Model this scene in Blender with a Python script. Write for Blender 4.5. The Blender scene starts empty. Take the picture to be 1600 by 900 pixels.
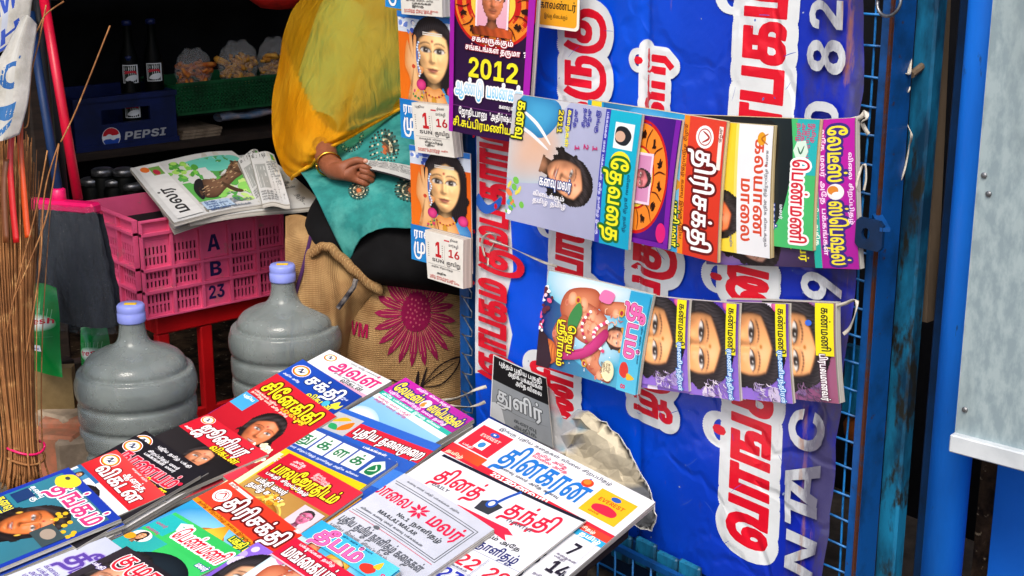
import bpy, math, random
import numpy as np
from mathutils import Vector, Matrix
from mathutils.geometry import delaunay_2d_cdt, tessellate_polygon

# ------------------------------------------------------------------ camera, sky, sun
S = bpy.context.scene
COL = S.collection
FPX, PITCH, YAW, EYE = 2300.0, math.radians(15.85), math.radians(39.5), 1.45
cam = bpy.data.cameras.new('camera'); camo = bpy.data.objects.new('camera', cam); COL.objects.link(camo)
cam.sensor_width = 36; cam.lens = 36 * FPX / 1600; cam.clip_start = .05; cam.clip_end = 500
camo.location = (0, 0, EYE); camo.rotation_euler = (math.pi/2 - PITCH, 0, -YAW)
S.camera = camo
w = bpy.data.worlds.new('World'); S.world = w; w.use_nodes = True
nt = w.node_tree
sky = nt.nodes.new('ShaderNodeTexSky'); sky.sky_type = 'NISHITA'; sky.sun_disc = False
SUN_EL, SUN_AZ = math.radians(50), math.radians(-128)      # behind the photographer's left shoulder, through thin cloud
sky.sun_elevation = SUN_EL; sky.sun_rotation = SUN_AZ
sky.air_density = 1.0; sky.dust_density = 4.0; sky.ozone_density = .6
bg = nt.nodes['Background']; bg.inputs['Strength'].default_value = .15
nt.links.new(sky.outputs[0], bg.inputs['Color'])
sl = bpy.data.lights.new('sun', 'SUN'); sl.energy = 1.5; sl.angle = math.radians(25); sl.color = (1, .95, .88)
so = bpy.data.objects.new('sun', sl); COL.objects.link(so)
sd = Vector((math.sin(SUN_AZ)*math.cos(SUN_EL), math.cos(SUN_AZ)*math.cos(SUN_EL), math.sin(SUN_EL)))
so.rotation_euler = sd.to_track_quat('Z', 'Y').to_euler()
so.location = (-3, -4, 8)
S.view_settings.view_transform = 'Standard'; S.view_settings.look = 'None'
S.view_settings.exposure = 0.5; S.view_settings.gamma = 1.0; S.view_settings.use_curve_mapping = False
S.cycles.use_denoising = True

# ------------------------------------------------------------------ geometry of the view
_fw = np.array([math.sin(YAW)*math.cos(PITCH), math.cos(YAW)*math.cos(PITCH), -math.sin(PITCH)])
_rt = np.array([math.cos(YAW), -math.sin(YAW), 0.]); _up = np.cross(_rt, _fw); EYEP = np.array([0, 0, EYE])
AX, AY, AZ = np.eye(3)
def ray(x, y): return _fw + _rt*(x-800)/FPX - _up*(y-450)/FPX
def at(x, y, t): return EYEP + ray(x, y)*t
def on(x, y, p, n): d = ray(x, y); return EYEP + d*(np.dot(np.asarray(p, float)-EYEP, n)/np.dot(d, n))
def onX(x, y, v): return on(x, y, (v, 0, 0), AX)
def onY(x, y, v): return on(x, y, (0, v, 0), AY)
def onZ(x, y, v): return on(x, y, (0, 0, v), AZ)
def unit(v): v = np.asarray(v, float); return v/np.linalg.norm(v)

# ------------------------------------------------------------------ objects
def tag(o, label=None, cat=None, group=None, kind=None):
    if label: o['label'] = label
    if cat: o['category'] = cat
    if group: o['group'] = group
    if kind: o['kind'] = kind
    return o
def thing(name, label, cat, loc, group=None):
    o = bpy.data.objects.new(name, None); COL.objects.link(o); o.location = tuple(map(float, loc)); o.empty_display_size = .05
    return tag(o, label, cat, group)
def wloc(o):
    l = np.array(o.location)
    return l + wloc(o.parent) if o.parent else l
def mesh(name, V, F, mat, parent=None, smooth=False, cols=None):
    V = np.asarray(V, float).reshape(-1, 3)
    if parent is not None: org = wloc(parent)
    else: org = np.array([V[:, 0].mean(), V[:, 1].mean(), V[:, 2].min()])
    me = bpy.data.meshes.new(name)
    if isinstance(F, np.ndarray):
        n = len(F); k = F.shape[1]
        me.vertices.add(len(V)); me.vertices.foreach_set('co', (V-org).ravel())
        me.loops.add(n*k); me.loops.foreach_set('vertex_index', F.ravel().astype(np.int32))
        me.polygons.add(n); me.polygons.foreach_set('loop_start', np.arange(0, n*k, k, dtype=np.int32))
        me.update(calc_edges=True)
    else:
        me.from_pydata((V-org).tolist(), [], F)
    if cols is not None:
        ca = me.color_attributes.new('print', 'FLOAT_COLOR', 'POINT')
        ca.data.foreach_set('color', np.hstack([cols, np.ones((len(V), 1))]).ravel())
    me.materials.append(mat)
    if smooth: me.polygons.foreach_set('use_smooth', [True]*len(me.polygons))
    o = bpy.data.objects.new(name, me); COL.objects.link(o)
    if parent is not None: o.parent = parent
    else: o.location = org
    return o
class MB:
    def __init__(s): s.V = []; s.F = []
    def add(s, V, F):
        b = len(s.V); s.V += [tuple(map(float, v)) for v in V]; s.F += [tuple(int(i)+b for i in f) for f in F]; return s
    def box(s, c, size, ax=None, bev=0.0):
        ax = np.eye(3) if ax is None else np.asarray(ax, float)
        hx, hy, hz = np.asarray(size, float)/2; c = np.asarray(c, float)
        if bev <= 0:
            P = [c+ax[0]*x*hx+ax[1]*y*hy+ax[2]*z*hz for x, y, z in [(-1,-1,-1),(1,-1,-1),(1,1,-1),(-1,1,-1),(-1,-1,1),(1,-1,1),(1,1,1),(-1,1,1)]]
            return s.add(P, [(3,2,1,0),(4,5,6,7),(0,1,5,4),(1,2,6,5),(2,3,7,6),(3,0,4,7)])
        b = min(bev, hx*.9, hy*.9, hz*.9); P = []; idx = {}
        for sx in (-1, 1):
            for sy in (-1, 1):
                for sz in (-1, 1):
                    for k, (x, y, z) in enumerate([(hx, hy-b, hz-b), (hx-b, hy, hz-b), (hx-b, hy-b, hz)]):
                        idx[sx, sy, sz, k] = len(P); P.append(c+ax[0]*sx*x+ax[1]*sy*y+ax[2]*sz*z)
        F = []
        for d in range(3):
            for sg in (-1, 1):
                q = []
                for a, bb in [(-1,-1),(1,-1),(1,1),(-1,1)]:
                    k = [0, 0, 0]; k[d] = sg; k[(d+1) % 3] = a; k[(d+2) % 3] = bb; q.append(idx[k[0], k[1], k[2], d])
                F.append(q if sg > 0 else q[::-1])
        for d in range(3):
            e, f = (d+1) % 3, (d+2) % 3
            for a in (-1, 1):
                for bb in (-1, 1):
                    q = []
                    for t, kk in [(-1, e), (1, e), (1, f), (-1, f)]:
                        k = [0, 0, 0]; k[d] = t; k[e] = a; k[f] = bb; q.append(idx[k[0], k[1], k[2], kk])
                    F.append(q if a*bb > 0 else q[::-1])
        for sx in (-1, 1):
            for sy in (-1, 1):
                for sz in (-1, 1):
                    q = [idx[sx, sy, sz, k] for k in range(3)]; F.append(q if sx*sy*sz > 0 else q[::-1])
        return s.add(P, F)
    def bar(s, a, b, wd, ht, upv=AZ, bev=0.0):
        a, b = np.asarray(a, float), np.asarray(b, float); d = b-a; L = np.linalg.norm(d); d = d/L
        y = unit(np.cross(upv, d)); z = np.cross(d, y)
        return s.box((a+b)/2, (L, wd, ht), (d, y, z), bev)
    def tube(s, P, r, n=8, cap=True):
        P = np.asarray(P, float); m = len(P); R = np.full(m, r, float) if np.isscalar(r) else np.asarray(r, float)
        T = np.gradient(P, axis=0); T /= np.linalg.norm(T, axis=1)[:, None]+1e-12
        u = np.cross(T[0], AZ if abs(T[0][2]) < .9 else AX); u /= np.linalg.norm(u); V = []
        for i in range(m):
            u = u - T[i]*np.dot(u, T[i]); u /= np.linalg.norm(u)+1e-12; v = np.cross(T[i], u)
            for k in range(n):
                a = 2*math.pi*k/n; V.append(P[i]+R[i]*(u*math.cos(a)+v*math.sin(a)))
        F = [(i*n+k, i*n+(k+1) % n, (i+1)*n+(k+1) % n, (i+1)*n+k) for i in range(m-1) for k in range(n)]
        if cap: F += [tuple(range(n))[::-1], tuple((m-1)*n+k for k in range(n))]
        return s.add(V, F)
    def lathe(s, prof, c, n=32, axis=AZ):
        c = np.asarray(c, float); z = unit(axis); x = unit(np.cross(z, AY if abs(z[1]) < .9 else AX)); y = np.cross(z, x); V = []
        for r, h in prof:
            for k in range(n):
                a = 2*math.pi*k/n; V.append(c+z*h+(x*math.cos(a)+y*math.sin(a))*r)
        m = len(prof)
        F = [(i*n+k, i*n+(k+1) % n, (i+1)*n+(k+1) % n, (i+1)*n+k) for i in range(m-1) for k in range(n)]
        if prof[0][0] > 1e-5: F.append(tuple(range(n))[::-1])
        if prof[-1][0] > 1e-5: F.append(tuple((m-1)*n+k for k in range(n)))
        return s.add(V, F)
    def grid(s, G):
        G = np.asarray(G, float); a, b = G.shape[:2]
        return s.add(G.reshape(-1, 3), [(i*b+j, i*b+j+1, (i+1)*b+j+1, (i+1)*b+j) for i in range(a-1) for j in range(b-1)])
    def put(s, name, mat, parent=None, smooth=False): return mesh(name, s.V, s.F, mat, parent, smooth)
def spline(P, n=8, closed=False):
    P = np.asarray(P, float); m = len(P); out = []
    rng = range(m if closed else m-1)
    for i in rng:
        g = (lambda k: P[k % m]) if closed else (lambda k: P[min(max(k, 0), m-1)])
        a, b, c, d = g(i-1), g(i), g(i+1), g(i+2)
        for t in np.linspace(0, 1, n, endpoint=False):
            out.append(.5*(2*b+(c-a)*t+(2*a-5*b+4*c-d)*t*t+(3*b-a-3*c+d)*t**3))
    if not closed: out.append(P[-1])
    return np.array(out)
def bicubic(ctrl, nu, nv):
    R = np.array([spline(r, nu) for r in np.asarray(ctrl, float)])
    return np.array([spline(R[:, j], nv) for j in range(R.shape[1])]).transpose(1, 0, 2)

# ------------------------------------------------------------------ materials
def lin(h):
    if not isinstance(h, str): return np.asarray(h, float)
    h = h.lstrip('#'); c = np.array([int(h[i:i+2], 16)/255 for i in (0, 2, 4)])
    return np.where(c <= .04045, c/12.92, ((c+.055)/1.055)**2.4)
def rgba(h): return tuple(lin(h))+(1,)
def mat_base(name, rough=.5, spec=.5):
    m = bpy.data.materials.new(name); m.use_nodes = True; n = m.node_tree.nodes; b = n['Principled BSDF']
    b.inputs['Roughness'].default_value = rough; b.inputs['Specular IOR Level'].default_value = spec
    return m, m.node_tree, b
def mat(name, col, rough=.5, spec=.5, col2=None, scale=20, mix=(.4, .65), bump=0, bscale=None, metal=0, stretch=(1, 1, 1), detail=6, col3=None, scale3=4, mix3=(.55, .7), trans=0, emis=None, coat=0):
    m, t, b = mat_base(name, rough, spec); N = t.nodes; L = t.links
    b.inputs['Metallic'].default_value = metal
    if coat: b.inputs['Coat Weight'].default_value = coat
    tc = N.new('ShaderNodeTexCoord'); mp = N.new('ShaderNodeMapping'); mp.inputs['Scale'].default_value = stretch
    L.new(tc.outputs['Object'], mp.inputs['Vector'])
    def noise(sc, det=detail):
        n = N.new('ShaderNodeTexNoise'); n.inputs['Scale'].default_value = sc; n.inputs['Detail'].default_value = det; n.inputs['Roughness'].default_value = .62
        L.new(mp.outputs[0], n.inputs['Vector']); return n
    out = None
    def layer(prev, c, sc, mx):
        r = N.new('ShaderNodeMapRange'); r.inputs['From Min'].default_value = mx[0]; r.inputs['From Max'].default_value = mx[1]
        L.new(noise(sc).outputs['Fac'], r.inputs['Value'])
        x = N.new('ShaderNodeMix'); x.data_type = 'RGBA'; L.new(r.outputs[0], x.inputs['Factor'])
        if prev is None: x.inputs[6].default_value = rgba(col)
        else: L.new(prev, x.inputs[6])
        x.inputs[7].default_value = rgba(c); return x.outputs[2]
    if col2: out = layer(None, col2, scale, mix)
    if col3: out = layer(out, col3, scale3, mix3)
    if out is not None: L.new(out, b.inputs['Base Color'])
    else: b.inputs['Base Color'].default_value = rgba(col)
    if bump:
        bp = N.new('ShaderNodeBump'); bp.inputs['Strength'].default_value = bump; bp.inputs['Distance'].default_value = .004
        L.new(noise(bscale or scale*2).outputs['Fac'], bp.inputs['Height']); L.new(bp.outputs[0], b.inputs['Normal'])
    if trans: b.inputs['Transmission Weight'].default_value = trans
    return m
def print_mat(name, rough=.38, spec=.45, dirt=.12, dscale=14, bump=0):
    m, t, b = mat_base(name, rough, spec); N = t.nodes; L = t.links
    a = N.new('ShaderNodeAttribute'); a.attribute_name = 'print'
    tc = N.new('ShaderNodeTexCoord'); n = N.new('ShaderNodeTexNoise'); n.inputs['Scale'].default_value = dscale; n.inputs['Detail'].default_value = 8
    L.new(tc.outputs['Object'], n.inputs['Vector'])
    r = N.new('ShaderNodeMapRange'); r.inputs['From Min'].default_value = .35; r.inputs['From Max'].default_value = .75
    r.inputs['To Min'].default_value = 1; r.inputs['To Max'].default_value = 1-dirt
    L.new(n.outputs['Fac'], r.inputs['Value'])
    x = N.new('ShaderNodeMix'); x.data_type = 'RGBA'; x.blend_type = 'MULTIPLY'; x.inputs['Factor'].default_value = 1
    L.new(a.outputs['Color'], x.inputs[6]); L.new(r.outputs[0], x.inputs[7]); L.new(x.outputs[2], b.inputs['Base Color'])
    if bump:
        bp = N.new('ShaderNodeBump'); bp.inputs['Strength'].default_value = bump; bp.inputs['Distance'].default_value = .01
        L.new(n.outputs['Fac'], bp.inputs['Height']); L.new(bp.outputs[0], b.inputs['Normal'])
    return m
PRINT = print_mat('glossy_print', .34, .5, .08)
NEWS = print_mat('newsprint', .8, .2, .10, 30)
VINYL = print_mat('vinyl_banner', .36, .5, .16, 8, .55)
def grimy(m):
    """dust and rust stains on the banner, kept in two attributes of its mesh"""
    t = m.node_tree; N = t.nodes; L = t.links; b = N['Principled BSDF']; src = b.inputs['Base Color'].links[0].from_socket; tc = N.new('ShaderNodeTexCoord')
    for att, c1, c2, st in (('grime', '#565064', '#2a2748', (16, 16, 5)), ('rust', '#b5814f', '#8a5228', (60, 60, 9))):
        a = N.new('ShaderNodeAttribute'); a.attribute_name = att; mp = N.new('ShaderNodeMapping'); mp.inputs['Scale'].default_value = st; L.new(tc.outputs['Object'], mp.inputs[0])
        n = N.new('ShaderNodeTexNoise'); n.inputs['Scale'].default_value = 1; n.inputs['Detail'].default_value = 9; n.inputs['Roughness'].default_value = .68; L.new(mp.outputs[0], n.inputs[0])
        s = N.new('ShaderNodeMath'); s.operation = 'MULTIPLY_ADD'; L.new(a.outputs['Fac'], s.inputs[0]); s.inputs[1].default_value = .62; cn = N.new('ShaderNodeMath'); cn.operation = 'MULTIPLY_ADD'; cn.inputs[1].default_value = 2.2; cn.inputs[2].default_value = -.62; L.new(n.outputs[0], cn.inputs[0]); L.new(cn.outputs[0], s.inputs[2])
        r = N.new('ShaderNodeMapRange'); r.inputs[1].default_value = .84; r.inputs[2].default_value = 1.3; r.inputs[4].default_value = .85; L.new(s.outputs[0], r.inputs[0])
        k = N.new('ShaderNodeMix'); k.data_type = 'RGBA'; k.inputs[6].default_value = rgba(c1); k.inputs[7].default_value = rgba(c2); L.new(n.outputs[0], k.inputs[0])
        x = N.new('ShaderNodeMix'); x.data_type = 'RGBA'; L.new(r.outputs[0], x.inputs[0]); L.new(src, x.inputs[6]); L.new(k.outputs[2], x.inputs[7]); src = x.outputs[2]
    L.new(src, b.inputs['Base Color'])
    # creases of a sheet that was folded and pulled about
    nz = N.new('ShaderNodeTexNoise'); nz.inputs['Scale'].default_value = 3; nz.inputs['Detail'].default_value = 4; L.new(tc.outputs['Object'], nz.inputs[0]); ad = N.new('ShaderNodeMix'); ad.data_type = 'RGBA'; ad.inputs[0].default_value = .28; L.new(tc.outputs['Object'], ad.inputs[6]); L.new(nz.outputs[1], ad.inputs[7])
    vo = N.new('ShaderNodeTexVoronoi'); vo.feature = 'DISTANCE_TO_EDGE'; vo.inputs['Scale'].default_value = 7; L.new(ad.outputs[2], vo.inputs[0]); mr = N.new('ShaderNodeMapRange'); mr.inputs[2].default_value = .09; mr.interpolation_type = 'SMOOTHSTEP'; L.new(vo.outputs['Distance'], mr.inputs[0])
    b2 = N.new('ShaderNodeBump'); b2.inputs['Strength'].default_value = .5; b2.inputs['Distance'].default_value = .004; L.new(mr.outputs[0], b2.inputs['Height']); L.new(b.inputs['Normal'].links[0].from_socket, b2.inputs['Normal']); L.new(b2.outputs[0], b.inputs['Normal']); b.inputs['Roughness'].default_value = .3
grimy(VINYL)
CLOTHPRINT = print_mat('cloth_print', .9, .1, .3, 40)
TORN = print_mat('torn_paper', .85, .2, .16, 30, .35)
DULLPRINT = print_mat('dull_print', .6, .3, .35, 10)
def page_mat(name, c1, c2):
    m, t, b = mat_base(name, .8, .2); N = t.nodes; L = t.links
    g = N.new('ShaderNodeNewGeometry'); w_ = N.new('ShaderNodeTexNoise'); mp = N.new('ShaderNodeMapping'); mp.inputs['Scale'].default_value = (3, 3, 3)
    a = N.new('ShaderNodeAttribute'); a.attribute_name = 'depth'
    cx = N.new('ShaderNodeCombineXYZ'); L.new(a.outputs['Fac'], cx.inputs[2])
    ms = N.new('ShaderNodeVectorMath'); ms.operation = 'MULTIPLY_ADD'; ms.inputs[1].default_value = (1, 1, 1)
    sc = N.new('ShaderNodeVectorMath'); sc.operation = 'SCALE'; sc.inputs['Scale'].default_value = 2.5; L.new(g.outputs['Position'], sc.inputs[0])
    L.new(cx.outputs[0], ms.inputs[0]); L.new(sc.outputs[0], ms.inputs[2])
    L.new(ms.outputs[0], w_.inputs['Vector']); w_.inputs['Scale'].default_value = 1.0; w_.inputs['Detail'].default_value = 4
    r = N.new('ShaderNodeValToRGB'); r.color_ramp.elements[0].position = .38; r.color_ramp.elements[1].position = .62
    r.color_ramp.elements[0].color = rgba(c1); r.color_ramp.elements[1].color = rgba(c2)
    L.new(w_.outputs['Fac'], r.inputs['Fac']); L.new(r.outputs[0], b.inputs['Base Color']); return m
PAGES = page_mat('page_edges', '#77736c', '#d6d3ca')
PAGES_OLD = page_mat('yellowed_page_edges', '#94804f', '#d9caa2')

# ------------------------------------------------------------------ lettering: glyph outlines as point steps (1/100 em) and shaped words
GLY=[
(1157,[[28,-1,-13,3,-4,3,-5,9,-2,10,1,7,4,12,8,8,11,5,13,2,16,-3,6,-3,8,-8,2,-5,2,-11,-1,-9,-2,-8,20,0,0,45,16,0,0,-56,-53,0,0,9,4,12,0,11,-5,9,-8,5,-12,-1,-6,-2,-7,-8,-2,-12,1,-8,1,-2,4,-3,6,1,2,2,1,4,-2,5,-5,2,-4,0,-9,-7,-3,9,9,6,11,3,9,-2,7,-6,2,-10,-2,-9,-7,-7]]),
(703,[[8,0,0,56,61,0,0,-11,-14,0,0,-45,-16,0,0,45,-15,0,0,-45]]),
(1200,[[8,0,0,56,66,0,0,-11,-21,0,0,-12,6,3,8,0,10,-2,4,-3,3,-6,0,-7,-2,-7,22,0,0,-11,-67,0,0,11,29,0,3,7,-2,6,-5,1,-9,-3,0,-6,-16,0,0,29,-13,0,0,-45],[89,0,-2,11,9,0,0,45,16,0,0,-56],[60,66,-6,2,-3,7,3,6,6,2,6,-2,3,-6,-3,-7]]),
(930,[[30,-1,-10,1,-9,3,-4,4,-2,4,-1,6,1,5,2,4,4,4,7,3,11,2,35,0,9,-1,9,-4,5,-6,2,-3,0,-10,-2,-4,-7,-6,-5,-2,-9,0,-9,1,3,11,9,0,4,3,1,3,-1,4,-6,3,-39,0,-5,-1,-3,-3,0,-3,0,-3,3,-2,3,-2,8,0,6,3,1,2,2,9,0,21,-15,0,0,-15,-14,-1,0,27,63,0,0,-11,-18,0,-1,-27,-1,-5,-4,-7,-10,-6]]),
(313,[[-8,85,10,-1,9,-4,6,-6,4,-7,3,-15,0,-52,-16,0,-1,60,-3,8,-2,2,-7,4,-10,-2,-3,-3,-1,-8,3,-9,-16,0,-2,5,0,12,4,8,8,5]]),
(988,[[66,58,5,-1,10,-3,4,-4,6,-8,2,-11,0,-15,-1,-6,-4,-11,-6,-8,-9,-5,-17,-3,-29,-1,-4,-1,-3,-3,0,-9,-16,-1,0,13,1,4,5,5,11,4,29,0,15,3,8,7,3,5,2,9,-1,13,-3,10,-6,5,-8,0,-3,-3,-2,-5,-1,-38,-16,0,0,39,-3,6,-6,1,-3,-2,-2,-5,-1,-39,-16,0,1,37,1,8,5,8,10,4,9,0,8,-3,8,-10,-5,1,5,7,7,4],[49,66,-6,2,-2,7,2,6,6,2,7,-2,2,-6,-2,-7]]),
(1191,[[94,34,11,-3,4,-3,5,-9,1,-9,-2,-14,-2,-6,-7,-9,-9,-7,-18,-5,-23,-1,-17,3,-14,7,-7,6,-6,9,-4,10,-1,14,2,15,5,14,7,12,13,-8,-6,-10,-5,-17,0,-13,2,-9,7,-11,12,-8,12,-2,17,0,12,3,9,6,5,9,2,5,-1,14,-3,4,-5,1,-6,-1,-5,-3,0,11,6,3],[37,0,0,56,61,0,0,-11,-14,0,0,-45,-17,0,0,45,-14,0,0,-45]]),
(1195,[[57,-1,-14,2,-9,6,-2,4,-1,6,1,5,2,4,4,4,6,3,12,2,29,0,11,-3,11,-6,7,-10,2,-11,-2,-10,-5,-10,-9,-9,-11,-5,-15,-3,-19,0,-16,3,-12,4,-8,6,-6,8,-4,6,-3,13,-1,14,2,10,5,14,7,12,12,-8,-6,-10,-3,-12,-2,-11,1,-11,5,-11,7,-8,9,-5,12,-2,19,0,11,3,10,6,3,5,2,11,0,6,-3,5,-3,4,-10,4,-28,0,-5,-1,-3,-3,-1,-3,1,-3,2,-2,4,-1,8,-1,5,3,2,2,2,9,0,21,-15,0,0,-17,-14,-1,0,29,63,0,0,-11,-19,0,0,-27,-1,-5,-4,-7,-10,-6]]),
(748,[[8,0,0,56,16,0,0,-45,49,0,0,-11]]),
(838,[[8,0,0,56,16,0,0,-45,36,0,0,45,16,0,0,-56]]),
(1194,[[28,-1,-7,1,-6,2,-4,3,-5,9,-1,16,2,9,3,5,10,9,6,2,13,3,14,-3,13,-7,-7,-12,-8,7,-6,2,-6,1,-11,-3,-7,-8,-2,-5,0,-7,1,-8,3,-4,4,-1,5,2,2,5,-2,5,-5,2,-7,-2,-6,-5,-3,9,9,6,5,2,11,0,8,-4,3,-3,2,-10,-2,-9,-7,-7],[57,0,0,46,2,2,1,8,58,0,0,-11,-14,0,0,-45,-16,0,0,45,-14,0,0,-45]]),
(703,[[32,-21,-10,9,17,15,0,42,-15,0,0,-45,-16,0,0,56,61,0,0,-11,-14,0,0,-45],[35,66,-6,2,-3,7,3,6,6,2,6,-2,3,-6,-3,-7]]),
(1363,[[111,34,11,-3,4,-3,4,-5,2,-14,0,-6,-3,-10,-6,-9,-12,-9,-15,-5,-17,-2,-24,1,-18,4,-10,5,-9,7,-9,14,-3,11,-1,18,2,10,5,10,8,7,5,2,12,0,8,-4,3,-4,2,-9,-2,-9,-2,-3,-9,-5,-6,0,-10,1,-4,3,-4,4,3,12,6,-7,7,-2,5,1,1,2,0,7,-1,1,-3,2,-6,-3,-4,-9,-1,-19,1,-6,5,-11,7,-8,5,-4,11,-5,15,-2,16,0,11,1,9,4,9,6,4,5,3,13,-2,10,-4,3,-3,0,-7,-2,0,11],[55,0,0,56,60,0,0,-11,-14,0,0,-45,-16,0,0,45,-14,0,0,-45]]),
(1047,[[37,0,0,56,16,0,0,-45,28,0,0,45,16,0,0,-56],[26,-1,-8,1,-5,3,-4,7,-1,6,0,40,16,0,0,-40,2,-4,5,-2,5,2,3,4,0,-12,-6,-4],[52,66,-6,2,-2,7,2,6,6,2,6,-2,3,-6,-3,-7]]),
(1377,[[112,34,7,-1,5,-2,4,-4,5,-10,1,-8,-2,-11,-4,-9,-7,-8,-14,-7,-16,-5,-30,-1,-18,2,-12,4,-10,6,-7,7,-7,13,-2,15,1,12,4,14,9,17,13,-8,-7,-11,-3,-11,-2,-12,3,-15,8,-11,15,-8,16,-2,23,0,16,4,9,7,6,9,2,9,-1,7,-3,5,-3,1,-5,0,-5,-2,-1,11],[56,-1,-12,3,-5,3,-3,5,-3,14,1,11,2,4,6,8,12,7,11,2,18,0,1,-11,-21,-1,-5,-2,-6,-4,-4,-9,0,-14,3,-4,7,-1,4,3,0,4,-1,5,-6,2,-7,-2,-6,-5,-2,9,8,6,6,2,11,0,8,-4,2,-3,3,-10,-3,-9,-7,-7],[86,0,0,45,-5,0,1,11,34,0,0,-11,-14,0,0,-45]]),
(945,[[63,58,11,-2,8,-5,5,-8,3,-10,-1,-13,-3,-10,-7,-6,-7,-3,-16,-1,-48,0,0,56,16,0,0,-45,17,0,0,24,2,11,4,6,3,3],[64,46,-4,-1,-2,-4,-1,-30,8,1,6,3,2,3,1,9,-2,14,-5,5],[47,66,-6,2,-2,7,2,6,6,2,6,-2,3,-6,-3,-7]]),
(1609,[[30,-1,-14,2,-9,6,-2,4,-1,6,1,5,2,4,4,4,12,4,32,1,12,-1,10,-5,5,-4,5,-9,1,-15,-5,-15,-3,-4,-12,-9,-11,-3,-10,-2,-24,1,-11,3,-5,3,-3,4,-1,5,1,5,5,4,5,1,90,0,7,-11,-37,0,-6,1,-50,0,-1,-2,1,-1,8,-2,18,-1,16,4,7,4,5,11,1,9,-3,11,-3,3,-9,4,-33,-1,-3,-1,-2,-3,0,-5,3,-2,3,-1,8,-1,6,3,1,2,2,9,0,21,-15,0,0,-15,-14,-1,0,27,63,0,0,-11,-18,0,-1,-27,-1,-5,-4,-7,-10,-6],[99,-17,0,73,60,0,0,-11,-14,0,0,-62,-16,0,0,62,-14,0,0,-62]]),
(703,[[32,-21,-10,9,17,15,0,42,-15,0,0,-45,-16,0,0,56,61,0,0,-11,-14,0,0,-45]]),
(945,[[63,58,11,-2,8,-5,5,-8,3,-10,-1,-13,-3,-10,-7,-6,-7,-3,-16,-1,-48,0,0,56,16,0,0,-45,17,0,0,24,2,11,4,6,3,3],[64,46,-4,-1,-2,-4,-1,-30,8,1,6,3,2,3,1,9,-2,14,-5,5],[23,-4,8,-1,0,-10,-8,0,-3,-1,0,-3,4,-2,14,1,5,3,6,7,12,1,9,-2,-8,-4,-4,-7,-8,-6,-12,-4,-21,1,-9,5,-3,5,-1,4,2,5,3,4,8,4],[57,-19,-11,7,-4,7,-1,5,16,0,0,-2,2,-3,2,-2,18,0,0,-12]]),
(796,[[49,-1,-18,3,-14,8,-7,8,-2,5,-3,19,1,13,2,5,6,10,13,10,17,5,17,-1,9,-4,4,-4,3,-5,0,-11,-5,-8,-4,-3,-5,-2,-13,0,-5,2,-7,6,-2,5,0,9,4,8,14,0,-5,-8,1,-7,1,-3,5,-1,5,2,1,5,-1,4,-3,4,-6,1,-16,-3,-8,-6,-6,-10,-2,-13,0,-8,5,-11,3,-5,8,-5,13,-3,8,1,4,6,-2,8,-5,2,-4,-2,-2,-3,0,-7,4,-8,-13,0,-4,9,0,9,5,7,3,3,6,2,13,0,5,-2,7,-7,2,-9,-1,-6,-2,-5,-4,-4,-5,-3]]),
(1304,[[28,-1,-13,3,-4,3,-4,5,-2,9,0,12,2,5,2,6,9,8,6,3,11,4,18,0,15,-3,9,-5,7,-5,8,-9,2,-5,2,-11,-1,-6,-1,-5,-7,-7,-11,-2,-7,0,-5,2,-4,4,-5,9,0,11,3,9,9,13,8,6,13,4,6,1,13,-2,10,-5,5,-8,3,-10,0,-11,-2,-11,-4,-9,-2,-3,-14,6,5,10,2,12,-3,10,-5,7,-9,2,-8,-1,-6,-4,-5,-5,-3,-7,-2,-10,2,-7,4,-2,4,1,2,4,-1,11,-2,5,-4,5,-5,4,-10,5,-12,1,-10,-1,-10,-4,-6,-8,-2,-7,0,-7,2,-6,4,-3,4,0,4,3,1,7,-4,4,-7,0,-9,-7,-3,9,9,6,11,3,5,-1,8,-4,3,-3,2,-10,-2,-9,-3,-4,-10,-5]]),
(1135,[[28,-1,-7,1,-6,2,-4,3,-5,9,-2,10,2,10,5,10,4,5,12,6,9,2,12,0,11,-3,7,-6,4,-6,4,-23,2,-6,3,-2,7,-1,4,3,1,3,1,14,-4,14,-6,9,13,8,10,-17,4,-18,-3,-14,-4,-6,-9,-6,-16,-1,-11,4,-6,8,-2,5,-4,22,-6,7,-8,1,-6,-1,-5,-2,-8,-8,-2,-5,0,-11,2,-6,4,-3,6,1,2,2,1,4,-2,5,-5,2,-4,0,-9,-7,-3,9,9,6,11,3,9,-2,7,-6,2,-10,-2,-9,-7,-7]]),
(1377,[[28,-1,-13,3,-4,3,-4,5,-3,14,3,12,6,10,11,7,11,4,12,1,16,-2,10,-4,11,-8,7,-9,3,-5,2,-11,-2,-11,-7,-7,-11,-2,-12,2,-4,4,-5,9,0,5,1,11,9,13,11,8,14,5,46,0,0,-11,-14,0,0,-45,-16,0,0,45,-19,-1,-8,-5,-5,-5,-4,-10,0,-9,1,-3,4,-2,4,1,2,4,-1,11,-2,5,-4,5,-5,4,-10,5,-12,1,-10,-1,-10,-4,-6,-8,-2,-5,0,-9,2,-6,4,-3,4,0,4,3,1,7,-4,4,-7,0,-9,-7,-3,9,9,6,11,3,5,-1,8,-4,3,-3,2,-10,-2,-9,-3,-4,-10,-5],[69,66,-6,2,-3,7,3,6,6,2,6,-2,2,-6,-2,-7]]),
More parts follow.
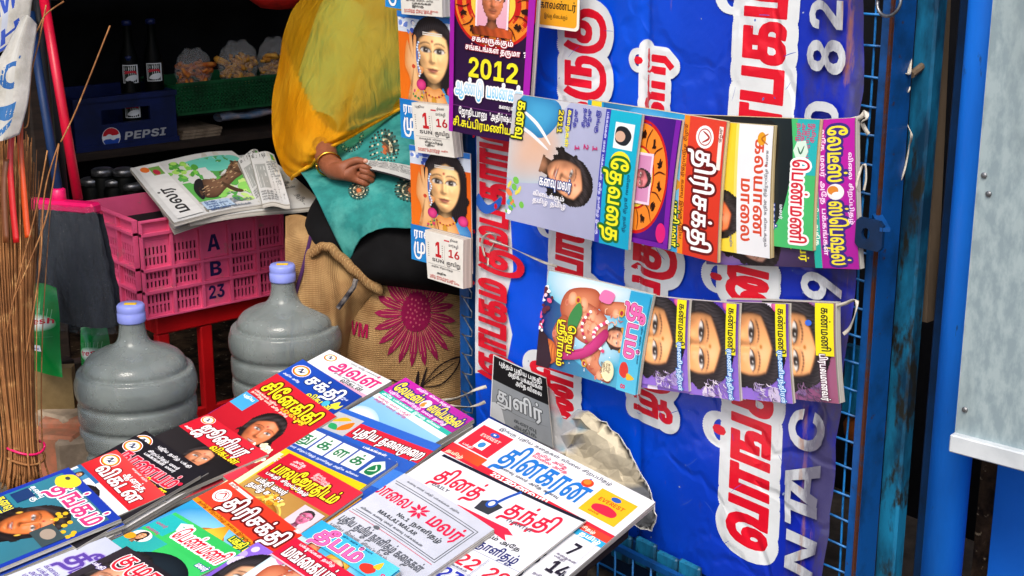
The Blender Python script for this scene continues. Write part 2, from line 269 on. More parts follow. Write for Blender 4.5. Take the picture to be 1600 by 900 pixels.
(929,[[30,-1,-10,1,-9,3,-4,4,-2,4,-1,6,1,5,2,4,4,4,7,3,11,2,25,0,18,-2,5,-2,8,-6,4,-9,0,-6,-1,-7,-2,-5,-8,-9,-8,-3,-11,-3,-34,-1,-4,-4,-1,-9,-15,-1,-1,9,2,8,5,5,4,2,11,2,28,1,9,2,8,5,2,9,0,4,-3,5,-6,3,-10,1,-23,0,-8,-1,-3,-3,0,-3,0,-3,3,-2,3,-1,8,-1,6,3,1,2,2,9,0,21,-15,0,0,-15,-14,-1,0,27,63,0,0,-11,-18,0,-1,-27,-1,-5,-4,-7,-10,-6]]),
(1377,[[28,-1,-13,3,-4,3,-4,5,-3,14,3,12,6,10,11,7,11,4,12,1,16,-2,10,-4,11,-8,7,-9,3,-5,2,-11,-2,-11,-7,-7,-11,-2,-12,2,-4,4,-5,9,0,5,1,11,9,13,11,8,14,5,46,0,0,-11,-14,0,0,-45,-16,0,0,45,-19,-1,-8,-5,-5,-5,-4,-10,0,-9,1,-3,4,-2,4,1,2,4,-1,11,-2,5,-4,5,-5,4,-10,5,-12,1,-10,-1,-10,-4,-6,-8,-2,-5,0,-9,2,-6,4,-3,4,0,4,3,1,7,-4,4,-7,0,-9,-7,-3,9,9,6,11,3,5,-1,8,-4,3,-3,2,-10,-2,-9,-3,-4,-10,-5]]),
(1157,[[28,-1,-13,3,-4,3,-5,9,-2,10,1,7,4,12,8,8,11,5,13,2,16,-3,6,-3,8,-8,2,-5,2,-11,-1,-9,-2,-8,20,0,0,45,16,0,0,-56,-53,0,0,9,4,12,0,11,-5,9,-8,5,-12,-1,-6,-2,-7,-8,-2,-12,1,-8,1,-2,4,-3,6,1,2,2,1,4,-2,5,-5,2,-4,0,-9,-7,-3,9,9,6,11,3,9,-2,7,-6,2,-10,-2,-9,-7,-7],[92,-28,0,29,16,0,0,-29]]),
(824,[[30,-1,-14,2,-9,6,-2,4,-1,6,1,5,2,4,4,4,7,3,11,2,49,0,0,-11,-50,0,-5,-1,-3,-3,0,-3,0,-3,3,-2,8,-2,6,1,3,2,3,6,0,26,-15,0,0,-15,-14,-1,0,27,64,0,0,-11,-20,0,0,-27,-1,-5,-4,-7,-10,-6]]),
(988,[[66,58,5,-1,10,-3,4,-4,6,-8,2,-11,0,-15,-1,-6,-4,-11,-6,-8,-9,-5,-17,-3,-29,-1,-4,-1,-3,-3,0,-9,-16,-1,0,13,1,4,5,5,11,4,29,0,15,3,8,7,3,5,2,9,-1,13,-3,10,-6,5,-8,0,-3,-3,-2,-5,-1,-38,-16,0,0,39,-3,6,-6,1,-3,-2,-2,-5,-1,-39,-16,0,1,37,1,8,5,8,10,4,9,0,8,-3,8,-10,-5,1,5,7,7,4]]),
(838,[[8,0,0,56,16,0,0,-45,36,0,0,45,16,0,0,-56],[42,66,-6,2,-3,7,3,6,6,2,6,-2,3,-6,-3,-7]]),
(945,[[63,58,11,-2,8,-5,5,-8,3,-10,-1,-13,-3,-10,-7,-6,-7,-3,-16,-1,-48,0,0,56,16,0,0,-45,17,0,0,24,2,11,4,6,3,3],[64,46,-4,-1,-2,-4,-1,-30,8,1,6,3,2,3,1,9,-2,14,-5,5],[23,-4,8,-1,0,-10,-8,0,-3,-1,0,-3,4,-2,14,1,5,3,6,7,12,1,9,-2,-8,-4,-4,-7,-8,-6,-12,-4,-21,1,-9,5,-3,5,-1,4,2,5,3,4,8,4],[57,-19,-11,7,-4,7,-1,5,16,0,0,-2,2,-3,2,-2,18,0,0,-12],[47,66,-6,2,-2,7,2,6,6,2,6,-2,3,-6,-3,-7]]),
(930,[[30,-1,-10,1,-9,3,-4,4,-2,4,-1,6,1,5,2,4,4,4,7,3,11,2,35,0,9,-1,9,-4,5,-6,2,-3,0,-10,-2,-4,-7,-6,-5,-2,-9,0,-9,1,3,11,9,0,4,3,1,3,-1,4,-6,3,-39,0,-5,-1,-3,-3,0,-3,0,-3,3,-2,3,-2,8,0,6,3,1,2,2,9,0,21,-15,0,0,-15,-14,-1,0,27,63,0,0,-11,-18,0,-1,-27,-1,-5,-4,-7,-10,-6],[49,66,-6,2,-3,7,3,6,6,2,6,-2,2,-6,-2,-7]]),
(1135,[[28,-1,-7,1,-6,2,-4,3,-5,9,-2,10,2,10,5,10,4,5,12,6,9,2,12,0,11,-3,7,-6,4,-6,4,-23,2,-6,3,-2,7,-1,4,3,1,3,1,14,-4,14,-6,9,13,8,10,-17,4,-18,-3,-14,-4,-6,-9,-6,-16,-1,-11,4,-6,8,-2,5,-4,22,-6,7,-8,1,-6,-1,-5,-2,-8,-8,-2,-5,0,-11,2,-6,4,-3,6,1,2,2,1,4,-2,5,-5,2,-4,0,-9,-7,-3,9,9,6,11,3,9,-2,7,-6,2,-10,-2,-9,-7,-7],[57,66,-6,2,-3,7,3,6,6,2,6,-2,2,-6,-2,-7]]),
(1047,[[37,0,0,56,16,0,0,-45,28,0,0,45,16,0,0,-56],[26,-1,-8,1,-5,3,-4,7,-1,6,0,40,16,0,0,-40,2,-4,5,-2,5,2,3,4,0,-12,-6,-4]]),
(1855,[[28,-1,-13,3,-4,3,-4,5,-3,14,3,12,6,10,11,7,10,4,13,1,16,-2,10,-4,11,-8,7,-9,3,-5,2,-11,-2,-11,-7,-7,-11,-2,-7,0,-5,2,-4,4,-3,4,-2,10,1,10,5,10,7,8,7,5,13,5,11,1,10,-1,13,-5,11,-8,7,-9,2,-5,2,-11,-1,-6,-5,-9,-4,-3,-11,-2,-11,2,-5,4,-4,9,0,5,1,11,9,13,7,6,13,6,14,1,37,0,0,-11,-14,0,0,-45,-16,0,0,45,-19,-1,-11,-7,-6,-10,0,-12,1,-3,4,-2,4,1,1,4,1,5,-1,8,-7,10,-8,5,-9,3,-11,0,-9,-3,-7,-5,-6,-10,-2,-8,2,-8,4,-2,2,0,3,3,1,7,-3,11,-4,5,-10,7,-11,3,-11,0,-9,-2,-10,-7,-2,-4,-2,-9,2,-11,4,-3,6,1,2,2,1,4,-2,5,-5,2,-4,0,-9,-7,-3,9,9,6,11,3,9,-2,7,-6,2,-10,-2,-9,-7,-7]]),
(945,[[63,58,11,-2,8,-5,5,-8,3,-10,-1,-13,-3,-10,-7,-6,-7,-3,-16,-1,-48,0,0,56,16,0,0,-45,17,0,0,24,2,11,4,6,3,3],[64,46,-4,-1,-2,-4,-1,-30,8,1,6,3,2,3,1,9,-2,14,-5,5]]),
(998,[[41,-1,-10,1,-9,4,-7,6,-7,12,-3,11,1,12,3,13,6,10,9,8,10,6,20,3,9,-1,11,-3,9,-7,6,-9,3,-16,0,-49,-16,0,-1,54,-3,10,-6,6,-3,2,-10,1,-12,-2,-10,-6,-8,-11,-2,-10,0,-12,2,-10,3,-7,7,-5,15,0,4,5,0,7,-3,4,-6,0,-4,-4,-1,-3,2,-7,3,-5,-13,0,-4,9,0,9,5,8,4,2,5,2,13,0,9,-5,5,-8,0,-11,-3,-5,-4,-4,-9,-4]]),
(1855,[[28,-1,-13,3,-4,3,-4,5,-3,14,3,12,6,10,11,7,10,4,13,1,16,-2,10,-4,11,-8,7,-9,3,-5,2,-11,-2,-11,-7,-7,-11,-2,-7,0,-5,2,-4,4,-3,4,-2,10,1,10,5,10,7,8,7,5,13,5,11,1,10,-1,13,-5,11,-8,7,-9,2,-5,2,-11,-1,-6,-5,-9,-4,-3,-11,-2,-11,2,-5,4,-4,9,0,5,1,11,9,13,7,6,13,6,14,1,37,0,0,-11,-14,0,0,-45,-16,0,0,45,-19,-1,-11,-7,-6,-10,0,-12,1,-3,4,-2,4,1,1,4,1,5,-1,8,-7,10,-8,5,-9,3,-11,0,-9,-3,-7,-5,-6,-10,-2,-8,2,-8,4,-2,2,0,3,3,1,7,-3,11,-4,5,-10,7,-11,3,-11,0,-9,-2,-10,-7,-2,-4,-2,-9,2,-11,4,-3,6,1,2,2,1,4,-2,5,-5,2,-4,0,-9,-7,-3,9,9,6,11,3,9,-2,7,-6,2,-10,-2,-9,-7,-7],[93,66,-6,2,-3,7,3,6,6,2,6,-2,2,-6,-2,-7]]),
(878,[[8,0,0,56,16,0,0,-45,62,0,0,-11],[61,48,7,0,9,-4,5,-7,-1,-9,-3,-5,-6,-3,-7,-1,-9,2,-5,5,-2,4,0,7,7,10,9,-3,-5,-7,0,-4,1,-2,6,-1,2,2,0,4,-7,2,-10,-1,-4,-4,-2,-6,0,-8,2,-4,6,-8,-10,-6,-8,10,-3,9,-1,5,3,12,7,7,5,2]]),
(1443,[[28,-1,-13,3,-4,3,-4,5,-2,9,0,10,2,10,4,5,10,9,15,4,16,-1,9,-5,7,-7,-7,-1,5,8,8,5,9,2,9,-2,6,-4,5,-8,1,-24,2,-6,3,-3,5,-1,5,2,2,1,2,7,0,5,-2,15,-8,13,13,8,8,-11,4,-12,1,-12,-2,-14,-4,-6,-9,-6,-11,-1,-13,2,-6,4,-4,6,-2,9,-1,21,-2,4,-4,1,-4,-1,-3,-6,-1,-39,-16,0,-1,35,-1,4,-4,4,-11,3,-6,-1,-5,-2,-5,-3,-5,-10,0,-11,2,-6,4,-3,6,1,2,2,1,4,-2,5,-5,2,-4,0,-9,-7,-3,9,9,6,11,3,9,-2,7,-6,2,-10,-2,-9,-7,-7],[72,66,-6,2,-2,7,2,6,6,2,6,-2,3,-6,-3,-7]]),
(1547,[[104,58,6,-1,7,-3,5,-5,2,-6,0,-9,-3,-13,-13,-49,-15,4,9,29,7,32,0,6,-3,3,-5,0,-3,-4,0,-6,1,-3,8,-3,16,0,12,5,14,0,0,-35,-66,0,0,11,52,0,0,12,-13,-4,-18,0,-11,3,-7,6,-1,3,-2,8,2,9,7,7,6,2],[28,-1,-13,3,-4,3,-5,9,-2,10,1,7,4,12,8,8,11,5,13,2,16,-3,10,-6,4,-5,4,-10,0,-10,-3,-13,20,0,-2,-11,-35,0,0,9,4,12,0,11,-2,5,-7,7,-10,2,-6,-1,-6,-2,-4,-4,-5,-10,0,-10,2,-6,4,-3,6,1,2,2,1,4,-2,5,-5,2,-4,0,-9,-7,-3,9,9,6,11,3,9,-2,7,-6,2,-10,-2,-9,-7,-7]]),
(929,[[30,-1,-10,1,-9,3,-4,4,-2,4,-1,6,1,5,2,4,4,4,7,3,11,2,25,0,18,-2,5,-2,8,-6,4,-9,0,-6,-1,-7,-2,-5,-8,-9,-8,-3,-11,-3,-34,-1,-4,-4,-1,-9,-15,-1,-1,9,2,8,5,5,4,2,11,2,28,1,9,2,8,5,2,9,0,4,-3,5,-6,3,-10,1,-23,0,-8,-1,-3,-3,0,-3,0,-3,3,-2,3,-1,8,-1,6,3,1,2,2,9,0,21,-15,0,0,-15,-14,-1,0,27,63,0,0,-11,-18,0,-1,-27,-1,-5,-4,-7,-10,-6],[72,85,7,0,9,-4,4,-4,1,-6,-1,-6,-3,-4,-5,-2,-7,-1,-8,1,-5,2,-3,5,0,8,6,10,9,-3,-5,-7,0,-4,1,-2,6,-1,3,2,-1,4,-1,1,-6,1,-9,-1,-6,-5,-2,-3,0,-6,2,-6,-13,-3,-2,12,1,8,2,3,8,7,5,2]]),
(1131,[[35,58,7,-1,11,-3,10,-9,-5,-1,5,7,4,3,9,3,5,1,6,-1,9,-3,6,-4,3,-5,3,-12,-1,-10,-5,-9,-5,-3,-9,-4,-10,-2,-47,-2,-6,-2,-3,-4,-2,-6,2,-6,4,-4,7,-2,10,3,21,16,9,4,16,1,9,-3,6,-5,3,-7,-1,-8,-1,-4,-7,-6,-5,-2,-12,0,-7,3,-5,4,-2,8,2,8,5,6,12,-1,-5,-6,-1,-5,1,-4,5,-2,4,1,2,2,1,6,-4,3,-3,1,-7,0,-6,-2,-18,-16,-10,-4,-6,-2,-18,1,-10,6,-4,4,-2,6,0,12,4,8,7,6,14,4,47,1,10,4,4,5,1,7,-1,8,-5,5,-6,1,-6,-2,-3,-3,-2,-6,0,-14,-16,0,0,11,-2,7,-4,5,-7,3,-12,-1,-8,-5,-2,-6,1,-5,3,-2,3,0,5,1,1,2,0,5,-2,5,-3,1,-8,2,13,4,7,-2,5,-5,2,-8,-3,-8,-6,-6,-5,-2,-13,1,-5,1,-4,3,-4,8,0,12,3,5,5,5,6,3]]),
(1688,[[144,36,6,0,5,-2,4,-4,5,-10,1,-7,-1,-10,-4,-9,-6,-8,-8,-5,-14,-7,-21,-4,-24,-2,-40,0,-20,2,-9,4,-6,7,0,8,4,6,4,1,13,2,11,-1,10,-1,-2,-11,-15,2,-9,-1,-1,0,0,-3,8,-2,25,-2,36,1,22,3,18,7,5,4,7,9,1,10,-1,5,-1,4,-3,2,-4,1,-6,-1,-5,-4,-1,11,7,4],[8,0,0,56,16,0,0,-45,32,0,0,27,1,7,5,8,7,3,11,1,7,-3,0,2,60,0,0,-11,-15,0,0,-45,-16,0,0,45,-14,0,0,-45,-16,0,0,40,-3,5,-4,1,-4,-1,-3,-6,0,-39],[146,85,6,0,10,-4,3,-4,2,-6,-1,-6,-4,-4,-5,-2,-7,-1,-7,1,-5,2,-3,5,-1,8,7,10,8,-3,-4,-7,-1,-4,2,-2,6,-1,2,2,0,4,-2,1,-5,1,-9,-1,-7,-5,-1,-3,-1,-6,2,-6,-13,-3,-2,12,2,8,2,3,7,7,5,2]]),
(903,[[65,36,11,-2,5,-4,3,-4,2,-6,0,-13,-3,-9,-3,-5,-8,-6,-9,-3,-38,-2,-4,-4,-1,-9,-16,-1,0,9,0,4,4,7,7,4,10,2,30,1,7,1,5,4,3,8,0,11,-4,5,-2,1,-5,0,-7,-3,0,11,6,2],[8,0,0,56,60,0,0,-11,-14,0,0,-45,-16,0,0,45,-14,0,0,-45],[45,66,-6,2,-3,7,3,6,6,2,6,-2,3,-6,-3,-7]]),
(903,[[65,36,11,-2,5,-4,3,-4,2,-6,0,-13,-3,-9,-3,-5,-8,-6,-9,-3,-38,-2,-4,-4,-1,-9,-16,-1,0,9,0,4,4,7,7,4,10,2,30,1,7,1,5,4,3,8,0,11,-4,5,-2,1,-5,0,-7,-3,0,11,6,2],[8,0,0,56,60,0,0,-11,-14,0,0,-45,-16,0,0,45,-14,0,0,-45]]),
(1470,[[36,-14,-18,2,-5,2,-7,6,-3,5,0,8,2,6,6,3,12,1,78,0,0,-11,-79,0,-3,-1,-1,-2,1,-3,4,-3,16,-2,17,2,11,6,7,9,0,15,-3,10,-3,3,-9,5,-8,0,-6,-3,-1,-4,0,-3,3,-3,3,0,4,1,1,2,0,7,-5,9,11,3,1,-2,5,-8,1,-10,-4,-8,-6,-4,-14,-1,-9,4,-5,7,-1,5,1,6,2,5,9,6,13,2,11,-2,11,-4,5,-5,7,-10,2,-13,-1,-11,-6,-10,-9,-8,-6,-4,-12,-4],[101,-32,-18,2,-9,6,-2,4,-1,5,2,6,2,3,7,3,7,1,8,-2,-1,-10,-10,0,-1,-2,2,-2,10,-3,17,1,10,3,4,3,3,3,0,5,-2,5,-2,2,-7,0,-7,-3,0,10,10,4,9,0,5,-2,7,-6,2,-4,0,-10,-4,-9,-9,-7,-16,-5],[100,-12,0,68,16,0,0,-68]]),
(1156,[[48,-31,-14,1,-11,6,-8,8,-5,10,-4,20,1,22,5,19,6,10,13,12,11,5,20,3,17,-2,12,-6,10,-10,5,-10,2,-17,0,-40,-16,0,-1,46,-3,11,-2,5,-7,7,-11,4,-13,0,-12,-4,-10,-9,-4,-5,-4,-10,-3,-11,-1,-13,1,-15,3,-11,4,-7,9,-6,10,-2,10,2,7,6,4,13,-1,15,-3,5,-5,1,-6,-1,-5,-3,0,11,6,3,8,2,6,-1,6,-2,4,-4,4,-6,2,-9,-1,-18,-6,-13,-8,-7,-7,-3],[38,0,0,56,16,0,0,-56]]),
(1194,[[28,-1,-7,1,-6,2,-4,3,-5,9,-1,16,2,9,3,5,10,9,6,2,13,3,14,-3,13,-7,-7,-12,-8,7,-6,2,-6,1,-11,-3,-7,-8,-2,-5,0,-7,1,-8,3,-4,4,-1,5,2,2,5,-2,5,-5,2,-7,-2,-6,-5,-3,9,9,6,5,2,11,0,8,-4,3,-3,2,-10,-2,-9,-7,-7],[57,0,0,46,2,2,1,8,58,0,0,-11,-14,0,0,-45,-16,0,0,45,-14,0,0,-45],[60,66,-6,2,-3,7,3,6,6,2,6,-2,2,-6,-2,-7]]),
(1628,[[28,-1,-13,3,-4,3,-4,5,-2,9,0,12,2,5,2,6,9,8,6,3,11,4,18,0,15,-3,9,-5,7,-5,7,-9,3,-5,2,-11,-1,-6,-1,-5,-7,-7,-11,-2,-12,2,-7,8,-2,10,3,15,5,8,7,7,5,4,9,4,17,0,6,-1,10,-6,6,-9,3,-11,0,-13,-2,-12,-9,-18,-5,-4,-12,-7,-11,-4,-11,-2,-20,-2,-21,0,-16,2,-10,3,-5,7,-1,7,2,3,6,4,8,0,126,0,0,-11,-125,1,-2,-1,0,-2,9,-2,14,-1,21,1,17,2,12,4,5,3,8,11,5,11,2,14,-3,12,-4,6,-7,4,-8,0,-7,-3,-7,-6,-5,-10,-1,-7,2,-8,4,-2,5,3,1,7,-1,8,-4,7,-12,8,-5,2,-12,1,-14,-2,-6,-3,-6,-8,-2,-9,1,-9,1,-2,4,-3,6,1,2,2,1,4,-2,5,-5,2,-4,0,-9,-7,-3,9,9,6,11,3,9,-2,7,-6,2,-10,-2,-9,-7,-7],[139,-17,0,73,16,0,0,-73]]),
(354,[[11,41,-1,32,16,0,-2,-32]]),
(1236,[[36,-14,-18,2,-5,2,-7,6,-3,5,0,8,2,6,6,3,12,1,78,0,0,-11,-79,0,-3,-1,-1,-2,1,-3,4,-3,16,-2,17,2,11,6,7,9,0,15,-3,10,-3,3,-9,5,-8,0,-6,-3,-1,-4,0,-3,3,-3,3,0,4,1,1,2,0,7,-5,9,11,3,1,-2,5,-8,1,-10,-4,-8,-6,-4,-14,-1,-9,4,-5,7,-1,5,1,6,2,5,9,6,13,2,11,-2,11,-4,5,-5,7,-10,2,-13,-1,-11,-6,-11,-4,-4,-11,-7,-12,-4],[100,-15,0,71,16,0,0,-71]]),
(1545,[[104,58,6,-1,7,-3,5,-5,2,-6,0,-9,-3,-13,-13,-49,-15,4,9,29,7,32,0,6,-3,3,-5,0,-3,-4,0,-6,1,-3,8,-3,16,0,12,5,14,0,0,-35,-66,0,0,11,52,0,0,12,-13,-4,-18,0,-11,3,-7,6,-1,3,-2,8,2,9,7,7,6,2],[28,-1,-13,3,-4,3,-5,9,-2,10,1,7,4,12,8,8,11,5,13,2,16,-3,10,-6,4,-5,4,-10,0,-10,-3,-13,20,0,-2,-11,-35,0,0,9,4,12,0,11,-2,5,-7,7,-10,2,-6,-1,-6,-2,-4,-4,-5,-10,0,-10,2,-6,4,-3,6,1,2,2,1,4,-2,5,-5,2,-4,0,-9,-7,-3,9,9,6,11,3,9,-2,7,-6,2,-10,-2,-9,-7,-7],[77,66,-6,2,-2,7,2,6,6,2,6,-2,3,-6,-3,-7]]),
(269,[[13,-1,-6,3,-3,6,3,7,6,2,7,-2,3,-7,-3,-6]]),
(973,[[30,-1,-14,2,-9,6,-2,4,-1,6,1,5,2,4,4,4,7,3,11,2,66,0,0,-11,-67,0,-5,-1,-3,-3,0,-3,0,-3,3,-2,8,-2,6,1,3,2,3,6,0,26,-15,0,0,-15,-14,-1,0,27,64,0,0,-11,-20,0,0,-27,-1,-5,-4,-7,-10,-6],[68,0,0,28,16,-1,0,-27]]),
(1239,[[29,-32,-11,1,-9,4,-4,4,-2,5,0,6,2,9,6,8,9,6,9,3,11,2,16,1,15,-2,9,-3,11,-5,4,-4,5,-9,1,-6,-3,-11,-7,-6,-10,-3,-12,0,-10,2,-15,6,-11,7,-9,9,-7,10,-6,11,-3,12,-1,13,1,12,5,11,7,10,5,4,13,6,11,3,14,1,18,-2,11,-4,11,-7,8,-10,3,-9,2,-16,1,-37,-16,0,-1,43,-4,12,-6,9,-11,7,-10,2,-12,0,-15,-4,-11,-8,-6,-9,-2,-10,-1,-11,2,-9,5,-14,8,-11,9,-9,6,-3,14,-5,14,0,4,2,2,3,0,8,-6,6,-9,4,-19,3,-15,-2,-12,-3,-6,-5,-2,-7,1,-4,2,-3,4,-2,10,-1,7,2,10,3,10,8,4,5,4,6,3,10,2,17,-3,9,-2,3,-8,5,-11,-1,-4,-4,0,-5,3,-3,2,0,5,1,1,2,0,7,-6,9,13,-1,1,-1,4,-9,0,-7,-2,-4,-6,-6,-5,-2,-11,0,-8,4,-5,7,0,11,2,5,4,3,5,3,13,2,7,-1,11,-4,5,-3,6,-8,3,-11,1,-12,-2,-11,-5,-10,-12,-15,-10,-7,-10,-4,-10,-3]]),
(1300,[[66,58,5,-1,10,-3,7,-7,4,-10,2,-13,-1,-14,-3,-11,-5,-10,0,-2,-4,-5,-10,-7,-10,-4,-12,-2,-15,-1,-11,1,-11,3,-5,3,-3,4,-1,5,1,5,3,3,7,2,97,0,0,-11,-91,1,-3,-2,4,-3,15,-1,20,3,10,4,4,4,3,8,4,15,0,19,-3,10,-3,3,-6,2,-6,-1,-4,-7,-1,-38,-16,0,0,39,-3,6,-4,1,-5,-1,-2,-6,-1,-39,-16,0,1,37,1,8,5,8,10,4,9,0,8,-3,8,-10,-5,1,5,7,7,4],[106,-17,0,73,16,0,0,-73]]),
(1246,[[47,-30,-13,1,-11,5,-8,7,-5,9,-4,10,-1,12,1,12,3,10,10,22,13,-8,-6,-11,-4,-13,-2,-13,2,-12,4,-10,9,-7,13,-3,7,1,6,2,4,3,3,5,3,11,16,0,-3,-13,-7,-10,-10,-7,-6,-2],[93,58,11,-2,8,-5,5,-8,3,-10,-1,-13,-3,-10,-7,-6,-7,-3,-15,-1,-49,0,0,56,16,0,0,-45,17,0,0,24,2,11,4,6,3,3],[94,46,-4,-1,-2,-4,-1,-30,8,1,6,3,2,3,1,9,-2,14,-5,5]]),
(929,[[30,-1,-10,1,-9,3,-4,4,-2,4,-1,6,1,5,2,4,4,4,7,3,11,2,25,0,18,-2,5,-2,8,-6,4,-9,0,-6,-1,-7,-2,-5,-8,-9,-8,-3,-11,-3,-34,-1,-4,-4,-1,-9,-15,-1,-1,9,2,8,5,5,4,2,11,2,28,1,9,2,8,5,2,9,0,4,-3,5,-6,3,-10,1,-23,0,-8,-1,-3,-3,0,-3,0,-3,3,-2,3,-1,8,-1,6,3,1,2,2,9,0,21,-15,0,0,-15,-14,-1,0,27,63,0,0,-11,-18,0,-1,-27,-1,-5,-4,-7,-10,-6],[49,66,-6,2,-3,7,3,6,6,2,6,-2,3,-6,-3,-7]]),
(1229,[[30,-1,-14,2,-9,6,-2,4,-1,6,1,5,2,4,4,4,12,4,32,1,12,-1,10,-5,5,-4,5,-9,1,-15,-5,-15,-3,-4,-12,-9,-11,-3,-10,-2,-24,1,-11,3,-5,3,-3,4,-1,5,1,5,5,4,5,1,90,0,7,-11,-37,0,-6,1,-50,0,-1,-2,1,-1,8,-2,18,-1,16,4,7,4,5,11,1,9,-3,11,-3,3,-9,4,-33,-1,-3,-1,-2,-3,0,-5,3,-2,3,-1,8,-1,6,3,1,2,2,9,0,21,-15,0,0,-15,-14,-1,0,27,63,0,0,-11,-18,0,-1,-27,-1,-5,-4,-7,-10,-6],[99,-17,0,73,16,0,0,-73]]),
(911,[[43,0,-19,2,-17,7,7,11,13,-6,15,-3,12,2,9,6,6,9,1,6,0,12,-2,9,-3,5,-5,4,-5,2,-13,1,-5,-2,-8,-5,-4,-7,0,-16,4,-5,7,0,3,3,0,4,-2,4,-4,2,-57,0,0,11,58,0,9,-1,7,-5,4,-7,0,-8,-2,-6,-5,-5,-9,-3,-10,0,-8,3,-5,3,-5,10,0,9,1,10,5,9,8,7,5,3,6,2,13,2,12,-2,10,-4,10,-9,4,-9,2,-9,-1,-18,-2,-6,-5,-9,-4,-4,-8,-5,-11,-3]]),
(838,[[60,-28,0,28,-52,0,0,56,16,0,0,-45,36,0,0,45,16,0,0,-84]]),
(824,[[30,-1,-14,2,-9,6,-2,4,-1,6,1,5,2,4,4,4,7,3,11,2,49,0,0,-11,-50,0,-5,-1,-3,-3,0,-3,0,-3,3,-2,8,-2,6,1,3,2,3,6,0,26,-15,0,0,-15,-14,-1,0,27,64,0,0,-11,-20,0,0,-27,-1,-5,-4,-7,-10,-6],[49,66,-6,2,-3,7,3,6,6,2,6,-2,2,-6,-2,-7]]),
(1808,[[148,58,11,-2,8,-6,6,-8,2,-11,0,-15,-2,-12,-6,-9,-8,-6,-10,-4,-16,-2,-106,-1,-4,-1,-2,-3,-1,-9,-16,-1,0,9,2,8,4,5,5,2,10,2,101,0,15,1,11,5,3,4,3,5,2,9,-1,13,-3,10,-6,5,-8,0,-3,-3,-2,-5,-1,-38,-16,0,0,39,-3,6,-6,1,-4,-2,-1,-5,-1,-39,-16,0,1,37,1,8,5,8,10,4,9,0,8,-3,8,-10,-6,1,6,7,7,4],[28,-1,-13,3,-4,3,-5,9,-2,10,1,7,4,12,8,8,11,5,13,2,16,-3,10,-6,4,-5,4,-10,0,-10,-3,-13,20,0,6,-11,-43,0,0,9,4,12,0,11,-2,5,-7,7,-10,2,-6,-1,-6,-2,-4,-4,-5,-10,0,-10,2,-6,4,-3,6,1,2,2,1,4,-2,5,-5,2,-4,0,-9,-7,-3,9,9,6,11,3,9,-2,7,-6,2,-10,-2,-9,-7,-7],[161,85,6,0,10,-4,3,-4,2,-6,-1,-6,-4,-4,-5,-2,-7,-1,-7,1,-5,2,-3,5,-1,8,7,10,8,-3,-4,-7,-1,-4,2,-2,6,-1,2,2,0,4,-2,1,-5,1,-9,-1,-7,-5,-1,-3,-1,-6,2,-6,-13,-3,-2,12,2,8,2,3,7,7,5,2]]),
(1157,[[28,-1,-13,3,-4,3,-5,9,-2,10,1,7,4,12,8,8,11,5,13,2,16,-3,6,-3,8,-8,2,-5,2,-11,-1,-9,-2,-8,20,0,0,45,16,0,0,-56,-53,0,0,9,4,12,0,11,-5,9,-8,5,-12,-1,-6,-2,-7,-8,-2,-12,1,-8,1,-2,4,-3,6,1,2,2,1,4,-2,5,-5,2,-4,0,-9,-7,-3,9,9,6,11,3,9,-2,7,-6,2,-10,-2,-9,-7,-7],[58,66,-7,2,-2,7,2,6,7,2,6,-2,2,-6,-2,-7]]),
(769,[[2,0,25,73,23,0,25,-73,-20,0,-18,61,-1,6,4,0,-7,-30,-12,-37],[19,16,0,13,39,0,0,-13]]),
(665,[[6,0,0,73,35,-1,8,-2,5,-2,6,-9,0,-9,-3,-6,-10,-5,8,-4,3,-2,5,-8,0,-10,-3,-5,-3,-4,-5,-3,-9,-3],[23,14,16,0,4,2,2,3,0,6,-3,4,-4,2,-15,1],[23,43,13,0,4,2,3,4,-1,5,-2,3,-7,2,-10,0]]),
(743,[[38,-1,-6,1,-11,3,-9,8,-3,5,-4,9,-1,11,1,11,4,10,7,9,5,3,11,4,6,1,12,-2,10,-5,4,-4,5,-10,2,-6,-18,0,-1,5,-3,4,-5,2,-5,1,-5,-1,-8,-5,-4,-10,0,-7,0,-6,4,-10,8,-5,8,-1,4,2,4,3,3,7,18,0,-3,-10,-7,-9,-9,-6]]),
(722,[[32,0,-19,0,0,15,24,0,9,5,5,9,0,14,-2,6,-3,4,-4,3,-11,2,-18,0,0,15,19,0,14,-2,6,-3,9,-7,5,-11,2,-14,-2,-13,-5,-11,-9,-8,-6,-2],[23,73,0,-73,-17,0,0,73]]),
(610,[[6,0,0,73,50,0,0,-14,-33,0,0,-15,30,0,0,-14,-30,0,0,-16,33,0,0,-14]]),
(586,[[6,0,0,73,49,0,0,-14,-32,0,0,-19,29,0,0,-13,-29,0,0,-27]]),
(752,[[39,-1,-13,2,-5,3,-9,7,-6,11,-1,7,-1,13,3,10,5,10,4,4,11,6,5,1,13,0,5,-1,10,-5,7,-8,3,-10,-17,0,-3,6,-6,3,-10,0,-4,-2,-6,-7,-2,-6,0,-13,4,-10,8,-5,10,-1,6,4,3,2,1,7,4,0,-18,0,0,13,31,0,-1,-16,-3,-11,-7,-7,-10,-5]]),
(748,[[6,0,0,73,17,0,0,-29,29,0,0,29,17,0,0,-73,-17,0,0,30,-29,0,0,-30]]),
(490,[[3,0,0,14,13,0,0,45,-13,0,0,14,43,0,0,-14,-13,0,0,-45,13,0,0,-14]]),
(737,[[19,15,0,15,11,19,20,24,20,0,-30,-37,-2,1],[6,0,0,73,17,0,0,-18,0,-55],[51,0,-20,31,11,13,29,-44]]),
(565,[[6,0,0,73,17,0,0,-59,30,0,0,-14]]),
(943,[[6,0,0,73,26,0,11,-32,6,-30,-3,0,3,17,4,16,9,29,27,0,0,-73,-18,0,1,59,0,5,1,0,-5,-23,-14,-41,-14,0,-11,34,-8,30,1,0,1,-64]]),
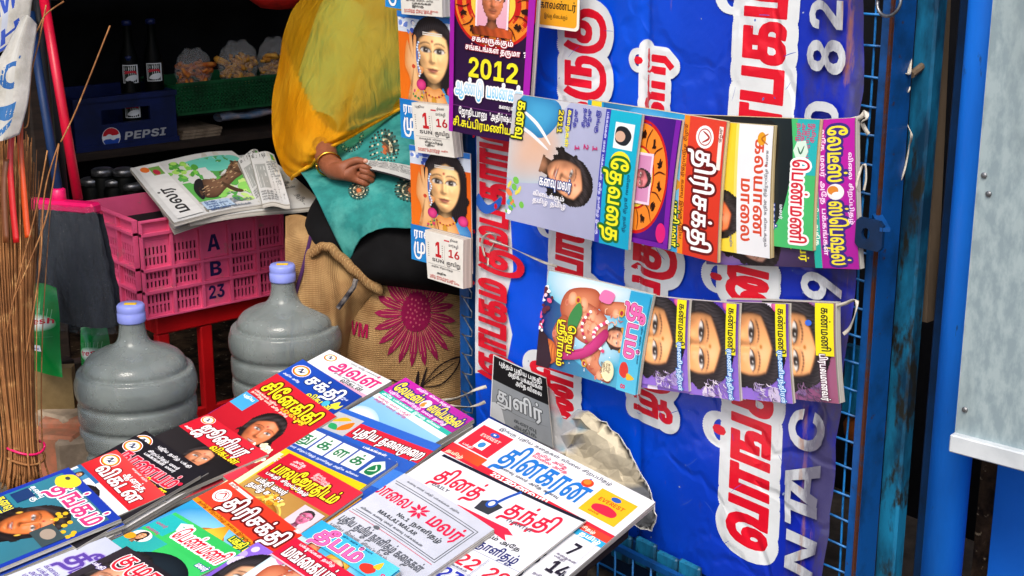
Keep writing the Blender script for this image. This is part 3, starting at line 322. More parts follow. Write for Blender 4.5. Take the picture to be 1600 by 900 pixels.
(766,[[6,0,0,73,19,0,24,-40,7,-17,-1,0,-1,18,-1,39,18,0,0,-73,-19,0,-21,34,-11,22,2,0,1,-15,0,-41]]),
(773,[[39,-1,-7,1,-11,3,-9,8,-5,9,-3,16,3,16,5,10,9,7,5,3,13,2,6,-1,11,-4,9,-7,6,-10,2,-16,-2,-16,-6,-9,-9,-8,-11,-3],[39,14,5,1,7,5,4,10,1,6,-1,7,-4,10,-7,5,-5,1,-5,-1,-8,-5,-4,-10,0,-7,0,-6,4,-10,8,-5]]),
(652,[[6,0,0,73,35,-1,9,-2,5,-4,4,-5,2,-6,1,-7,-1,-7,-2,-6,-4,-5,-10,-6,-10,-1,-19,0,0,13,20,1,3,1,4,4,1,9,-3,5,-5,3,-13,0,0,-59]]),
(662,[[6,0,0,73,35,-1,9,-2,5,-4,4,-5,2,-5,1,-7,-1,-7,-2,-6,-4,-5,-6,-3,-9,-3,-24,0,0,14,20,0,5,2,3,5,0,6,-3,4,-5,3,-13,0,0,-59],[46,0,-18,33,18,0,18,-33]]),
(660,[[34,-1,-11,1,-11,5,-7,9,-1,10,16,0,2,-6,2,-2,6,-2,10,0,5,5,0,4,-3,3,-27,9,-7,7,-2,4,0,12,3,5,4,5,6,3,9,2,16,-1,10,-5,4,-4,3,-6,0,-6,-16,0,-3,6,-4,2,-8,0,-6,-3,-1,-6,3,-3,19,-6,8,-3,6,-6,3,-7,0,-10,-3,-6,-4,-4,-10,-5]]),
(676,[[3,59,0,14,61,0,0,-14,-22,0,0,-59,-17,0,0,59]]),
(727,[[36,-1,-11,2,-5,1,-8,6,-5,8,-1,10,0,47,17,0,0,-49,2,-4,4,-4,7,-2,7,2,5,4,1,4,1,49,17,0,0,-47,-2,-10,-5,-8,-8,-6,-4,-1]]),
(769,[[27,0,-25,73,20,0,11,-38,8,-29,-4,0,7,29,12,38,19,0,-25,-73]]),
(760,[[2,0,31,44,0,-14,-28,43,20,0,9,-15,7,-14,-5,0,7,14,9,15,19,0,-27,-42,0,13,30,-44,-21,0,-16,27,2,0,-3,-6,-14,-21]]),
(751,[[29,0,0,26,-27,47,20,0,15,-29,3,-8,-4,0,4,11,13,26,20,0,-27,-47,0,-26]]),
(646,[[32,-1,-11,2,-9,6,-5,9,-3,13,0,7,1,15,2,5,5,10,9,6,11,2,12,-2,8,-6,6,-10,2,-5,1,-15,0,-7,-3,-13,-6,-9,-8,-6],[32,13,7,3,2,3,2,4,1,13,-1,14,-2,4,-2,3,-7,3,-6,-3,-3,-3,-1,-4,-1,-14,1,-13,1,-4,3,-3]]),
(646,[[8,0,0,14,51,0,0,-14],[44,73,0,-73,-17,0,-1,58,-16,-11,0,15,16,11]]),
(646,[[6,0,0,12,32,29,3,4,1,6,-3,7,-7,2,-8,-2,-3,-8,-16,0,1,7,2,6,4,4,6,4,14,3,14,-3,5,-3,4,-5,3,-5,1,-6,-2,-8,-6,-9,-21,-21,30,0,0,-14]]),
(646,[[32,-1,-11,1,-10,5,-4,5,-3,5,-1,6,18,0,1,-4,4,-3,6,-1,5,1,4,4,1,8,-3,4,-5,3,-12,0,0,11,15,15,-30,0,0,14,51,0,0,-13,-25,-22,0,4,5,1,9,-2,6,-3,4,-5,3,-5,1,-6,-1,-7,-3,-5,-5,-5,-10,-5]]),
(646,[[2,12,0,14,27,47,16,0,-26,-47,43,0,0,-14],[37,0,1,45,15,0,0,-45]]),
(646,[[32,-1,-14,3,-6,3,-4,5,-3,5,-1,6,17,0,2,-4,6,-4,6,0,5,3,3,5,0,3,0,3,-3,6,-5,3,-9,-1,-5,-4,-15,3,3,39,46,0,0,-14,-32,0,-1,-17,6,4,4,2,5,0,9,-1,4,-3,6,-6,3,-8,1,-5,-2,-10,-6,-9,-10,-6]]),
(646,[[33,-1,-14,3,-6,3,-4,5,-4,9,1,11,4,11,21,32,17,0,-22,-33,-6,0,4,3,9,4,10,-1,10,-5,4,-5,2,-5,1,-7,-2,-9,-6,-9,-10,-6],[32,12,4,1,4,3,4,8,-4,8,-4,3,-4,0,-8,-3,-3,-8,3,-8,5,-3]]),
(646,[[11,0,30,59,-35,0,0,14,52,0,0,-14,-29,-59]]),
(646,[[32,-1,-10,1,-11,5,-4,4,-3,5,-1,6,1,4,4,7,7,5,4,2,-9,6,-3,4,-1,6,1,5,2,5,10,7,13,3,14,-3,9,-7,3,-5,1,-5,-1,-6,-3,-4,-10,-6,4,-2,8,-5,4,-7,0,-4,-1,-6,-2,-5,-5,-4,-10,-5],[32,11,8,3,3,7,-3,7,-8,3,-8,-3,-3,-7,3,-7],[32,43,7,3,3,6,-3,7,-7,2,-7,-2,-2,-7,2,-6]]),
(646,[[32,74,14,-3,5,-4,5,-5,3,-8,0,-11,-5,-12,-20,-31,-17,0,22,33,5,0,-3,-4,-9,-3,-11,1,-10,5,-3,4,-2,6,-1,6,2,10,6,9,9,5],[32,61,-3,-1,-5,-3,-3,-8,3,-8,5,-3,3,-1,3,1,5,3,3,8,-3,8,-5,3]]),
(358,[[10,23,-1,50,18,0,-1,-50],[18,-1,-7,2,-3,7,3,6,7,3,7,-3,2,-6,-2,-7]]),
(578,[[19,23,0,6,2,8,14,13,0,7,-5,3,-4,0,-5,-3,-1,-5,-16,0,1,7,2,5,4,5,11,4,13,0,6,-2,9,-6,2,-5,1,-6,-1,-6,-2,-5,-14,-12,-2,-8],[27,-1,-7,2,-3,7,3,6,7,3,6,-3,3,-6,-3,-7]]),
(269,[[2,-20,4,31,17,0,-10,-31]]),
(646,[[49,36,0,-13,-34,0,0,13]]),
(588,[[21,-1,-9,2,-4,2,-4,7,-1,5,2,8,4,5,6,3,18,3,3,2,0,3,-2,3,-3,1,-6,0,-3,-2,-2,-3,-16,2,5,8,3,3,11,4,15,-1,8,-3,5,-6,2,-8,0,-37,-16,0,0,8,-6,-7],[26,10,5,1,5,6,0,8,-7,-2,-6,-2,-4,-3,1,-5,2,-2]]),
(601,[[31,-1,-10,1,-5,2,-7,6,-4,9,-1,5,1,15,4,9,7,6,9,3,11,0,9,-4,7,-7,4,-10,1,-11,-47,0,0,10,39,0,-8,-2,-3,9,-4,3,-9,-2,-5,-7,1,-14,1,-3,3,-4,6,-2,5,1,3,2,2,3,15,-3,-2,-4,-7,-7,-10,-4]]),
(409,[[38,55,0,-13,-37,0,0,13],[10,0,0,58,3,10,2,4,9,4,8,0,8,-1,-3,-13,-7,1,-3,-3,0,-60]]),
(635,[[23,31,0,-31,-17,0,0,73,16,0,0,-32,-1,0,3,6,3,4,5,3,7,1,10,-2,6,-7,3,-11,0,-35,-17,0,0,31,-2,8,-7,2,-5,-1,-3,-3]]),
(282,[[6,0,0,55,17,0,0,-55],[14,61,-6,2,-3,6,3,6,6,2,6,-2,3,-6,-3,-6]]),
(322,[[23,0,-10,1,-3,2,-3,5,-1,7,0,58,17,0,0,-56,1,-3,5,-1,3,-12]]),
(635,[[23,31,0,-31,-17,0,0,55,16,0,-1,-14,3,6,3,4,5,3,7,1,10,-2,6,-7,3,-11,0,-35,-17,0,0,31,-2,8,-7,2,-5,-1,-3,-3]]),
(619,[[31,-1,-10,2,-9,4,-3,3,-4,9,-1,10,1,10,4,9,3,3,9,5,10,1,10,-1,8,-5,6,-7,2,-5,1,-10,-1,-10,-4,-9,-4,-3,-8,-4],[31,12,3,0,4,4,3,11,-3,11,-4,4,-3,0,-3,0,-5,-4,-2,-11,2,-11,5,-4]]),
(419,[[6,0,0,55,16,0,1,-10,5,8,3,2,9,0,0,-15,-6,1,-6,-2,-5,-6,0,-33]]),
(573,[[29,-1,-7,0,-11,4,-6,8,-2,5,16,2,3,-5,3,-2,7,0,4,3,1,1,-2,4,-21,5,-5,4,-3,4,-1,6,0,5,3,4,8,6,13,2,6,0,10,-4,6,-6,2,-5,-15,-2,-3,4,-6,2,-5,-2,-2,-1,0,-4,3,-2,20,-5,5,-3,3,-4,1,-6,-1,-5,-2,-4,-4,-4,-11,-4]]),
(381,[[35,55,0,-13,-34,0,0,13],[8,68,17,0,0,-53,3,-2,6,0,2,-12,-2,-1,-8,-1,-10,2,-3,2,-4,5,-1,7]]),
(862,[[17,0,-16,55,17,0,9,-45,-1,0,1,5,9,40,15,0,9,-40,0,-5,-1,0,0,5,8,40,18,0,-16,-55,-17,0,-10,41,2,0,-10,-41]]),
(617,[[5,-19,4,12,5,-1,5,1,2,3,0,4,-20,55,18,0,11,-38,2,-12,-3,0,4,17,10,33,18,0,-25,-65,-6,-7,-8,-3,-9,-1]]),
(682,[[28,-1,-7,1,-11,5,-3,4,-3,10,1,8,5,6,25,18,1,6,-3,3,-2,0,-4,0,-3,-4,1,-4,2,-5,41,-47,-17,0,-29,32,-8,10,-3,8,0,10,2,4,7,7,10,3,11,-3,4,-3,4,-7,0,-8,-4,-9,-24,-19,-1,-7,4,-5,9,0,7,3,3,3,5,8,2,9,14,0,-1,-12,-5,-10,-3,-3,-12,-9]]),
(269,[[13,-1,-6,3,-3,6,3,7,6,2,7,-2,3,-7,-3,-6],[13,34,-6,3,-3,6,3,6,6,3,7,-3,3,-6,-3,-6]]),
(399,[[39,76,-24,-87,-14,0,23,87]]),
]
WORD={
'வாங்க':[0,1,2,3],
'விற்க':[0,4,5,3],
'கருகு':[3,6,7],
'டபகு':[8,9,7],
'வளர்':[0,10,11],
'ரூபாய்':[12,9,1,13],
'ஞாபகம்':[14,1,9,3,15],
'தூரம்':[16,17,15],
'கும்ப':[7,15,9],
'ழகு':[18,7],
'வேலை':[19,0,20,21],
'கடன்':[3,8,22],
'தேவதை':[19,23,0,20,23],
'கனவு':[3,24,25],
'சிறப்பிதழ்':[26,4,27,28,9,4,23,29],
'திரிசக்தி':[23,4,17,4,26,30,23,4],
'கல்யாண':[3,31,32,1,33],
'மாலை':[34,1,20,21],
'பெண்மணி':[35,9,36,34,33,4],
'லேடீஸ்':[19,21,37,38],
'ஸ்பெஷல்':[38,35,9,39,31],
'தீபம்':[40,9,15],
'ஜெய்':[35,41,13],
'ஶ்ரீராம்':[42,17,1,15],
'கண்மணி':[3,36,34,33,4],
'ரமணிசந்திரன்':[17,34,33,4,26,43,23,4,17,22],
'பிரபலமானவர்':[9,4,17,9,21,34,1,24,0,11],
'நவம்பர்':[44,0,15,9,11],
'ஆண்டு':[45,36,46],
'பலன்கள்':[9,21,22,3,47],
'சகலருக்கும்':[26,3,21,6,30,7,15],
'சங்கடங்கள்':[26,2,3,8,2,3,47],
'தருமா':[23,6,34,1],
'ஜோதிடபானு':[19,41,1,23,4,8,9,1,48],
"'அதிர்ஷ்டம்'":[49,50,23,4,11,51,8,15,49],
'சி.சுப்பிரமணியம்':[26,4,52,53,28,9,4,17,34,33,4,32,15],
'காலண்டர்':[3,1,21,36,8,11],
'இங்கு':[54,2,7],
'கிடைக்கும்':[3,4,20,8,30,7,15],
'ஞாயிறு':[14,1,32,4,55],
'மார்கழி':[34,1,11,3,18,4],
'ராணி':[17,1,33,4],
'முத்து':[56,57,58],
'அவள்':[50,0,47],
'விகடன்':[0,4,3,8,22],
'சக்தி':[26,30,23,4],
'சினேகிதி':[26,4,19,24,3,4,23,4],
'ஜூனியர்':[41,59,24,4,32,11],
'நாணயம்':[44,1,33,32,15],
'ஆனந்த':[45,24,43,23],
'தங்கம்':[23,2,3,15],
'குமுதம்':[7,56,23,15],
'புதிய':[60,23,4,32],
'தலைமுறை':[23,20,21,56,20,27],
'து':[58],
'க்':[30],
'ள':[10],
'பாலஜோதிடம்':[9,1,21,19,41,1,23,4,8,15],
'மங்கையர்':[34,2,20,3,32,11],
'மலர்':[34,21,11],
'தினத்':[23,4,24,57],
'தந்தி':[23,43,23,4],
'தினகரன்':[23,4,24,3,17,22],
'ஜனவரி':[41,24,0,17,4],
'புத்தம்':[60,57,23,15],
'பகுதி':[9,7,23,4],
'அதிக':[50,23,4,3],
'பக்கங்கள்':[9,30,3,2,3,47],
'அதே':[50,19,23],
'விலை':[0,4,20,21],
'துளிர்':[58,10,4,11],
'நாளிதழ்':[44,1,10,4,23,29],
'இலவசம்':[54,21,0,26,15],
'தமிழ்':[23,34,4,29],
'கதைகள்':[3,20,23,3,47],
'பக்தி':[9,30,23,4],
'மலைச்சாரல்':[34,20,21,61,26,1,17,31],
'ஹீரோ':[62,19,17,1],
'டாக்டர்':[8,1,30,8,11],
'திங்கள்':[23,4,2,3,47],
'செவ்வாய்':[35,26,63,0,1,13],
'ஶ்ரீராமம்':[42,17,1,34,15],
'த':[23],
'தீ':[40],
}
LAT=dict(zip("ABCDEFGHIKLMNOPRSTUVXY0123456789.'!?,-aefhilnorstwy&:/",[64,65,66,67,68,69,70,71,72,73,74,75,76,77,78,79,80,81,82,83,84,85,86,87,88,89,90,91,92,93,94,95,52,49,96,97,98,99,100,101,102,103,104,105,106,107,108,109,110,111,112,113,114,115]))
def _dec(s):
    return [np.cumsum(np.array(c, float).reshape(-1, 2), 0)*10 for c in s]
_gc = {}
def gtri(i):
    if i in _gc: return _gc[i]
    cs = _dec(GLY[i][1])
    if not cs: _gc[i] = (np.zeros((0, 2)), np.zeros((0, 3), int)); return _gc[i]
    P = np.vstack(cs); E = []; b = 0
    for c in cs: E += [(b+k, b+(k+1) % len(c)) for k in range(len(c))]; b += len(c)
    r = delaunay_2d_cdt([Vector(p) for p in P], E, [], 0, 1e-3)
    V = np.array([v[:] for v in r[0]]); T = np.array([f for f in r[2] if len(f) == 3])
    m = V[T].mean(1); wn = np.zeros(len(T))
    for c in cs:
        a, d = c, np.roll(c, -1, 0)
        for p, q in zip(a, d):
            up_ = (p[1] <= m[:, 1]) & (q[1] > m[:, 1]); dn = (p[1] > m[:, 1]) & (q[1] <= m[:, 1])
            cr = (q[0]-p[0])*(m[:, 1]-p[1])-(m[:, 0]-p[0])*(q[1]-p[1])
            wn += (up_ & (cr > 0)).astype(int)-(dn & (cr < 0)).astype(int)
    T = T[wn != 0]; A = V[T]; ar = (A[:, 1, 0]-A[:, 0, 0])*(A[:, 2, 1]-A[:, 0, 1])-(A[:, 2, 0]-A[:, 0, 0])*(A[:, 1, 1]-A[:, 0, 1])
    T[ar < 0] = T[ar < 0][:, ::-1]
    _gc[i] = (V, T); return _gc[i]
def layout(s):
    V = []; T = []; x = 0; n = 0
    for k, wd in enumerate(s.split(' ')):
        if k: x += 260
        for g in (WORD[wd] if wd in WORD else [LAT[c] for c in wd if c in LAT]):
            v, t = gtri(g)
            if len(v): V.append(v+[x, 0]); T.append(t+n); n += len(v)
            x += GLY[g][0]
    return np.vstack(V), np.vstack(T), x
FILL = 'புதிய கதைகள் சிறப்பிதழ் அதிக பக்கங்கள் தமிழ் கனவு மலர் நாளிதழ் பக்தி இங்கு கிடைக்கும் விலை அதே'.split()
def portrait(X, Y, skin, hair, long, turn, smile, man, body, seed, bindi, es=1.0):
    """a photograph of a face, as colours over a grid: face from -1 (chin) to 1 (crown of the forehead)"""
    sg = lambda v, w_=.04: 1/(1+np.exp(-np.clip(v/w_, -30, 30)))
    ga = lambda cx, cy, rx, ry: np.exp(-((X-cx)/rx)**2-((Y-cy)/ry)**2)
    t = turn; yy = np.abs(np.clip(Y/1.03, -1, 1)); wd = np.where(Y > 0, .66*(1-yy**2.6)**.5, .66*np.sqrt(np.clip(1-yy**2.1, 0, 1))*(1-.16*yy)); wd = np.maximum(wd, 1e-3)
    r = np.clip(np.abs(X)/wd, 0, 1); fm = sg(wd-np.abs(X)-.01, .015)*sg(1.03-np.abs(Y), .02)
    def hgt(x, y):
        g = lambda cx, cy, rx, ry: np.exp(-((x-cx)/rx)**2-((y-cy)/ry)**2); q = np.abs(np.clip(y/1.08, -1, 1)); w_ = np.maximum(.72*np.sqrt(1-q**2.3), .02)
        z = .62*np.sqrt(np.clip(1-(x/w_)**2, .0, 1))*np.sqrt(1-q**3)
        z = z+.16*np.exp(-((x-t*.5)/.085)**2)*sg_(y+.30, .03)*sg_(.32-y, .09)*(1.0-.75*(y+.28)/.6)+.10*g(t*.5, -.22, .10, .08)+.035*(g(t*.5-.10, -.25, .05, .05)+g(t*.5+.10, -.25, .05, .05))
        z = z-.11*(g(-.28+t*.3, .15, .17, .11)+g(.28+t*.3, .15, .17, .11))+.05*(g(-.28+t*.3, .12, .11, .06)+g(.28+t*.3, .12, .11, .06))+.045*(g(-.28, .35, .2, .06)+g(.28, .35, .2, .06))
        z = z+.07*(g(-.33, -.2, .17, .17)+g(.33, -.2, .17, .17))+.06*g(t*.4, -.48, .17, .05)+.06*g(t*.4, -.60, .15, .05)-.05*g(t*.4, -.535, .2, .015)-.04*g(t*.4, -.69, .16, .04)+.07*g(t*.3, -.85, .17, .11)
        return z
    sg_ = sg; e = .012; zx = (hgt(X+e, Y)-hgt(X-e, Y))/(2*e); zy = (hgt(X, Y+e)-hgt(X, Y-e))/(2*e); zx = np.clip(zx, -2.2, 2.2); zy = np.clip(zy, -2.2, 2.2); nl = np.sqrt(zx*zx+zy*zy+1); n = np.stack([-zx/nl, -zy/nl, 1/nl])
    L = np.array([.45, .42, .79]); dif = np.clip(n[0]*L[0]+n[1]*L[1]+n[2]*L[2], 0, 1); H = np.array([.25, .23, .94]); sp = np.clip(n[0]*H[0]+n[1]*H[1]+n[2]*H[2], 0, 1)**26
    sh = .40+.98*dif; nz = np.sin(X*37+seed)*np.sin(Y*41+seed*2)*.5+np.sin(X*83-Y*61+seed)*.3
    C = skin*sh[:, None]*np.array([1.05, 1, .97])+(.10*sp)[:, None]+skin*(.02*nz)[:, None]; C = C*(1-.10*(ga(-.36, -.2, .2, .16)+ga(.36, -.2, .2, .16)))[:, None]+np.array([.03, 0, 0])*(ga(-.36, -.2, .2, .16)+ga(.36, -.2, .2, .16))[:, None]
    def mixc(m, col): nonlocal C; m = np.clip(m, 0, 1)[:, None]; C = C*(1-m)+np.asarray(col)*m
    for s_ in (-1, 1):
        cx = s_*.285+t*.35; u = (X-cx)/(.175*min(es, 1.28)); br = .335+.055*(1-((X-cx+s_*.02)/.2)**2); mixc(sg(.026*(1.25 if man else es**.6)-np.abs(Y-br-.05*(es-1)), .010)*sg(.225-np.abs(X-cx-s_*.02), .02)*(.78+.2*np.sin(X*90)), hair*.9+.004)
        up = .125+.078*es*np.sqrt(np.clip(1-u*u, 0, 1))-.02*u*s_*-1; dn = .125-.052*es*np.sqrt(np.clip(1-u*u, 0, 1)); op = sg(up-Y, .008)*sg(Y-dn, .008)*sg(1-np.abs(u), .05)
        mixc(ga(cx, .2, .2, .07)*.28, skin*.35); mixc(op, np.array([.74, .70, .66])*(.62+.6*dif)[:, None]); d = np.sqrt((X-cx-t*.12)**2+(Y-.135)**2); mixc(op*sg(.078*min(es, 1.5)-d, .010), np.array([.022, .011, .007])); mixc(op*sg(.018-np.sqrt((X-cx-t*.12-.025)**2+(Y-.16)**2), .006), np.array([.9, .9, .9]))
        mixc(sg(.014*es**2-np.abs(Y-up), .007)*sg(1.12-np.abs(u), .06)*.95, [.012, .008, .007]); mixc(sg(.005-np.abs(Y-dn), .006)*sg(1.02-np.abs(u), .06)*.55, [.03, .015, .012]); mixc(sg(.006-np.abs(Y-up-.045), .008)*sg(.95-np.abs(u), .1)*.35, skin*.3)
        mixc(ga(t*.5+s_*.065, -.275, .030, .016)*.85, skin*.12)
    ux = (X-t*.4)/.235; cup = np.clip(1-ux*ux, 0, 1); mid = -.535-.018*cup+.035*ux*ux*(1 if smile else 0); tp = mid+(.058+.012*np.cos(ux*9)*(np.abs(ux) < .35))*cup; bt = mid-.088*cup**.8
    lip = sg(tp-Y, .008)*sg(Y-bt, .010)*sg(1-np.abs(ux), .04); lc = np.array([.36, .055, .06]) if not man else skin*np.array([.62, .42, .42]); mixc(lip*.85, lc*(.45+.8*dif)[:, None]+(.10*ga(t*.4+.05, -.595, .09, .02))[:, None])
    if smile: mixc(sg(.020*cup-np.abs(Y-mid+.004), .006)*sg(.72-np.abs(ux), .06), [.66, .62, .58])
    else: mixc(sg(.006-np.abs(Y-mid), .006)*sg(.98-np.abs(ux), .05)*.8, [.07, .02, .02])
    if bindi: mixc(sg(.042-np.sqrt((X-t*.4)**2+((Y-.47)*.9)**2), .010), lin(bindi))
    if man:
        mixc(sg(.035-np.abs(Y+.425+.12*(X-t*.4)**2*4), .012)*sg(.24-np.abs(X-t*.4), .03)*.85, hair+.006)
        for s_ in (-1, 1):
            d = np.sqrt(((X-s_*.285-t*.35)/.215)**2+((Y-.13)/.165)**2); mixc(sg(.07-np.abs(d-1), .03)*.9, [.02, .016, .014])
        mixc(sg(.014-np.abs(Y-.17), .006)*sg(.08-np.abs(X-t*.4), .02), [.02, .016, .014])
    # neck and dress under the chin
    nk = sg(.30+.25*np.clip(-1.15-Y, 0, 1)-np.abs(X), .02)*sg(-Y-.55, .05); base = np.zeros_like(C); alpha = np.zeros(len(X)); dn = (.62-.55*np.abs(X)/.45-.35*np.exp(-((Y+1.0)/.16)**2)+.25*X)
    base = base*(1-nk[:, None])+skin*np.clip(dn, .12, 1)[:, None]*nk[:, None]; alpha = np.maximum(alpha, nk)
    bd = sg(-1.28-.16*np.abs(X)**1.5*1.0-Y+.22*np.exp(-(X/.3)**2)*-1, .02)*sg(1.2-np.abs(X)+.0*Y, .02)
    if body is not None: m = bd[:, None]; base = base*(1-m)+body*(.55+.3*X[:, None]+.12*np.sin(X*14+Y*6)[:, None])*m; alpha = np.maximum(alpha, bd)
    base = base*(1-fm[:, None])+C*fm[:, None]; alpha = np.maximum(alpha, fm)
    # hair: cap round the head, partings and strands
    hw = 1.0 if not man else .80; hl = .84-.33*(X-.06)**2-.34*np.abs(X-.06); cap = sg(1-np.sqrt((X/(.93*hw))**2+((Y-.18)/(1.18 if not man else 1.0))**2), .02)*sg(np.maximum(Y-hl-.0, np.abs(X)-wd-.0+.03*(Y < .55)) , .018)
    if man: cap = cap*sg(Y+.0, .03)
    else:
        edge_ = .93+.05*np.sin(Y*7+seed)+.03*np.sin(Y*17+seed*2); cap = np.maximum(cap, sg(edge_-np.abs(X), .02)*sg(.2-Y, .02)*sg(np.abs(X)-np.maximum(wd-.02, .26+.1*np.clip(-Y-.9, 0, 1)), .02)*sg(Y+.35+long+.12*np.sin(X*21+seed), .04))
    st = np.sin((np.arctan2(X, 1.6-Y)*np.hypot(X, 1.6-Y)*1.0+.06*np.sin(Y*6+seed))*70)*.5+np.sin(X*121+Y*13+seed*3)*.35; hi = np.exp(-((np.hypot(X-.15, Y-.1)-.92)/.12)**2)*(Y > -.1)
    hc = hair*(1+.7*st)[:, None]+(np.array([.030, .026, .028])*(.5+.5*st)[:, None]*(.5+1.6*hi)[:, None]); m = cap[:, None]; base = base*(1-m)+np.clip(hc, .003, 1)*m; alpha = np.maximum(alpha, cap)
    return base, alpha
class Art:
    """Flat artwork for one printed sheet: coloured shapes in layers, mapped onto the sheet afterwards."""
    def __init__(s, W=100, H=132, base='#ffffff', sub=12, seed=1):
        s.W, s.H, s.sub = W, H, sub; s.V = []; s.T = []; s.C = []; s.Z = []; s.n = 0; s.lay = 0; s.gap = .8; s.ncopy = 12; s.M = [np.array([[1, 0, 0], [0, 1, 0.]])]
        s.rnd = random.Random(seed)
        if base is not None: s.rect(0, 0, W, H, base)
    def push(s, x, y, k=1, rot=0, ky=None):
        c, d = math.cos(math.radians(rot)), math.sin(math.radians(rot)); ky = k if ky is None else ky
        A = np.array([[c*k, -d*ky, x], [d*k, c*ky, y], [0, 0, 1]]); B = np.vstack([s.M[-1], [0, 0, 1]]); s.M.append((B@A)[:2])
    def pop(s): s.M.pop()
    def _add(s, V, T, col, step=1.0, raw=False):
        V = np.asarray(V, float); T = np.asarray(T, int)
        if not raw: V = V@s.M[-1][:, :2].T+s.M[-1][:, 2]
        col = lin(col) if isinstance(col, str) else np.asarray(col, float)
        C = np.tile(col, (len(V), 1)) if col.ndim == 1 else col
        for _ in range(5):
            if not len(T): return
            L = max(np.abs(V[T[:, 0]]-V[T[:, 1]]).max(), np.abs(V[T[:, 1]]-V[T[:, 2]]).max(), np.abs(V[T[:, 2]]-V[T[:, 0]]).max())
            if L <= s.sub: break
            n = len(V); a, b, c = T.T
            E = np.sort(np.vstack([T[:, [0, 1]], T[:, [1, 2]], T[:, [2, 0]]]), 1); U, inv = np.unique(E, axis=0, return_inverse=True); inv = inv.ravel()
            V = np.vstack([V, V[U].mean(1)]); C = np.vstack([C, C[U].mean(1)]); k = len(T)
            ab, bc, ca = n+inv[:k], n+inv[k:2*k], n+inv[2*k:]
            T = np.vstack([np.c_[a, ab, ca], np.c_[ab, b, bc], np.c_[ca, bc, c], np.c_[ab, bc, ca]])
        A = V[T]; ar = (A[:, 1, 0]-A[:, 0, 0])*(A[:, 2, 1]-A[:, 0, 1])-(A[:, 2, 0]-A[:, 0, 0])*(A[:, 1, 1]-A[:, 0, 1])
        T = T.copy(); T[ar < 0] = T[ar < 0][:, ::-1]
        s.lay += step
        s.V.append(V); s.T.append(T+s.n); s.C.append(C); s.Z.append(np.full(len(V), s.lay)); s.n += len(V)
    def grad(s, P, c1, c2, ang):
        d = np.array([math.cos(math.radians(ang)), math.sin(math.radians(ang))]); t = np.asarray(P)@d
        t = (t-t.min())/(np.ptp(t)+1e-9); return lin(c1)*(1-t[:, None])+lin(c2)*t[:, None]
    def rect(s, x0, y0, x1, y1, col, col2=None, ang=90, nx=4):
        g = np.array([(x0+(x1-x0)*i/nx, y0+(y1-y0)*j/nx) for j in range(nx+1) for i in range(nx+1)])
        T = []
        for j in range(nx):
            for i in range(nx):
                a = j*(nx+1)+i; T += [(a, a+1, a+nx+2), (a, a+nx+2, a+nx+1)]
        s._add(g, T, s.grad(g, col, col2, ang) if col2 else col)
    def poly(s, P, col, col2=None, ang=90):
        P = np.asarray(P, float); T = tessellate_polygon([[Vector((p[0], p[1], 0)) for p in P]])
        s._add(P, T, s.grad(P, col, col2, ang) if col2 else col)
    def blob(s, P, col, col2=None, n=5, ctr=None):
        """smooth closed shape; with col2 the colour runs from the middle (col) to the rim (col2)"""
        Q = spline(P, n, True)
        if col2 is None: return s.poly(Q, col)
        c = Q.mean(0) if ctr is None else np.asarray(ctr, float); R = [.4, .7, .88, 1]; V = [c]; C = [lin(col)]
        for r in R:
            V += list(c+(Q-c)*r); C += [lin(col)*(1-r*r)+lin(col2)*r*r]*len(Q)
        m = len(Q); T = [(0, 1+k, 1+(k+1) % m) for k in range(m)]
        for j in range(len(R)-1):
            for k in range(m):
                a, b = 1+j*m+k, 1+j*m+(k+1) % m; T += [(a, a+m, b+m), (a, b+m, b)]
        s._add(V, T, np.array(C))
    def ell(s, x, y, rx, ry, col, col2=None, rot=0, n=20):
        c, d = math.cos(math.radians(rot)), math.sin(math.radians(rot)); A = np.arange(n)*2*math.pi/n
        P = np.c_[x+rx*np.cos(A)*c-ry*np.sin(A)*d, y+rx*np.cos(A)*d+ry*np.sin(A)*c]
        if col2 is not None: s.blob(P, col, col2, 1)
        else: s._add(np.vstack([[x, y], P]), [(0, 1+k, 1+(k+1) % n) for k in range(n)], col)
    def ring(s, x, y, r0, r1, col, n=40):
        A = np.arange(n)*2*math.pi/n; c = np.c_[np.cos(A), np.sin(A)]
        s._add(np.vstack([[x, y]+c*r0, [x, y]+c*r1]), [t for k in range(n) for t in ((k, n+k, n+(k+1) % n), (k, n+(k+1) % n, (k+1) % n))], col)
    def stroke(s, P, wd, col, n=5, taper=True, smooth=True, step=1.0):
        P = spline(P, n) if smooth and len(P) > 2 else np.asarray(P, float); m = len(P)
        T = np.gradient(P, axis=0); T /= np.linalg.norm(T, axis=1)[:, None]+1e-9; N = np.c_[-T[:, 1], T[:, 0]]
        t = np.linspace(0, 1, m); wv = wd/2*(np.sin(np.pi*np.clip(t*.9+.05, 0, 1))**.6 if taper else np.ones(m))
        V = np.vstack([P+N*wv[:, None], P-N*wv[:, None]])
        s._add(V, [q for k in range(m-1) for q in ((k, m+k, m+k+1), (k, m+k+1, k+1))], col, step)
    def text(s, tx, x, y, h, col, halo=(), w=None, rot=0, slant=0, align='l', col2=None):
        """h: letter height (without signs); w: width the words are fitted to"""
        V, T, adv = layout(tx); V = V.copy(); tam = any(ord(c) > 255 for c in tx); k = h/(560 if tam else 727)
        kx = k if w is None else w/adv
        V[:, 0] *= kx; V[:, 1] *= k; V[:, 0] += V[:, 1]*slant
        L = adv*kx
        if align == 'c': V[:, 0] -= L/2
        elif align == 'r': V[:, 0] -= L
        s.push(x, y, 1, rot); s.lay += s.gap
        for hc, r in halo:
            for a in range(s.ncopy):
                o = np.array([math.cos(a*2*math.pi/s.ncopy), math.sin(a*2*math.pi/s.ncopy)])*r
                s._add(V+o, T, hc, 1.1/s.ncopy)
            s._add(V, T, hc, .3)
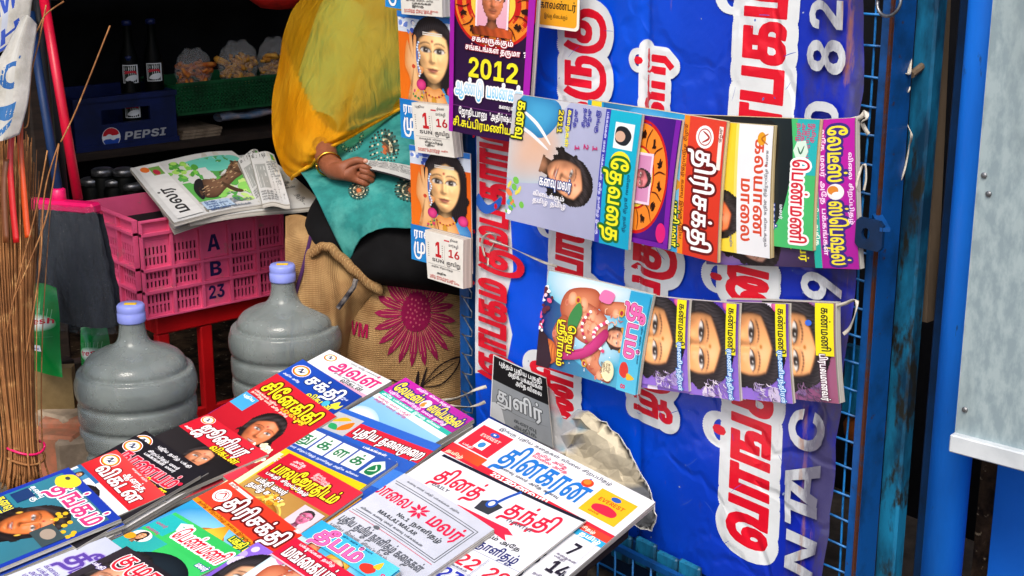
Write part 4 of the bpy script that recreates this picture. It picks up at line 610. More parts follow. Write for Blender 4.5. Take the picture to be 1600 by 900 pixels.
        s._add(V, T, s.grad(V, col, col2, 90) if col2 else col); s.pop()
        return L
    def para(s, x, y, wd, h, lines, col, gap=1.75, rot=0, halo=()):
        s.push(x, y, 1, rot); l0 = s.lay
        for i in range(lines):
            k = 0; cx = 0
            while True:
                tx = s.rnd.choice(FILL); L = layout(tx)[2]*h/560
                if cx+L > wd: break
                s.lay = l0; s.text(tx, cx, -i*h*gap, h, col, halo); cx += L+h*.8; k += 1
                if k > 12: break
        s.pop()
    def build(s, name, mapper, matl, parent=None, dz=3e-5, h0=0):
        V = np.vstack(s.V); Z = np.concatenate(s.Z)
        P = mapper(V[:, 0]/s.W, V[:, 1]/s.H, h0+Z*dz)
        # shapes running over the edge of the sheet end at its edge
        return mesh(name, P, np.vstack(s.T), matl, parent, False, np.vstack(s.C))
    def clip(s):
        """cut everything at the edge of the sheet"""
        for ax, lim, sg in ((0, 0, 1), (0, s.W, -1), (1, 0, 1), (1, s.H, -1)):
            nV, nT, nC, nZ, n = [], [], [], [], 0
            for V, T, C, Z, b in zip(s.V, s.T, s.C, s.Z, np.cumsum([0]+[len(v) for v in s.V[:-1]])):
                T = T-b; d = sg*(V[:, ax]-lim)
                if (d >= -1e-6).all(): nV.append(V); nT.append(T+n); nC.append(C); nZ.append(Z); n += len(V); continue
                Vl, Cl, Tl = list(V), list(C), []
                def cut(i, j):
                    t = d[i]/(d[i]-d[j]); Vl.append(V[i]+(V[j]-V[i])*t); Cl.append(C[i]+(C[j]-C[i])*t); return len(Vl)-1
                for t in T:
                    q = []
                    for k in range(3):
                        i, j = t[k], t[(k+1) % 3]
                        if d[i] >= 0: q.append(i)
                        if (d[i] >= 0) != (d[j] >= 0): q.append(cut(i, j))
                    for k in range(1, len(q)-1): Tl.append((q[0], q[k], q[k+1]))
                if not Tl: continue
                nV.append(np.array(Vl)); nC.append(np.array(Cl)); nT.append(np.array(Tl)+n); nZ.append(np.full(len(Vl), Z[0])); n += len(Vl)
            s.V, s.T, s.C, s.Z, s.n = nV, nT, nC, nZ, n
        return s
    # ---- printed pictures
    def face(s, x, y, k, rot=0, skin='#d89a6c', rim=None, hair='#15100f', long=1.0, body=None, jewel=False, flip=1, smile=True, bindi='#a01020', res=(56, 76), turn=.12, ky=None, man=False, y0=None, crop=None, es=1.0):
        nx, ny = res; lo = max(-2.4, -.9-long) if y0 is None else y0
        gx, gy = np.meshgrid(np.linspace(-1.25, 1.25, nx), np.linspace(lo, 1.5, ny)); X, Y = gx.ravel(), gy.ravel()
        C, A = portrait(X, Y, lin(skin), lin(hair), long, turn, smile, man, None if body is None else lin(body), s.rnd.random()*50, bindi, es)
        if crop is not None: A = A*crop(X, Y)
        idx = np.arange(nx*ny).reshape(ny, nx); q = np.stack([idx[:-1, :-1], idx[:-1, 1:], idx[1:, 1:], idx[1:, :-1]], -1).reshape(-1, 4); q = q[(A[q] > .5).sum(1) >= 3]
        s.push(x, y, k*flip, rot, k if ky is None else ky); sb = s.sub; s.sub = 1e9
        s._add(np.c_[X, Y], np.vstack([q[:, [0, 1, 2]], q[:, [0, 2, 3]]]), np.clip(C, 0, 1)); s.sub = sb
        if jewel:
            for q in range(-4, 5): s.ell(q*.09, -1.18-.05*(16-q*q)/5, .05, .05, '#e8b840', '#8a5a10', n=8)
            s.stroke([(0, 1.2), (.02, .8)], .04, '#e8b840'); s.ell(.02, .72, .05, .065, '#f4d878', '#a06a18', n=10); s.ell(-.64, -.32, .07, .13, '#f0c850', '#905c14', n=10); s.ell(.64, -.32, .06, .13, '#f0c850', '#905c14', n=10)
        s.pop()
    def eyes(s, x, y, k, rot=0, skin='#eaa86e', rim=None, hair='#121013', ky=None):
        """a woman's face, very large, cut by the title"""
        s.face(x, y, k, rot, skin, None, hair, .5, None, False, 1, False, '#c07818', (96, 120), .1, ky, es=1.38)
    def man(s, x, y, k, cloth='#d8602c', rot=0, skin='#c87850'):
        s.face(x, y, k, rot, skin, None, '#1a1414', .3, cloth, False, 1, False, None, (44, 60), .08, None, True, -1.9)
    def zodiac(s, x, y, R, field='#f08a2a', rim='#c81818', inner='#f4d24a'):
        s.ell(x, y, R, R, rim, n=48); s.ell(x, y, R*.94, R*.94, field, n=48); s.ring(x, y, R*.52, R*.56, rim); s.ell(x, y, R*.52, R*.52, inner, n=36)
        for k in range(12):
            a = math.radians(30*k+8); c, d = math.cos(a), math.sin(a)
            s.stroke([(x+c*R*.56, y+d*R*.56), (x+c*R*.72-d*R*.05, y+d*R*.72+c*R*.05), (x+c*R*.93, y+d*R*.93)], R*.03, '#5a1408')
            a += math.radians(15); px, py = x+math.cos(a)*R*.76, y+math.sin(a)*R*.76; r = s.rnd
            for q in range(4):
                b = r.random()*6.3; s.stroke([(px+math.cos(b)*R*.09, py+math.sin(b)*R*.09), (px+r.uniform(-.04, .04)*R, py+r.uniform(-.04, .04)*R), (px-math.cos(b+.6)*R*.08, py-math.sin(b+.6)*R*.08)], R*.05, '#2a0c06')
            s.ell(px+r.uniform(-.02, .02)*R, py, R*.045, R*.035, '#2a0c06', n=10)
    def badge(s, x, y, r):
        s.ell(x, y, r, r*.8, '#ffffff'); s.ell(x, y, r*.92, r*.73, '#d82818'); s.ell(x, y, r*.8, r*.62, '#f8c830'); s.ell(x, y, r*.68, r*.52, '#ffffff')
        s.stroke([(x-r*.4, y-r*.1), (x-r*.1, y+r*.3), (x+r*.1, y-r*.2), (x+r*.42, y+r*.2)], r*.2, '#38405c'); s.stroke([(x-r*.3, y-r*.3), (x, y-.1*r), (x+r*.3, y-r*.25)], r*.12, '#38405c')
    def sprig(s, x, y, r, cols, n=14):
        for q in range(n):
            a = s.rnd.random()*6.3; d = r*math.sqrt(s.rnd.random()); s.ell(x+math.cos(a)*d, y+math.sin(a)*d*.8, r*s.rnd.uniform(.14, .3), r*s.rnd.uniform(.1, .22), s.rnd.choice(cols), rot=s.rnd.uniform(0, 180), n=10)

# ------------------------------------------------------------------ sheets and magazines
def quad(BL, BR, TR, TL, bulge=0, n=None, curl=0, wave=None):
    BL, BR, TR, TL = [np.asarray(q, float) for q in (BL, BR, TR, TL)]
    nn = unit(np.cross(BR-BL, TL-BL)) if n is None else unit(n)
    def f(u, v, h):
        u = np.asarray(u, float)[..., None]; v = np.asarray(v, float)[..., None]; h = np.asarray(h, float)[..., None]
        P = BL*(1-u)*(1-v)+BR*u*(1-v)+TR*u*v+TL*(1-u)*v
        b = bulge*4*u*(1-u)+curl*(1-v)**2
        if wave is not None: b = b+wave(u, v)
        return P+nn*(h+b)
    return f
def block(name, m, thick, matl, parent, g=10, wave=0):
    """the pages under a sheet: follows the sheet, with straight cut sides"""
    t = np.linspace(0, 1, g+1); U, Vv = np.meshgrid(t, t); top = m(U.ravel(), Vv.ravel(), np.full(U.size, -2e-4))
    idx = np.arange((g+1)**2).reshape(g+1, g+1); edge = list(idx[0, :])+list(idx[1:, -1])+list(idx[-1, ::-1][1:])+list(idx[::-1, 0][1:-1])
    V = list(top); F = [(idx[j, i], idx[j, i+1], idx[j+1, i+1], idx[j+1, i]) for j in range(g) for i in range(g)]
    D = [0.]*len(V); bot = m(U.ravel(), Vv.ravel(), np.full(U.size, -thick)); b0 = len(V); V += list(bot); D += [thick]*len(bot)
    F += [(b0+idx[j, i], b0+idx[j+1, i], b0+idx[j+1, i+1], b0+idx[j, i+1]) for j in range(g) for i in range(g)]
    k = len(edge); F += [(edge[i], b0+edge[i], b0+edge[(i+1) % k], edge[(i+1) % k]) for i in range(k)]
    o = mesh(name, V, F, matl, parent)
    at_ = o.data.attributes.new('depth', 'FLOAT', 'POINT'); at_.data.foreach_set('value', np.array(D)*900)
    return o
def magazine(label, art, m, thick=.006, group=None, name='magazine', cat='magazine', pm=None, matl=None):
    P = m(np.array([.5]), np.array([.5]), np.array([0.]))[0]
    r = thing(name, label, cat, P, group)
    block('pages', m, thick, pm or PAGES, r)
    art.clip().build('cover', m, matl or PRINT, r)
    return r
# ------------------------------------------------------------------ materials of the place
M = {}
M['ground'] = mat('dusty_ground', '#5a5148', .95, .1, '#3a342e', 9, (.4, .65), .5, 60, col3='#75695c', scale3=2.2)
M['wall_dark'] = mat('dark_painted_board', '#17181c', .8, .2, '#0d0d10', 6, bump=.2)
M['wood_dark'] = mat('dark_wood', '#2b211b', .75, .3, '#181210', 8, stretch=(1, 1, 6), bump=.3)
M['blue_frame'] = mat('blue_gloss_paint', '#0b4c92', .4, .5, '#0a335e', 14, (.45, .7), .15, 60, col3='#3a2620', scale3=38, mix3=(.64, .72))
M['blue_wire'] = mat('blue_painted_wire', '#2080d0', .4, .5, '#0d4a86', 30, (.45, .65))
M['blue_deep'] = mat('deep_blue_paint', '#092e58', .45, .4, '#07203c', 9, (.4, .65), .2, 40)
M['blue_worn'] = mat('worn_teal_blue_paint', '#187aa6', .5, .4, '#0a3450', 11, (.40, .58), .3, 50, stretch=(1, 1, .35), col3='#22231e', scale3=24, mix3=(.52, .60))
M['blue_bright'] = mat('bright_blue_paint', '#1684ff', .42, .45, '#0f6ee0', 7, (.4, .7), .12, 160, stretch=(1, 1, .25), col3='#2a4a78', scale3=40, mix3=(.66, .72))
M['blue_wall'] = mat('flaking_blue_wall', '#0f66d0', .55, .3, '#0d5cc0', 4, (.4, .7), .2, 60, col3='#1a1e26', scale3=13, mix3=(.66, .7))
M['galv'] = mat('galvanised_sheet', '#9fb0b4', .45, .5, '#8799a0', 60, (.4, .6), .06, 90, col3='#7d8b8e', scale3=5, mix3=(.5, .78), metal=.1, stretch=(1, 1, .45))
M['white_trim'] = mat('white_aluminium', '#ccd2d6', .4, .5, '#b8bfc4', 12)
M['dirt'] = mat('crumbling_dirt_edge', '#4a3a2c', .95, .1, '#1c1512', 18, (.35, .6), 1.0, 60, col3='#a09078', scale3=60, mix3=(.62, .72))
M['batten'] = mat('old_batten', '#7a6a58', .8, .2, '#54483c', 10, stretch=(1, 1, .2), bump=.3)
M['rust'] = mat('rusty_edge', '#4a2618', .85, .2, '#26324a', 30, (.5, .65), .4, 80)
M['string'] = mat('white_cotton_tape', '#cfcabe', .85, .1, '#a9a294', 40)
M['steel'] = mat('dull_steel', '#8b8d90', .35, .5, '#5d5f63', 40, metal=.8)
XB = 1.90                                     # the plane of the printed banner on the mesh gate

# ------------------------------------------------------------------ ground and kiosk
b = MB(); b.grid([[(-60+i*6, -60+j*6, 0) for i in range(21)] for j in range(21)]); tag(b.put('ground', M['ground']), kind='structure')
stall = thing('market_stall', 'dark-walled roadside kiosk behind the pink crate and the seated person', 'kiosk', (2.4, 3.6, 0))
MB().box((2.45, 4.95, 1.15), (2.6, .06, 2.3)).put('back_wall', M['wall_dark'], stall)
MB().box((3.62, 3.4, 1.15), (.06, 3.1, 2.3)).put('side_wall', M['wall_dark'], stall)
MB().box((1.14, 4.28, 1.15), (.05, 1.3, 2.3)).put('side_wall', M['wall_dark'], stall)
b = MB(); b.box((2.38, 3.95, 2.33), (2.7, 2.1, .06)); b.put('roof', M['wall_dark'], stall); MB().box((.42, 4.0, 2.36), (1.5, 2.2, .05)).put('added_sun_blocker', M['wall_dark'], stall)  # the second slab is unseen, added to keep sun out of the kiosk
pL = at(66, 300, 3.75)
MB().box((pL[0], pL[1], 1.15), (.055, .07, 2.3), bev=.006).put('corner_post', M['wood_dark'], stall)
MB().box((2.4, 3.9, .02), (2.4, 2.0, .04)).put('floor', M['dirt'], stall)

# ------------------------------------------------------------------ mesh gate that carries the banner
GL_, GR_ = onX(742, 450, XB+.03), onX(1366, 450, XB+.012)
yl, ye = GL_[1], GR_[1]; yr = ye+.02; zb = onX(1036, 868, XB)[2]-.0
gate = thing('mesh_gate', 'blue steel gate of wire mesh carrying the big printed banner', 'gate', (XB+.04, (yl+yr)/2, 0))
MB().box((XB+.02, yl, .95), (.045, .032, 1.75), bev=.003).put('frame_post', M['blue_frame'], gate)
b = MB(); b.box((XB+.015, ye+.0105, .95), (.006, .019, 1.75)); b.box((XB+.038, ye-.0015, .95), (.052, .005, 1.75)); b.put('frame_post', M['blue_frame'], gate)
b = MB(); b.box((XB+.0085, ye-.001, .95), (.006, .0048, 1.75)); b.put('rusty_edge', M['rust'], gate)
b = MB(); b.box((XB+.02, (yl+yr)/2, zb-.012), (.04, abs(yl-yr)-.04, .03), bev=.003); b.put('bottom_rail', M['blue_frame'], gate)
b = MB(); b.box((XB+.02, (yl+yr)/2, 1.81), (.04, abs(yl-yr)-.04, .03), bev=.003); b.put('top_rail', M['blue_frame'], gate)
b = MB(); z = zb+.02; rr = random.Random(4)
while z < 1.8:
    ph = rr.random()*6; P = [(XB+.028+.0015*math.sin(k*2+ph), yl+.045+(yr-yl-.06)*k/12, z+.0022*math.sin(k*1.3+ph)) for k in range(13)]; b.tube(P, .0021, 6); z += .0478
y = yr+.028
while y < yl-.02:
    ph = rr.random()*6; b.tube([(XB+.0325, y+.002*math.sin(k*1.7+ph), zb+.01+(1.78-zb)*k/14) for k in range(15)], .0021, 6); y += .0478
b.put('wire_mesh', M['blue_wire'], gate, True)
# edge wires that show beside the left post
b = MB(); P = []
for k in range(18):
    zz = onX(755, 830-k*30, XB)[2]; P += [(XB-.004, yl-.004, zz-.008), (XB-.012, yl-.006, zz), (XB-.017, yl-.022, zz+.001), (XB-.008, yl-.036, zz), (XB-.002, yl-.03, zz+.01)]
b.tube(P, .0017, 6); b.put('tie_wire', M['steel'], gate)
# latch plate with its hole and the iron ring
pc = onX(1359, 366, XB-.045); b = MB(); n = 20; A = np.arange(n)*2*math.pi/n
sq = []
for a in A:
    c, d = math.cos(a), math.sin(a); k = .0245/max(abs(c), abs(d)); sq.append((c*k*1.05, d*k*1.0))
for dx in (-.003, .003):
    for a, q in zip(A, sq): b.V.append(tuple(pc+np.array([dx, q[0], q[1]])))
    for a in A: b.V.append(tuple(pc+np.array([dx, math.cos(a)*.008+.006, math.sin(a)*.0095])))
for k in range(n):
    j = (k+1) % n; b.F += [(k, n+k, n+j, j), (2*n+k, 2*n+j, 3*n+j, 3*n+k), (k, j, 2*n+j, 2*n+k), (n+k, 3*n+k, 3*n+j, n+j)]
b.put('latch_plate', M['blue_deep'], gate)
MB().bar(pc+np.array([0, -.028, .012]), (XB+.012, ye+.004, pc[2]+.016), .016, .006).put('latch_arm', M['blue_frame'], gate)
rg = onX(1389, 3, XB-.03); MB().tube([rg+np.array([.004*math.sin(a), .021*math.cos(a), .021*math.sin(a)]) for a in np.linspace(0, 2*math.pi, 25)], .0028, 8).put('iron_ring', M['steel'], gate, True)

# blue tin pieces behind the mesh
t1 = onX(1338, 595, XB+.06); tp = tag(MB().box(t1, (.012, .05, .125), bev=.004).put('tin_plate', M['blue_worn']), 'worn blue tin plate showing through the gate mesh right of the purple magazines', 'tin plate')
for k, (x, y) in enumerate([(972, 850), (1010, 862), (1043, 884), (1078, 898)]):
    p = onX(x, y+4, XB+.03-.06)
    lab = ['topmost and leftmost of the small blue rusty plates below the banner', 'second from the left of the small blue rusty plates below the banner', 'third from the left of the small blue rusty plates below the banner', 'lowest and rightmost of the small blue rusty plates below the banner'][k]
    tag(MB().box(p, (.012, .056, .06), bev=.004).put('tin_plate', M['blue_worn']), lab, 'tin plate', 'blue plates at the foot of the gate')
# lower wire grille standing below the gate
g0, g1 = onX(905, 828, XB-.05), onX(1130, 935, XB-.05)
gr = thing('wire_grille', 'blue wire grille below the newspapers at the foot of the banner', 'grille', ((g0+g1)/2)*np.array([1, 1, 0]))
b = MB()
for k in range(5):
    zz = g0[2]-.002-k*.048; b.tube([(XB-.05, g0[1]+.1, zz), (XB-.05, g1[1]-.1, zz)], .0022, 6)
for k in range(14):
    yy = g0[1]+.09-k*.05; b.tube([(XB-.053, yy, g0[2]), (XB-.053, yy, .02)], .0022, 6)
b.put('wires', M['blue_wire'], gr, True)
MB().bar((XB-.05, g0[1]+.1, g0[2]+.004), (XB-.05, g1[1]-.1, g0[2]+.004), .012, .012).put('top_bar', M['blue_frame'], gr)
MB().box((XB+.1, (g0[1]+g1[1])/2, .1), (.02, 1.1, .2)).put('back_board', M['blue_deep'], gr)

# ------------------------------------------------------------------ banner
BY0 = onX(752, 420, XB)[1]; BZ0 = onX(1036, 864, XB)[2]+.004; BZ1 = 1.50; BW = BY0-onX(1352, 60, XB)[1]
def BX(x, y): p = onX(x, y, XB); return BY0-p[1], p[2]-BZ0
edge = sorted([(BX(x, y)[1], BX(x, y)[0]) for x, y in [(1350, -150), (1349, 0), (1346, 60), (1352, 140), (1350, 180), (1342, 300), (1340, 430), (1336, 480), (1328, 560), (1322, 640), (1308, 690), (1305, 740), (1300, 800), (1303, 830), (1298, 900), (1296, 960)]])
ev, eu = np.array(edge).T
def banner_map(u, v, h):
    U, V = u*BW, v*(BZ1-BZ0); e = np.interp(V, ev, eu); U1 = BW*.8
    U = np.where(U > U1, U1+(U-U1)*(e-U1)/(BW-U1), U)
    cr = BX(1012, 200)[0]
    d = .004*np.sin(U*9+V*2.2)+.004*np.sin(V*7-U*4)+.0022*np.sin(U*19+V*11)*np.clip(U/BW, .2, 1)-.006*np.exp(-((U-cr)/.012)**2)+.010*np.exp(-((U-e)/.04)**2)*np.sin(V*17)
    return np.stack([XB-.012-d-h, BY0-U, BZ0+V], -1)
a = Art(BW, BZ1-BZ0, '#0050e0', sub=.016, seed=3); a.gap = 2.2; a.ncopy = 36
def bp(*L): return [BX(*q) for q in L]
a.rect(BX(1012, 300)[0], 0, BW, BZ1-BZ0, '#0448d4', '#1420a4', 0, 12)
a.poly(bp((752, 200), (815, 200), (828, 250), (812, 300), (806, 345), (812, 420), (800, 470), (812, 520), (800, 580), (752, 580)), '#dde1e6')
RED, WHT = '#e0142c', '#e2e7ea'
def col_text(tx, x, y0, y1, hpx):
    u0, v0 = BX(x, y0); u1, v1 = BX(x, y1); hh = abs(BX(x, (y0+y1)/2)[0]-BX(x-hpx, (y0+y1)/2)[0])
    a.text(tx, u0, v0, hh, RED, [(WHT, hh*.30), (RED, hh*.026)], v1-v0, 90)
col_text('வாங்க', 1203, 866, 588, 62); col_text('கடன்', 1203, 560, 415, 58); col_text('ஞாபகம்', 1222, 320, -40, 64); col_text('கருகு', 1225, -50, -190, 64)
col_text('வளர்', 1045, 255, 78, 34); col_text('டபகு', 1040, 520, 372, 44); col_text('ழகு', 1036, 655, 560, 40)
col_text('கருகு', 928, 215, 12, 40); col_text('ரூபாய்', 920, 480, 345, 42); col_text('ராணி', 905, 720, 575, 42)
u0, v0 = BX(806, 600); a.text('ஞாபகம் கும்ப தூரம்', u0, v0, BX(806, 400)[0]-BX(762, 400)[0], '#d8142c', [('#d8142c', .0016)], BX(806, 205)[1]-v0, 90)
a.blob(bp((760, 300), (775, 318), (795, 306), (792, 322), (772, 332), (757, 318)), '#2a62c0'); a.ell(*BX(787, 320), .005, .006, RED)
def cap(tx, x, y0, y1, hpx, sl=0):
    u0, v0 = BX(x, y0); a.text(tx, u0, v0, abs(u0-BX(x-hpx, y0)[0]), '#c9ced4', (), BX(x, y1)[1]-v0, 90, sl)
cap('N', 1286, 908, 834, 50); cap('T', 1287, 833, 764, 50); cap('A', 1288, 798, 722, 50); cap('C', 1296, 714, 640, 52)
cap('9', 1312, 476, 424, 54); cap('0', 1318, 214, 156, 50); cap('8', 1327, 120, 60, 54); cap('2', 1328, 52, -3, 50); cap('5', 1330, -12, -64, 50)
def streak(c, wd, *q): a.stroke(bp(*q), wd, c, 5)
for q in range(46):
    x, y = a.rnd.uniform(840, 1290), a.rnd.uniform(0, 890); u, v = BX(x, y); k = a.rnd.uniform(.0008, .0022); a.lay -= .9; a.ell(u, v, k, k*a.rnd.uniform(.8, 2), a.rnd.choice(['#8fa0c4', '#5a70b4', '#9aa4b8', '#3a55a8']), rot=a.rnd.uniform(0, 180), n=7)
for q in range(40):
    x, y = a.rnd.uniform(860, 1280), a.rnd.uniform(0, 890); dx, dy = a.rnd.uniform(-22, 22), a.rnd.uniform(-26, 26)
    streak(a.rnd.choice(['#2a55c8', '#0a3ab0', '#3c5cc0']), a.rnd.uniform(.0006, .0014), (x, y), (x+dx*.5, y+dy*.6), (x+dx, y+dy))
bn = thing('banner', 'large blue vinyl banner with red and white rotated Tamil lettering tied to the gate', 'banner', (XB, (yl+yr)/2, BZ0))
o = a.clip().build('vinyl_sheet', banner_map, VINYL, bn, dz=1.2e-4)
UV_ = np.vstack(a.V); ee = np.interp(UV_[:, 1], ev, eu)-UV_[:, 0]; rng_ = np.random.default_rng(5)
def lane(*q):
    P = np.array(sorted([(v, u) for u, v in bp(*q)])); x = np.interp(UV_[:, 1], P[:, 0], P[:, 1]); inn = (UV_[:, 1] > P[0, 0]-.01) & (UV_[:, 1] < P[-1, 0]+.01); return np.where(inn, UV_[:, 0]-x, 9)
gr_ = .75*np.exp(-(ee/.045)**2)+.30*np.exp(-(ee/.12)**2)+.35*np.exp(-(lane((1300, -20), (1304, 60), (1290, 150))/.02)**2)+.45*np.exp(-(lane((1284, 600), (1290, 700), (1286, 800))/.02)**2)+.10*np.clip((UV_[:, 0]-BX(1150, 700)[0])/.2, 0, 1)+.06
ru_ = .8*np.exp(-(lane((1266, 640), (1268, 700), (1266, 760), (1263, 830), (1262, 930))/.010)**2)+.95*np.exp(-(lane((1338, -80), (1335, 30), (1331, 80), (1326, 125))/.011)**2)+.6*np.exp(-(lane((1316, 410), (1314, 482))/.010)**2)
for nm_, vv in (('grime', gr_), ('rust', ru_)): o.data.attributes.new(nm_, 'FLOAT', 'POINT').data.foreach_set('value', vv)
def edge_tab(name, pts, colr, off=.012):
    P = [onX(x, y, XB-off) for x, y in pts]; o = MB(); n = len(P); o.add(list(np.array(P))+list(np.array(P)+[.002, 0, 0]), [tuple(range(n)), tuple(range(n, 2*n))[::-1]]+[(i, i+n, (i+1) % n+n, (i+1) % n) for i in range(n)]); return o.put(name, colr, bn)

# ------------------------------------------------------------------ posts, pole and sheet metal on the right
def vpost(name, label, cat, xa, xb, X, m, depth=.05, z0=0, z1=2.4, bev=.004, ymid=450):
    pa, pb = onX(xa, ymid, X), onX(xb, ymid, X); return tag(MB().box((X+depth/2, (pa[1]+pb[1])/2, (z0+z1)/2), (depth, abs(pa[1]-pb[1]), z1-z0), bev=bev).put(name, m), label, cat)
vpost('steel_post', 'worn teal-blue steel post with dark patches right of the gate', 'post', 1398, 1430, 2.00, M['blue_worn'], .03)
vpost('dark_blue_post', 'dark blue steel post between the grey batten and the bright blue pole', 'post', 1461, 1488, 2.04, M['blue_deep'], .05)
pa = onX(1452, 0, 2.06); pb2 = onX(1448, 500, 2.06)
tag(MB().bar((2.06, pb2[1], pb2[2]), (2.06, pa[1], pa[2]+.5), .028, .02).put('wooden_batten', M['batten']), 'thin weathered grey wooden batten between two blue posts', 'batten')
pp = onX(1501, 450, 1.96); tag(MB().lathe([(.033, 0), (.033, 2.6)], (1.945+.03, pp[1], 0), 32).put('blue_pole', M['blue_bright'], None, True), 'smooth bright blue round pole beside the grey sheet', 'pole')
pp = onX(1533, 800, 2.06); b = MB(); b.box((2.10, pp[1], 1.2), (.05, .034, 2.4)); b.put('dirt_strip', M['dirt']); tag(bpy.data.objects['dirt_strip'], 'crumbling brown dirt seam between blue pole and blue wall', 'seam')
pw = onX(1552, 800, 2.05); tag(MB().box((2.08, pw[1]-.6, 1.2), (.06, 1.2, 2.4)).put('blue_wall', M['blue_wall']), 'bright blue flaking wall under the grey metal sheet', 'wall')
pot = onX(1352, 668, XB+.10); tag(MB().lathe([(0, -.04), (.022, -.034), (.036, -.012), (.038, .006), (.03, .024), (.02, .032), (.022, .04)], pot, 24).put('clay_pot', mat('brown_orange_clay', '#8a4a1a', .6, .3, '#5a2c10', 12), None, True), 'brown orange clay pot behind the gate mesh at its lower corner', 'pot')
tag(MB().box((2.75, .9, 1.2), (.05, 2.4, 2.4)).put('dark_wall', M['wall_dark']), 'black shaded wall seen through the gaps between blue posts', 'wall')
XS = 1.84; s0, s1 = onX(1494, 676, XS), onX(1494, 700, XS)
M['drip'] = mat('rust_stain', '#6a4a34', .8, .2, '#8a7a6c', 30)
sh = thing('sheet_panel', 'grey galvanised sheet with white lower trim at the right edge', 'metal sheet', (XS, s0[1]-.5, s1[2]))
sx_ = unit((.16, -1, 0)); sy_ = np.array([-sx_[1], sx_[0], 0]); SO = np.array([XS, s0[1], 0]); sax = (sx_, sy_, AZ)
MB().box(SO+sx_*.6+AZ*(s0[2]+2.3)/2, (1.2, .010, 2.3-s0[2]), sax).put('sheet', M['galv'], sh)
MB().box(SO+sx_*.598-sy_*.007+AZ*(s0[2]+s1[2])/2, (1.2, .022, s0[2]-s1[2]+.004), sax, .002).put('trim', M['white_trim'], sh)
for x, y in [(1538, 274), (1545, 303), (1508, 640)]:
    p = on(x, y, SO-sy_*.0052, sy_); MB().lathe([(.0045, 0), (.0045, .002), (.003, .0035), (0, .004)], p, 12, -sy_).put('rivet', M['steel'], sh)
# tapes and strings caught between the posts
def tape(name, label, px, X, wd=.004, cat='string', m=None, g=None):
    P = spline([onX(x, y, X+dx) for x, y, dx in px], 6); T = np.gradient(P, axis=0); b = MB(); n = len(P); tw = np.linspace(0, 3.2, n)
    N = np.array([np.cross(unit(t), (math.cos(q), .3*math.sin(q), math.sin(q)*.6)) for t, q in zip(T, tw)]); N /= np.linalg.norm(N, axis=1)[:, None]
    D = np.cross(T/np.linalg.norm(T, axis=1)[:, None], N)*.0006
    b.add(np.vstack([P+N*wd/2+D, P-N*wd/2+D, P-N*wd/2-D, P+N*wd/2-D]), [(k*n+i, ((k+1) % 4)*n+i, ((k+1) % 4)*n+i+1, k*n+i+1) for k in range(4) for i in range(n-1)])
    return tag(b.put(name, m or M['string'], None, True), label, cat, g)
tape('cloth_strip', 'frayed white cloth strip dangling from top between the blue posts', [(1413, 50, 0), (1422, 75, .01), (1420, 115, -.01), (1408, 108, 0), (1415, 128, .01), (1420, 140, 0), (1408, 148, 0)], 1.96, .006, 'strip')
tape('cloth_strip', 'thin grey strip hanging against the worn blue post at mid height', [(1406, 165, 0), (1415, 190, .01), (1424, 210, 0), (1420, 232, .01), (1412, 270, 0), (1400, 296, 0)], 1.96, .004, 'strip')
tag(MB().tube([onX(1424, 117, 1.97), onX(1440, 104, 2.0), onX(1456, 92, 2.04)], .006, 8).put('rope_end', M['batten']), 'short dirty rope end tied around the wooden batten', 'rope')
tape('white_cord', 'white cord with a loop tied to the left gate post', [(757, 400, 0), (753, 378, -.01), (763, 365, -.02), (775, 372, 0), (764, 395, .01), (762, 415, 0)], XB-.03, .006, 'cord')
tape('hanging_string', 'white string from the gate post to the lower row of magazines', [(765, 376, 0), (800, 388, 0), (850, 410, 0), (870, 416, .0)], XB-.05, .005)
tape('hanging_string', 'white string end knotted right of the lower purple magazines', [(1300, 479, 0), (1318, 475, 0), (1338, 469, 0), (1336, 490, -.01), (1328, 512, 0), (1318, 522, 0)], XB-.035, .006)
tape('hanging_string', 'white string end looped right of the upper row of magazines', [(1330, 187, 0), (1345, 183, 0), (1353, 174, 0), (1354, 186, -.01), (1347, 190, 0), (1351, 200, 0), (1357, 210, 0)], XB-.035, .007)
tape('hanging_string', 'frayed white string bits beside the magenta women\'s magazine', [(1342, 300, 0), (1338, 290, -.01), (1346, 262, 0), (1352, 258, 0), (1353, 280, 0), (1350, 297, 0)], XB-.035, .004)
tape('tie_cord', 'upper of two white cords from the table to the gate post', [(690, 626, 0), (715, 622, 0), (740, 610, -.01), (760, 604, 0)], XB-.12, .007, 'cord')
tape('tie_cord', 'lower of two white cords from the table to the gate post', [(700, 634, 0), (725, 636, 0), (745, 633, 0), (758, 628, 0)], XB-.12, .007, 'cord')
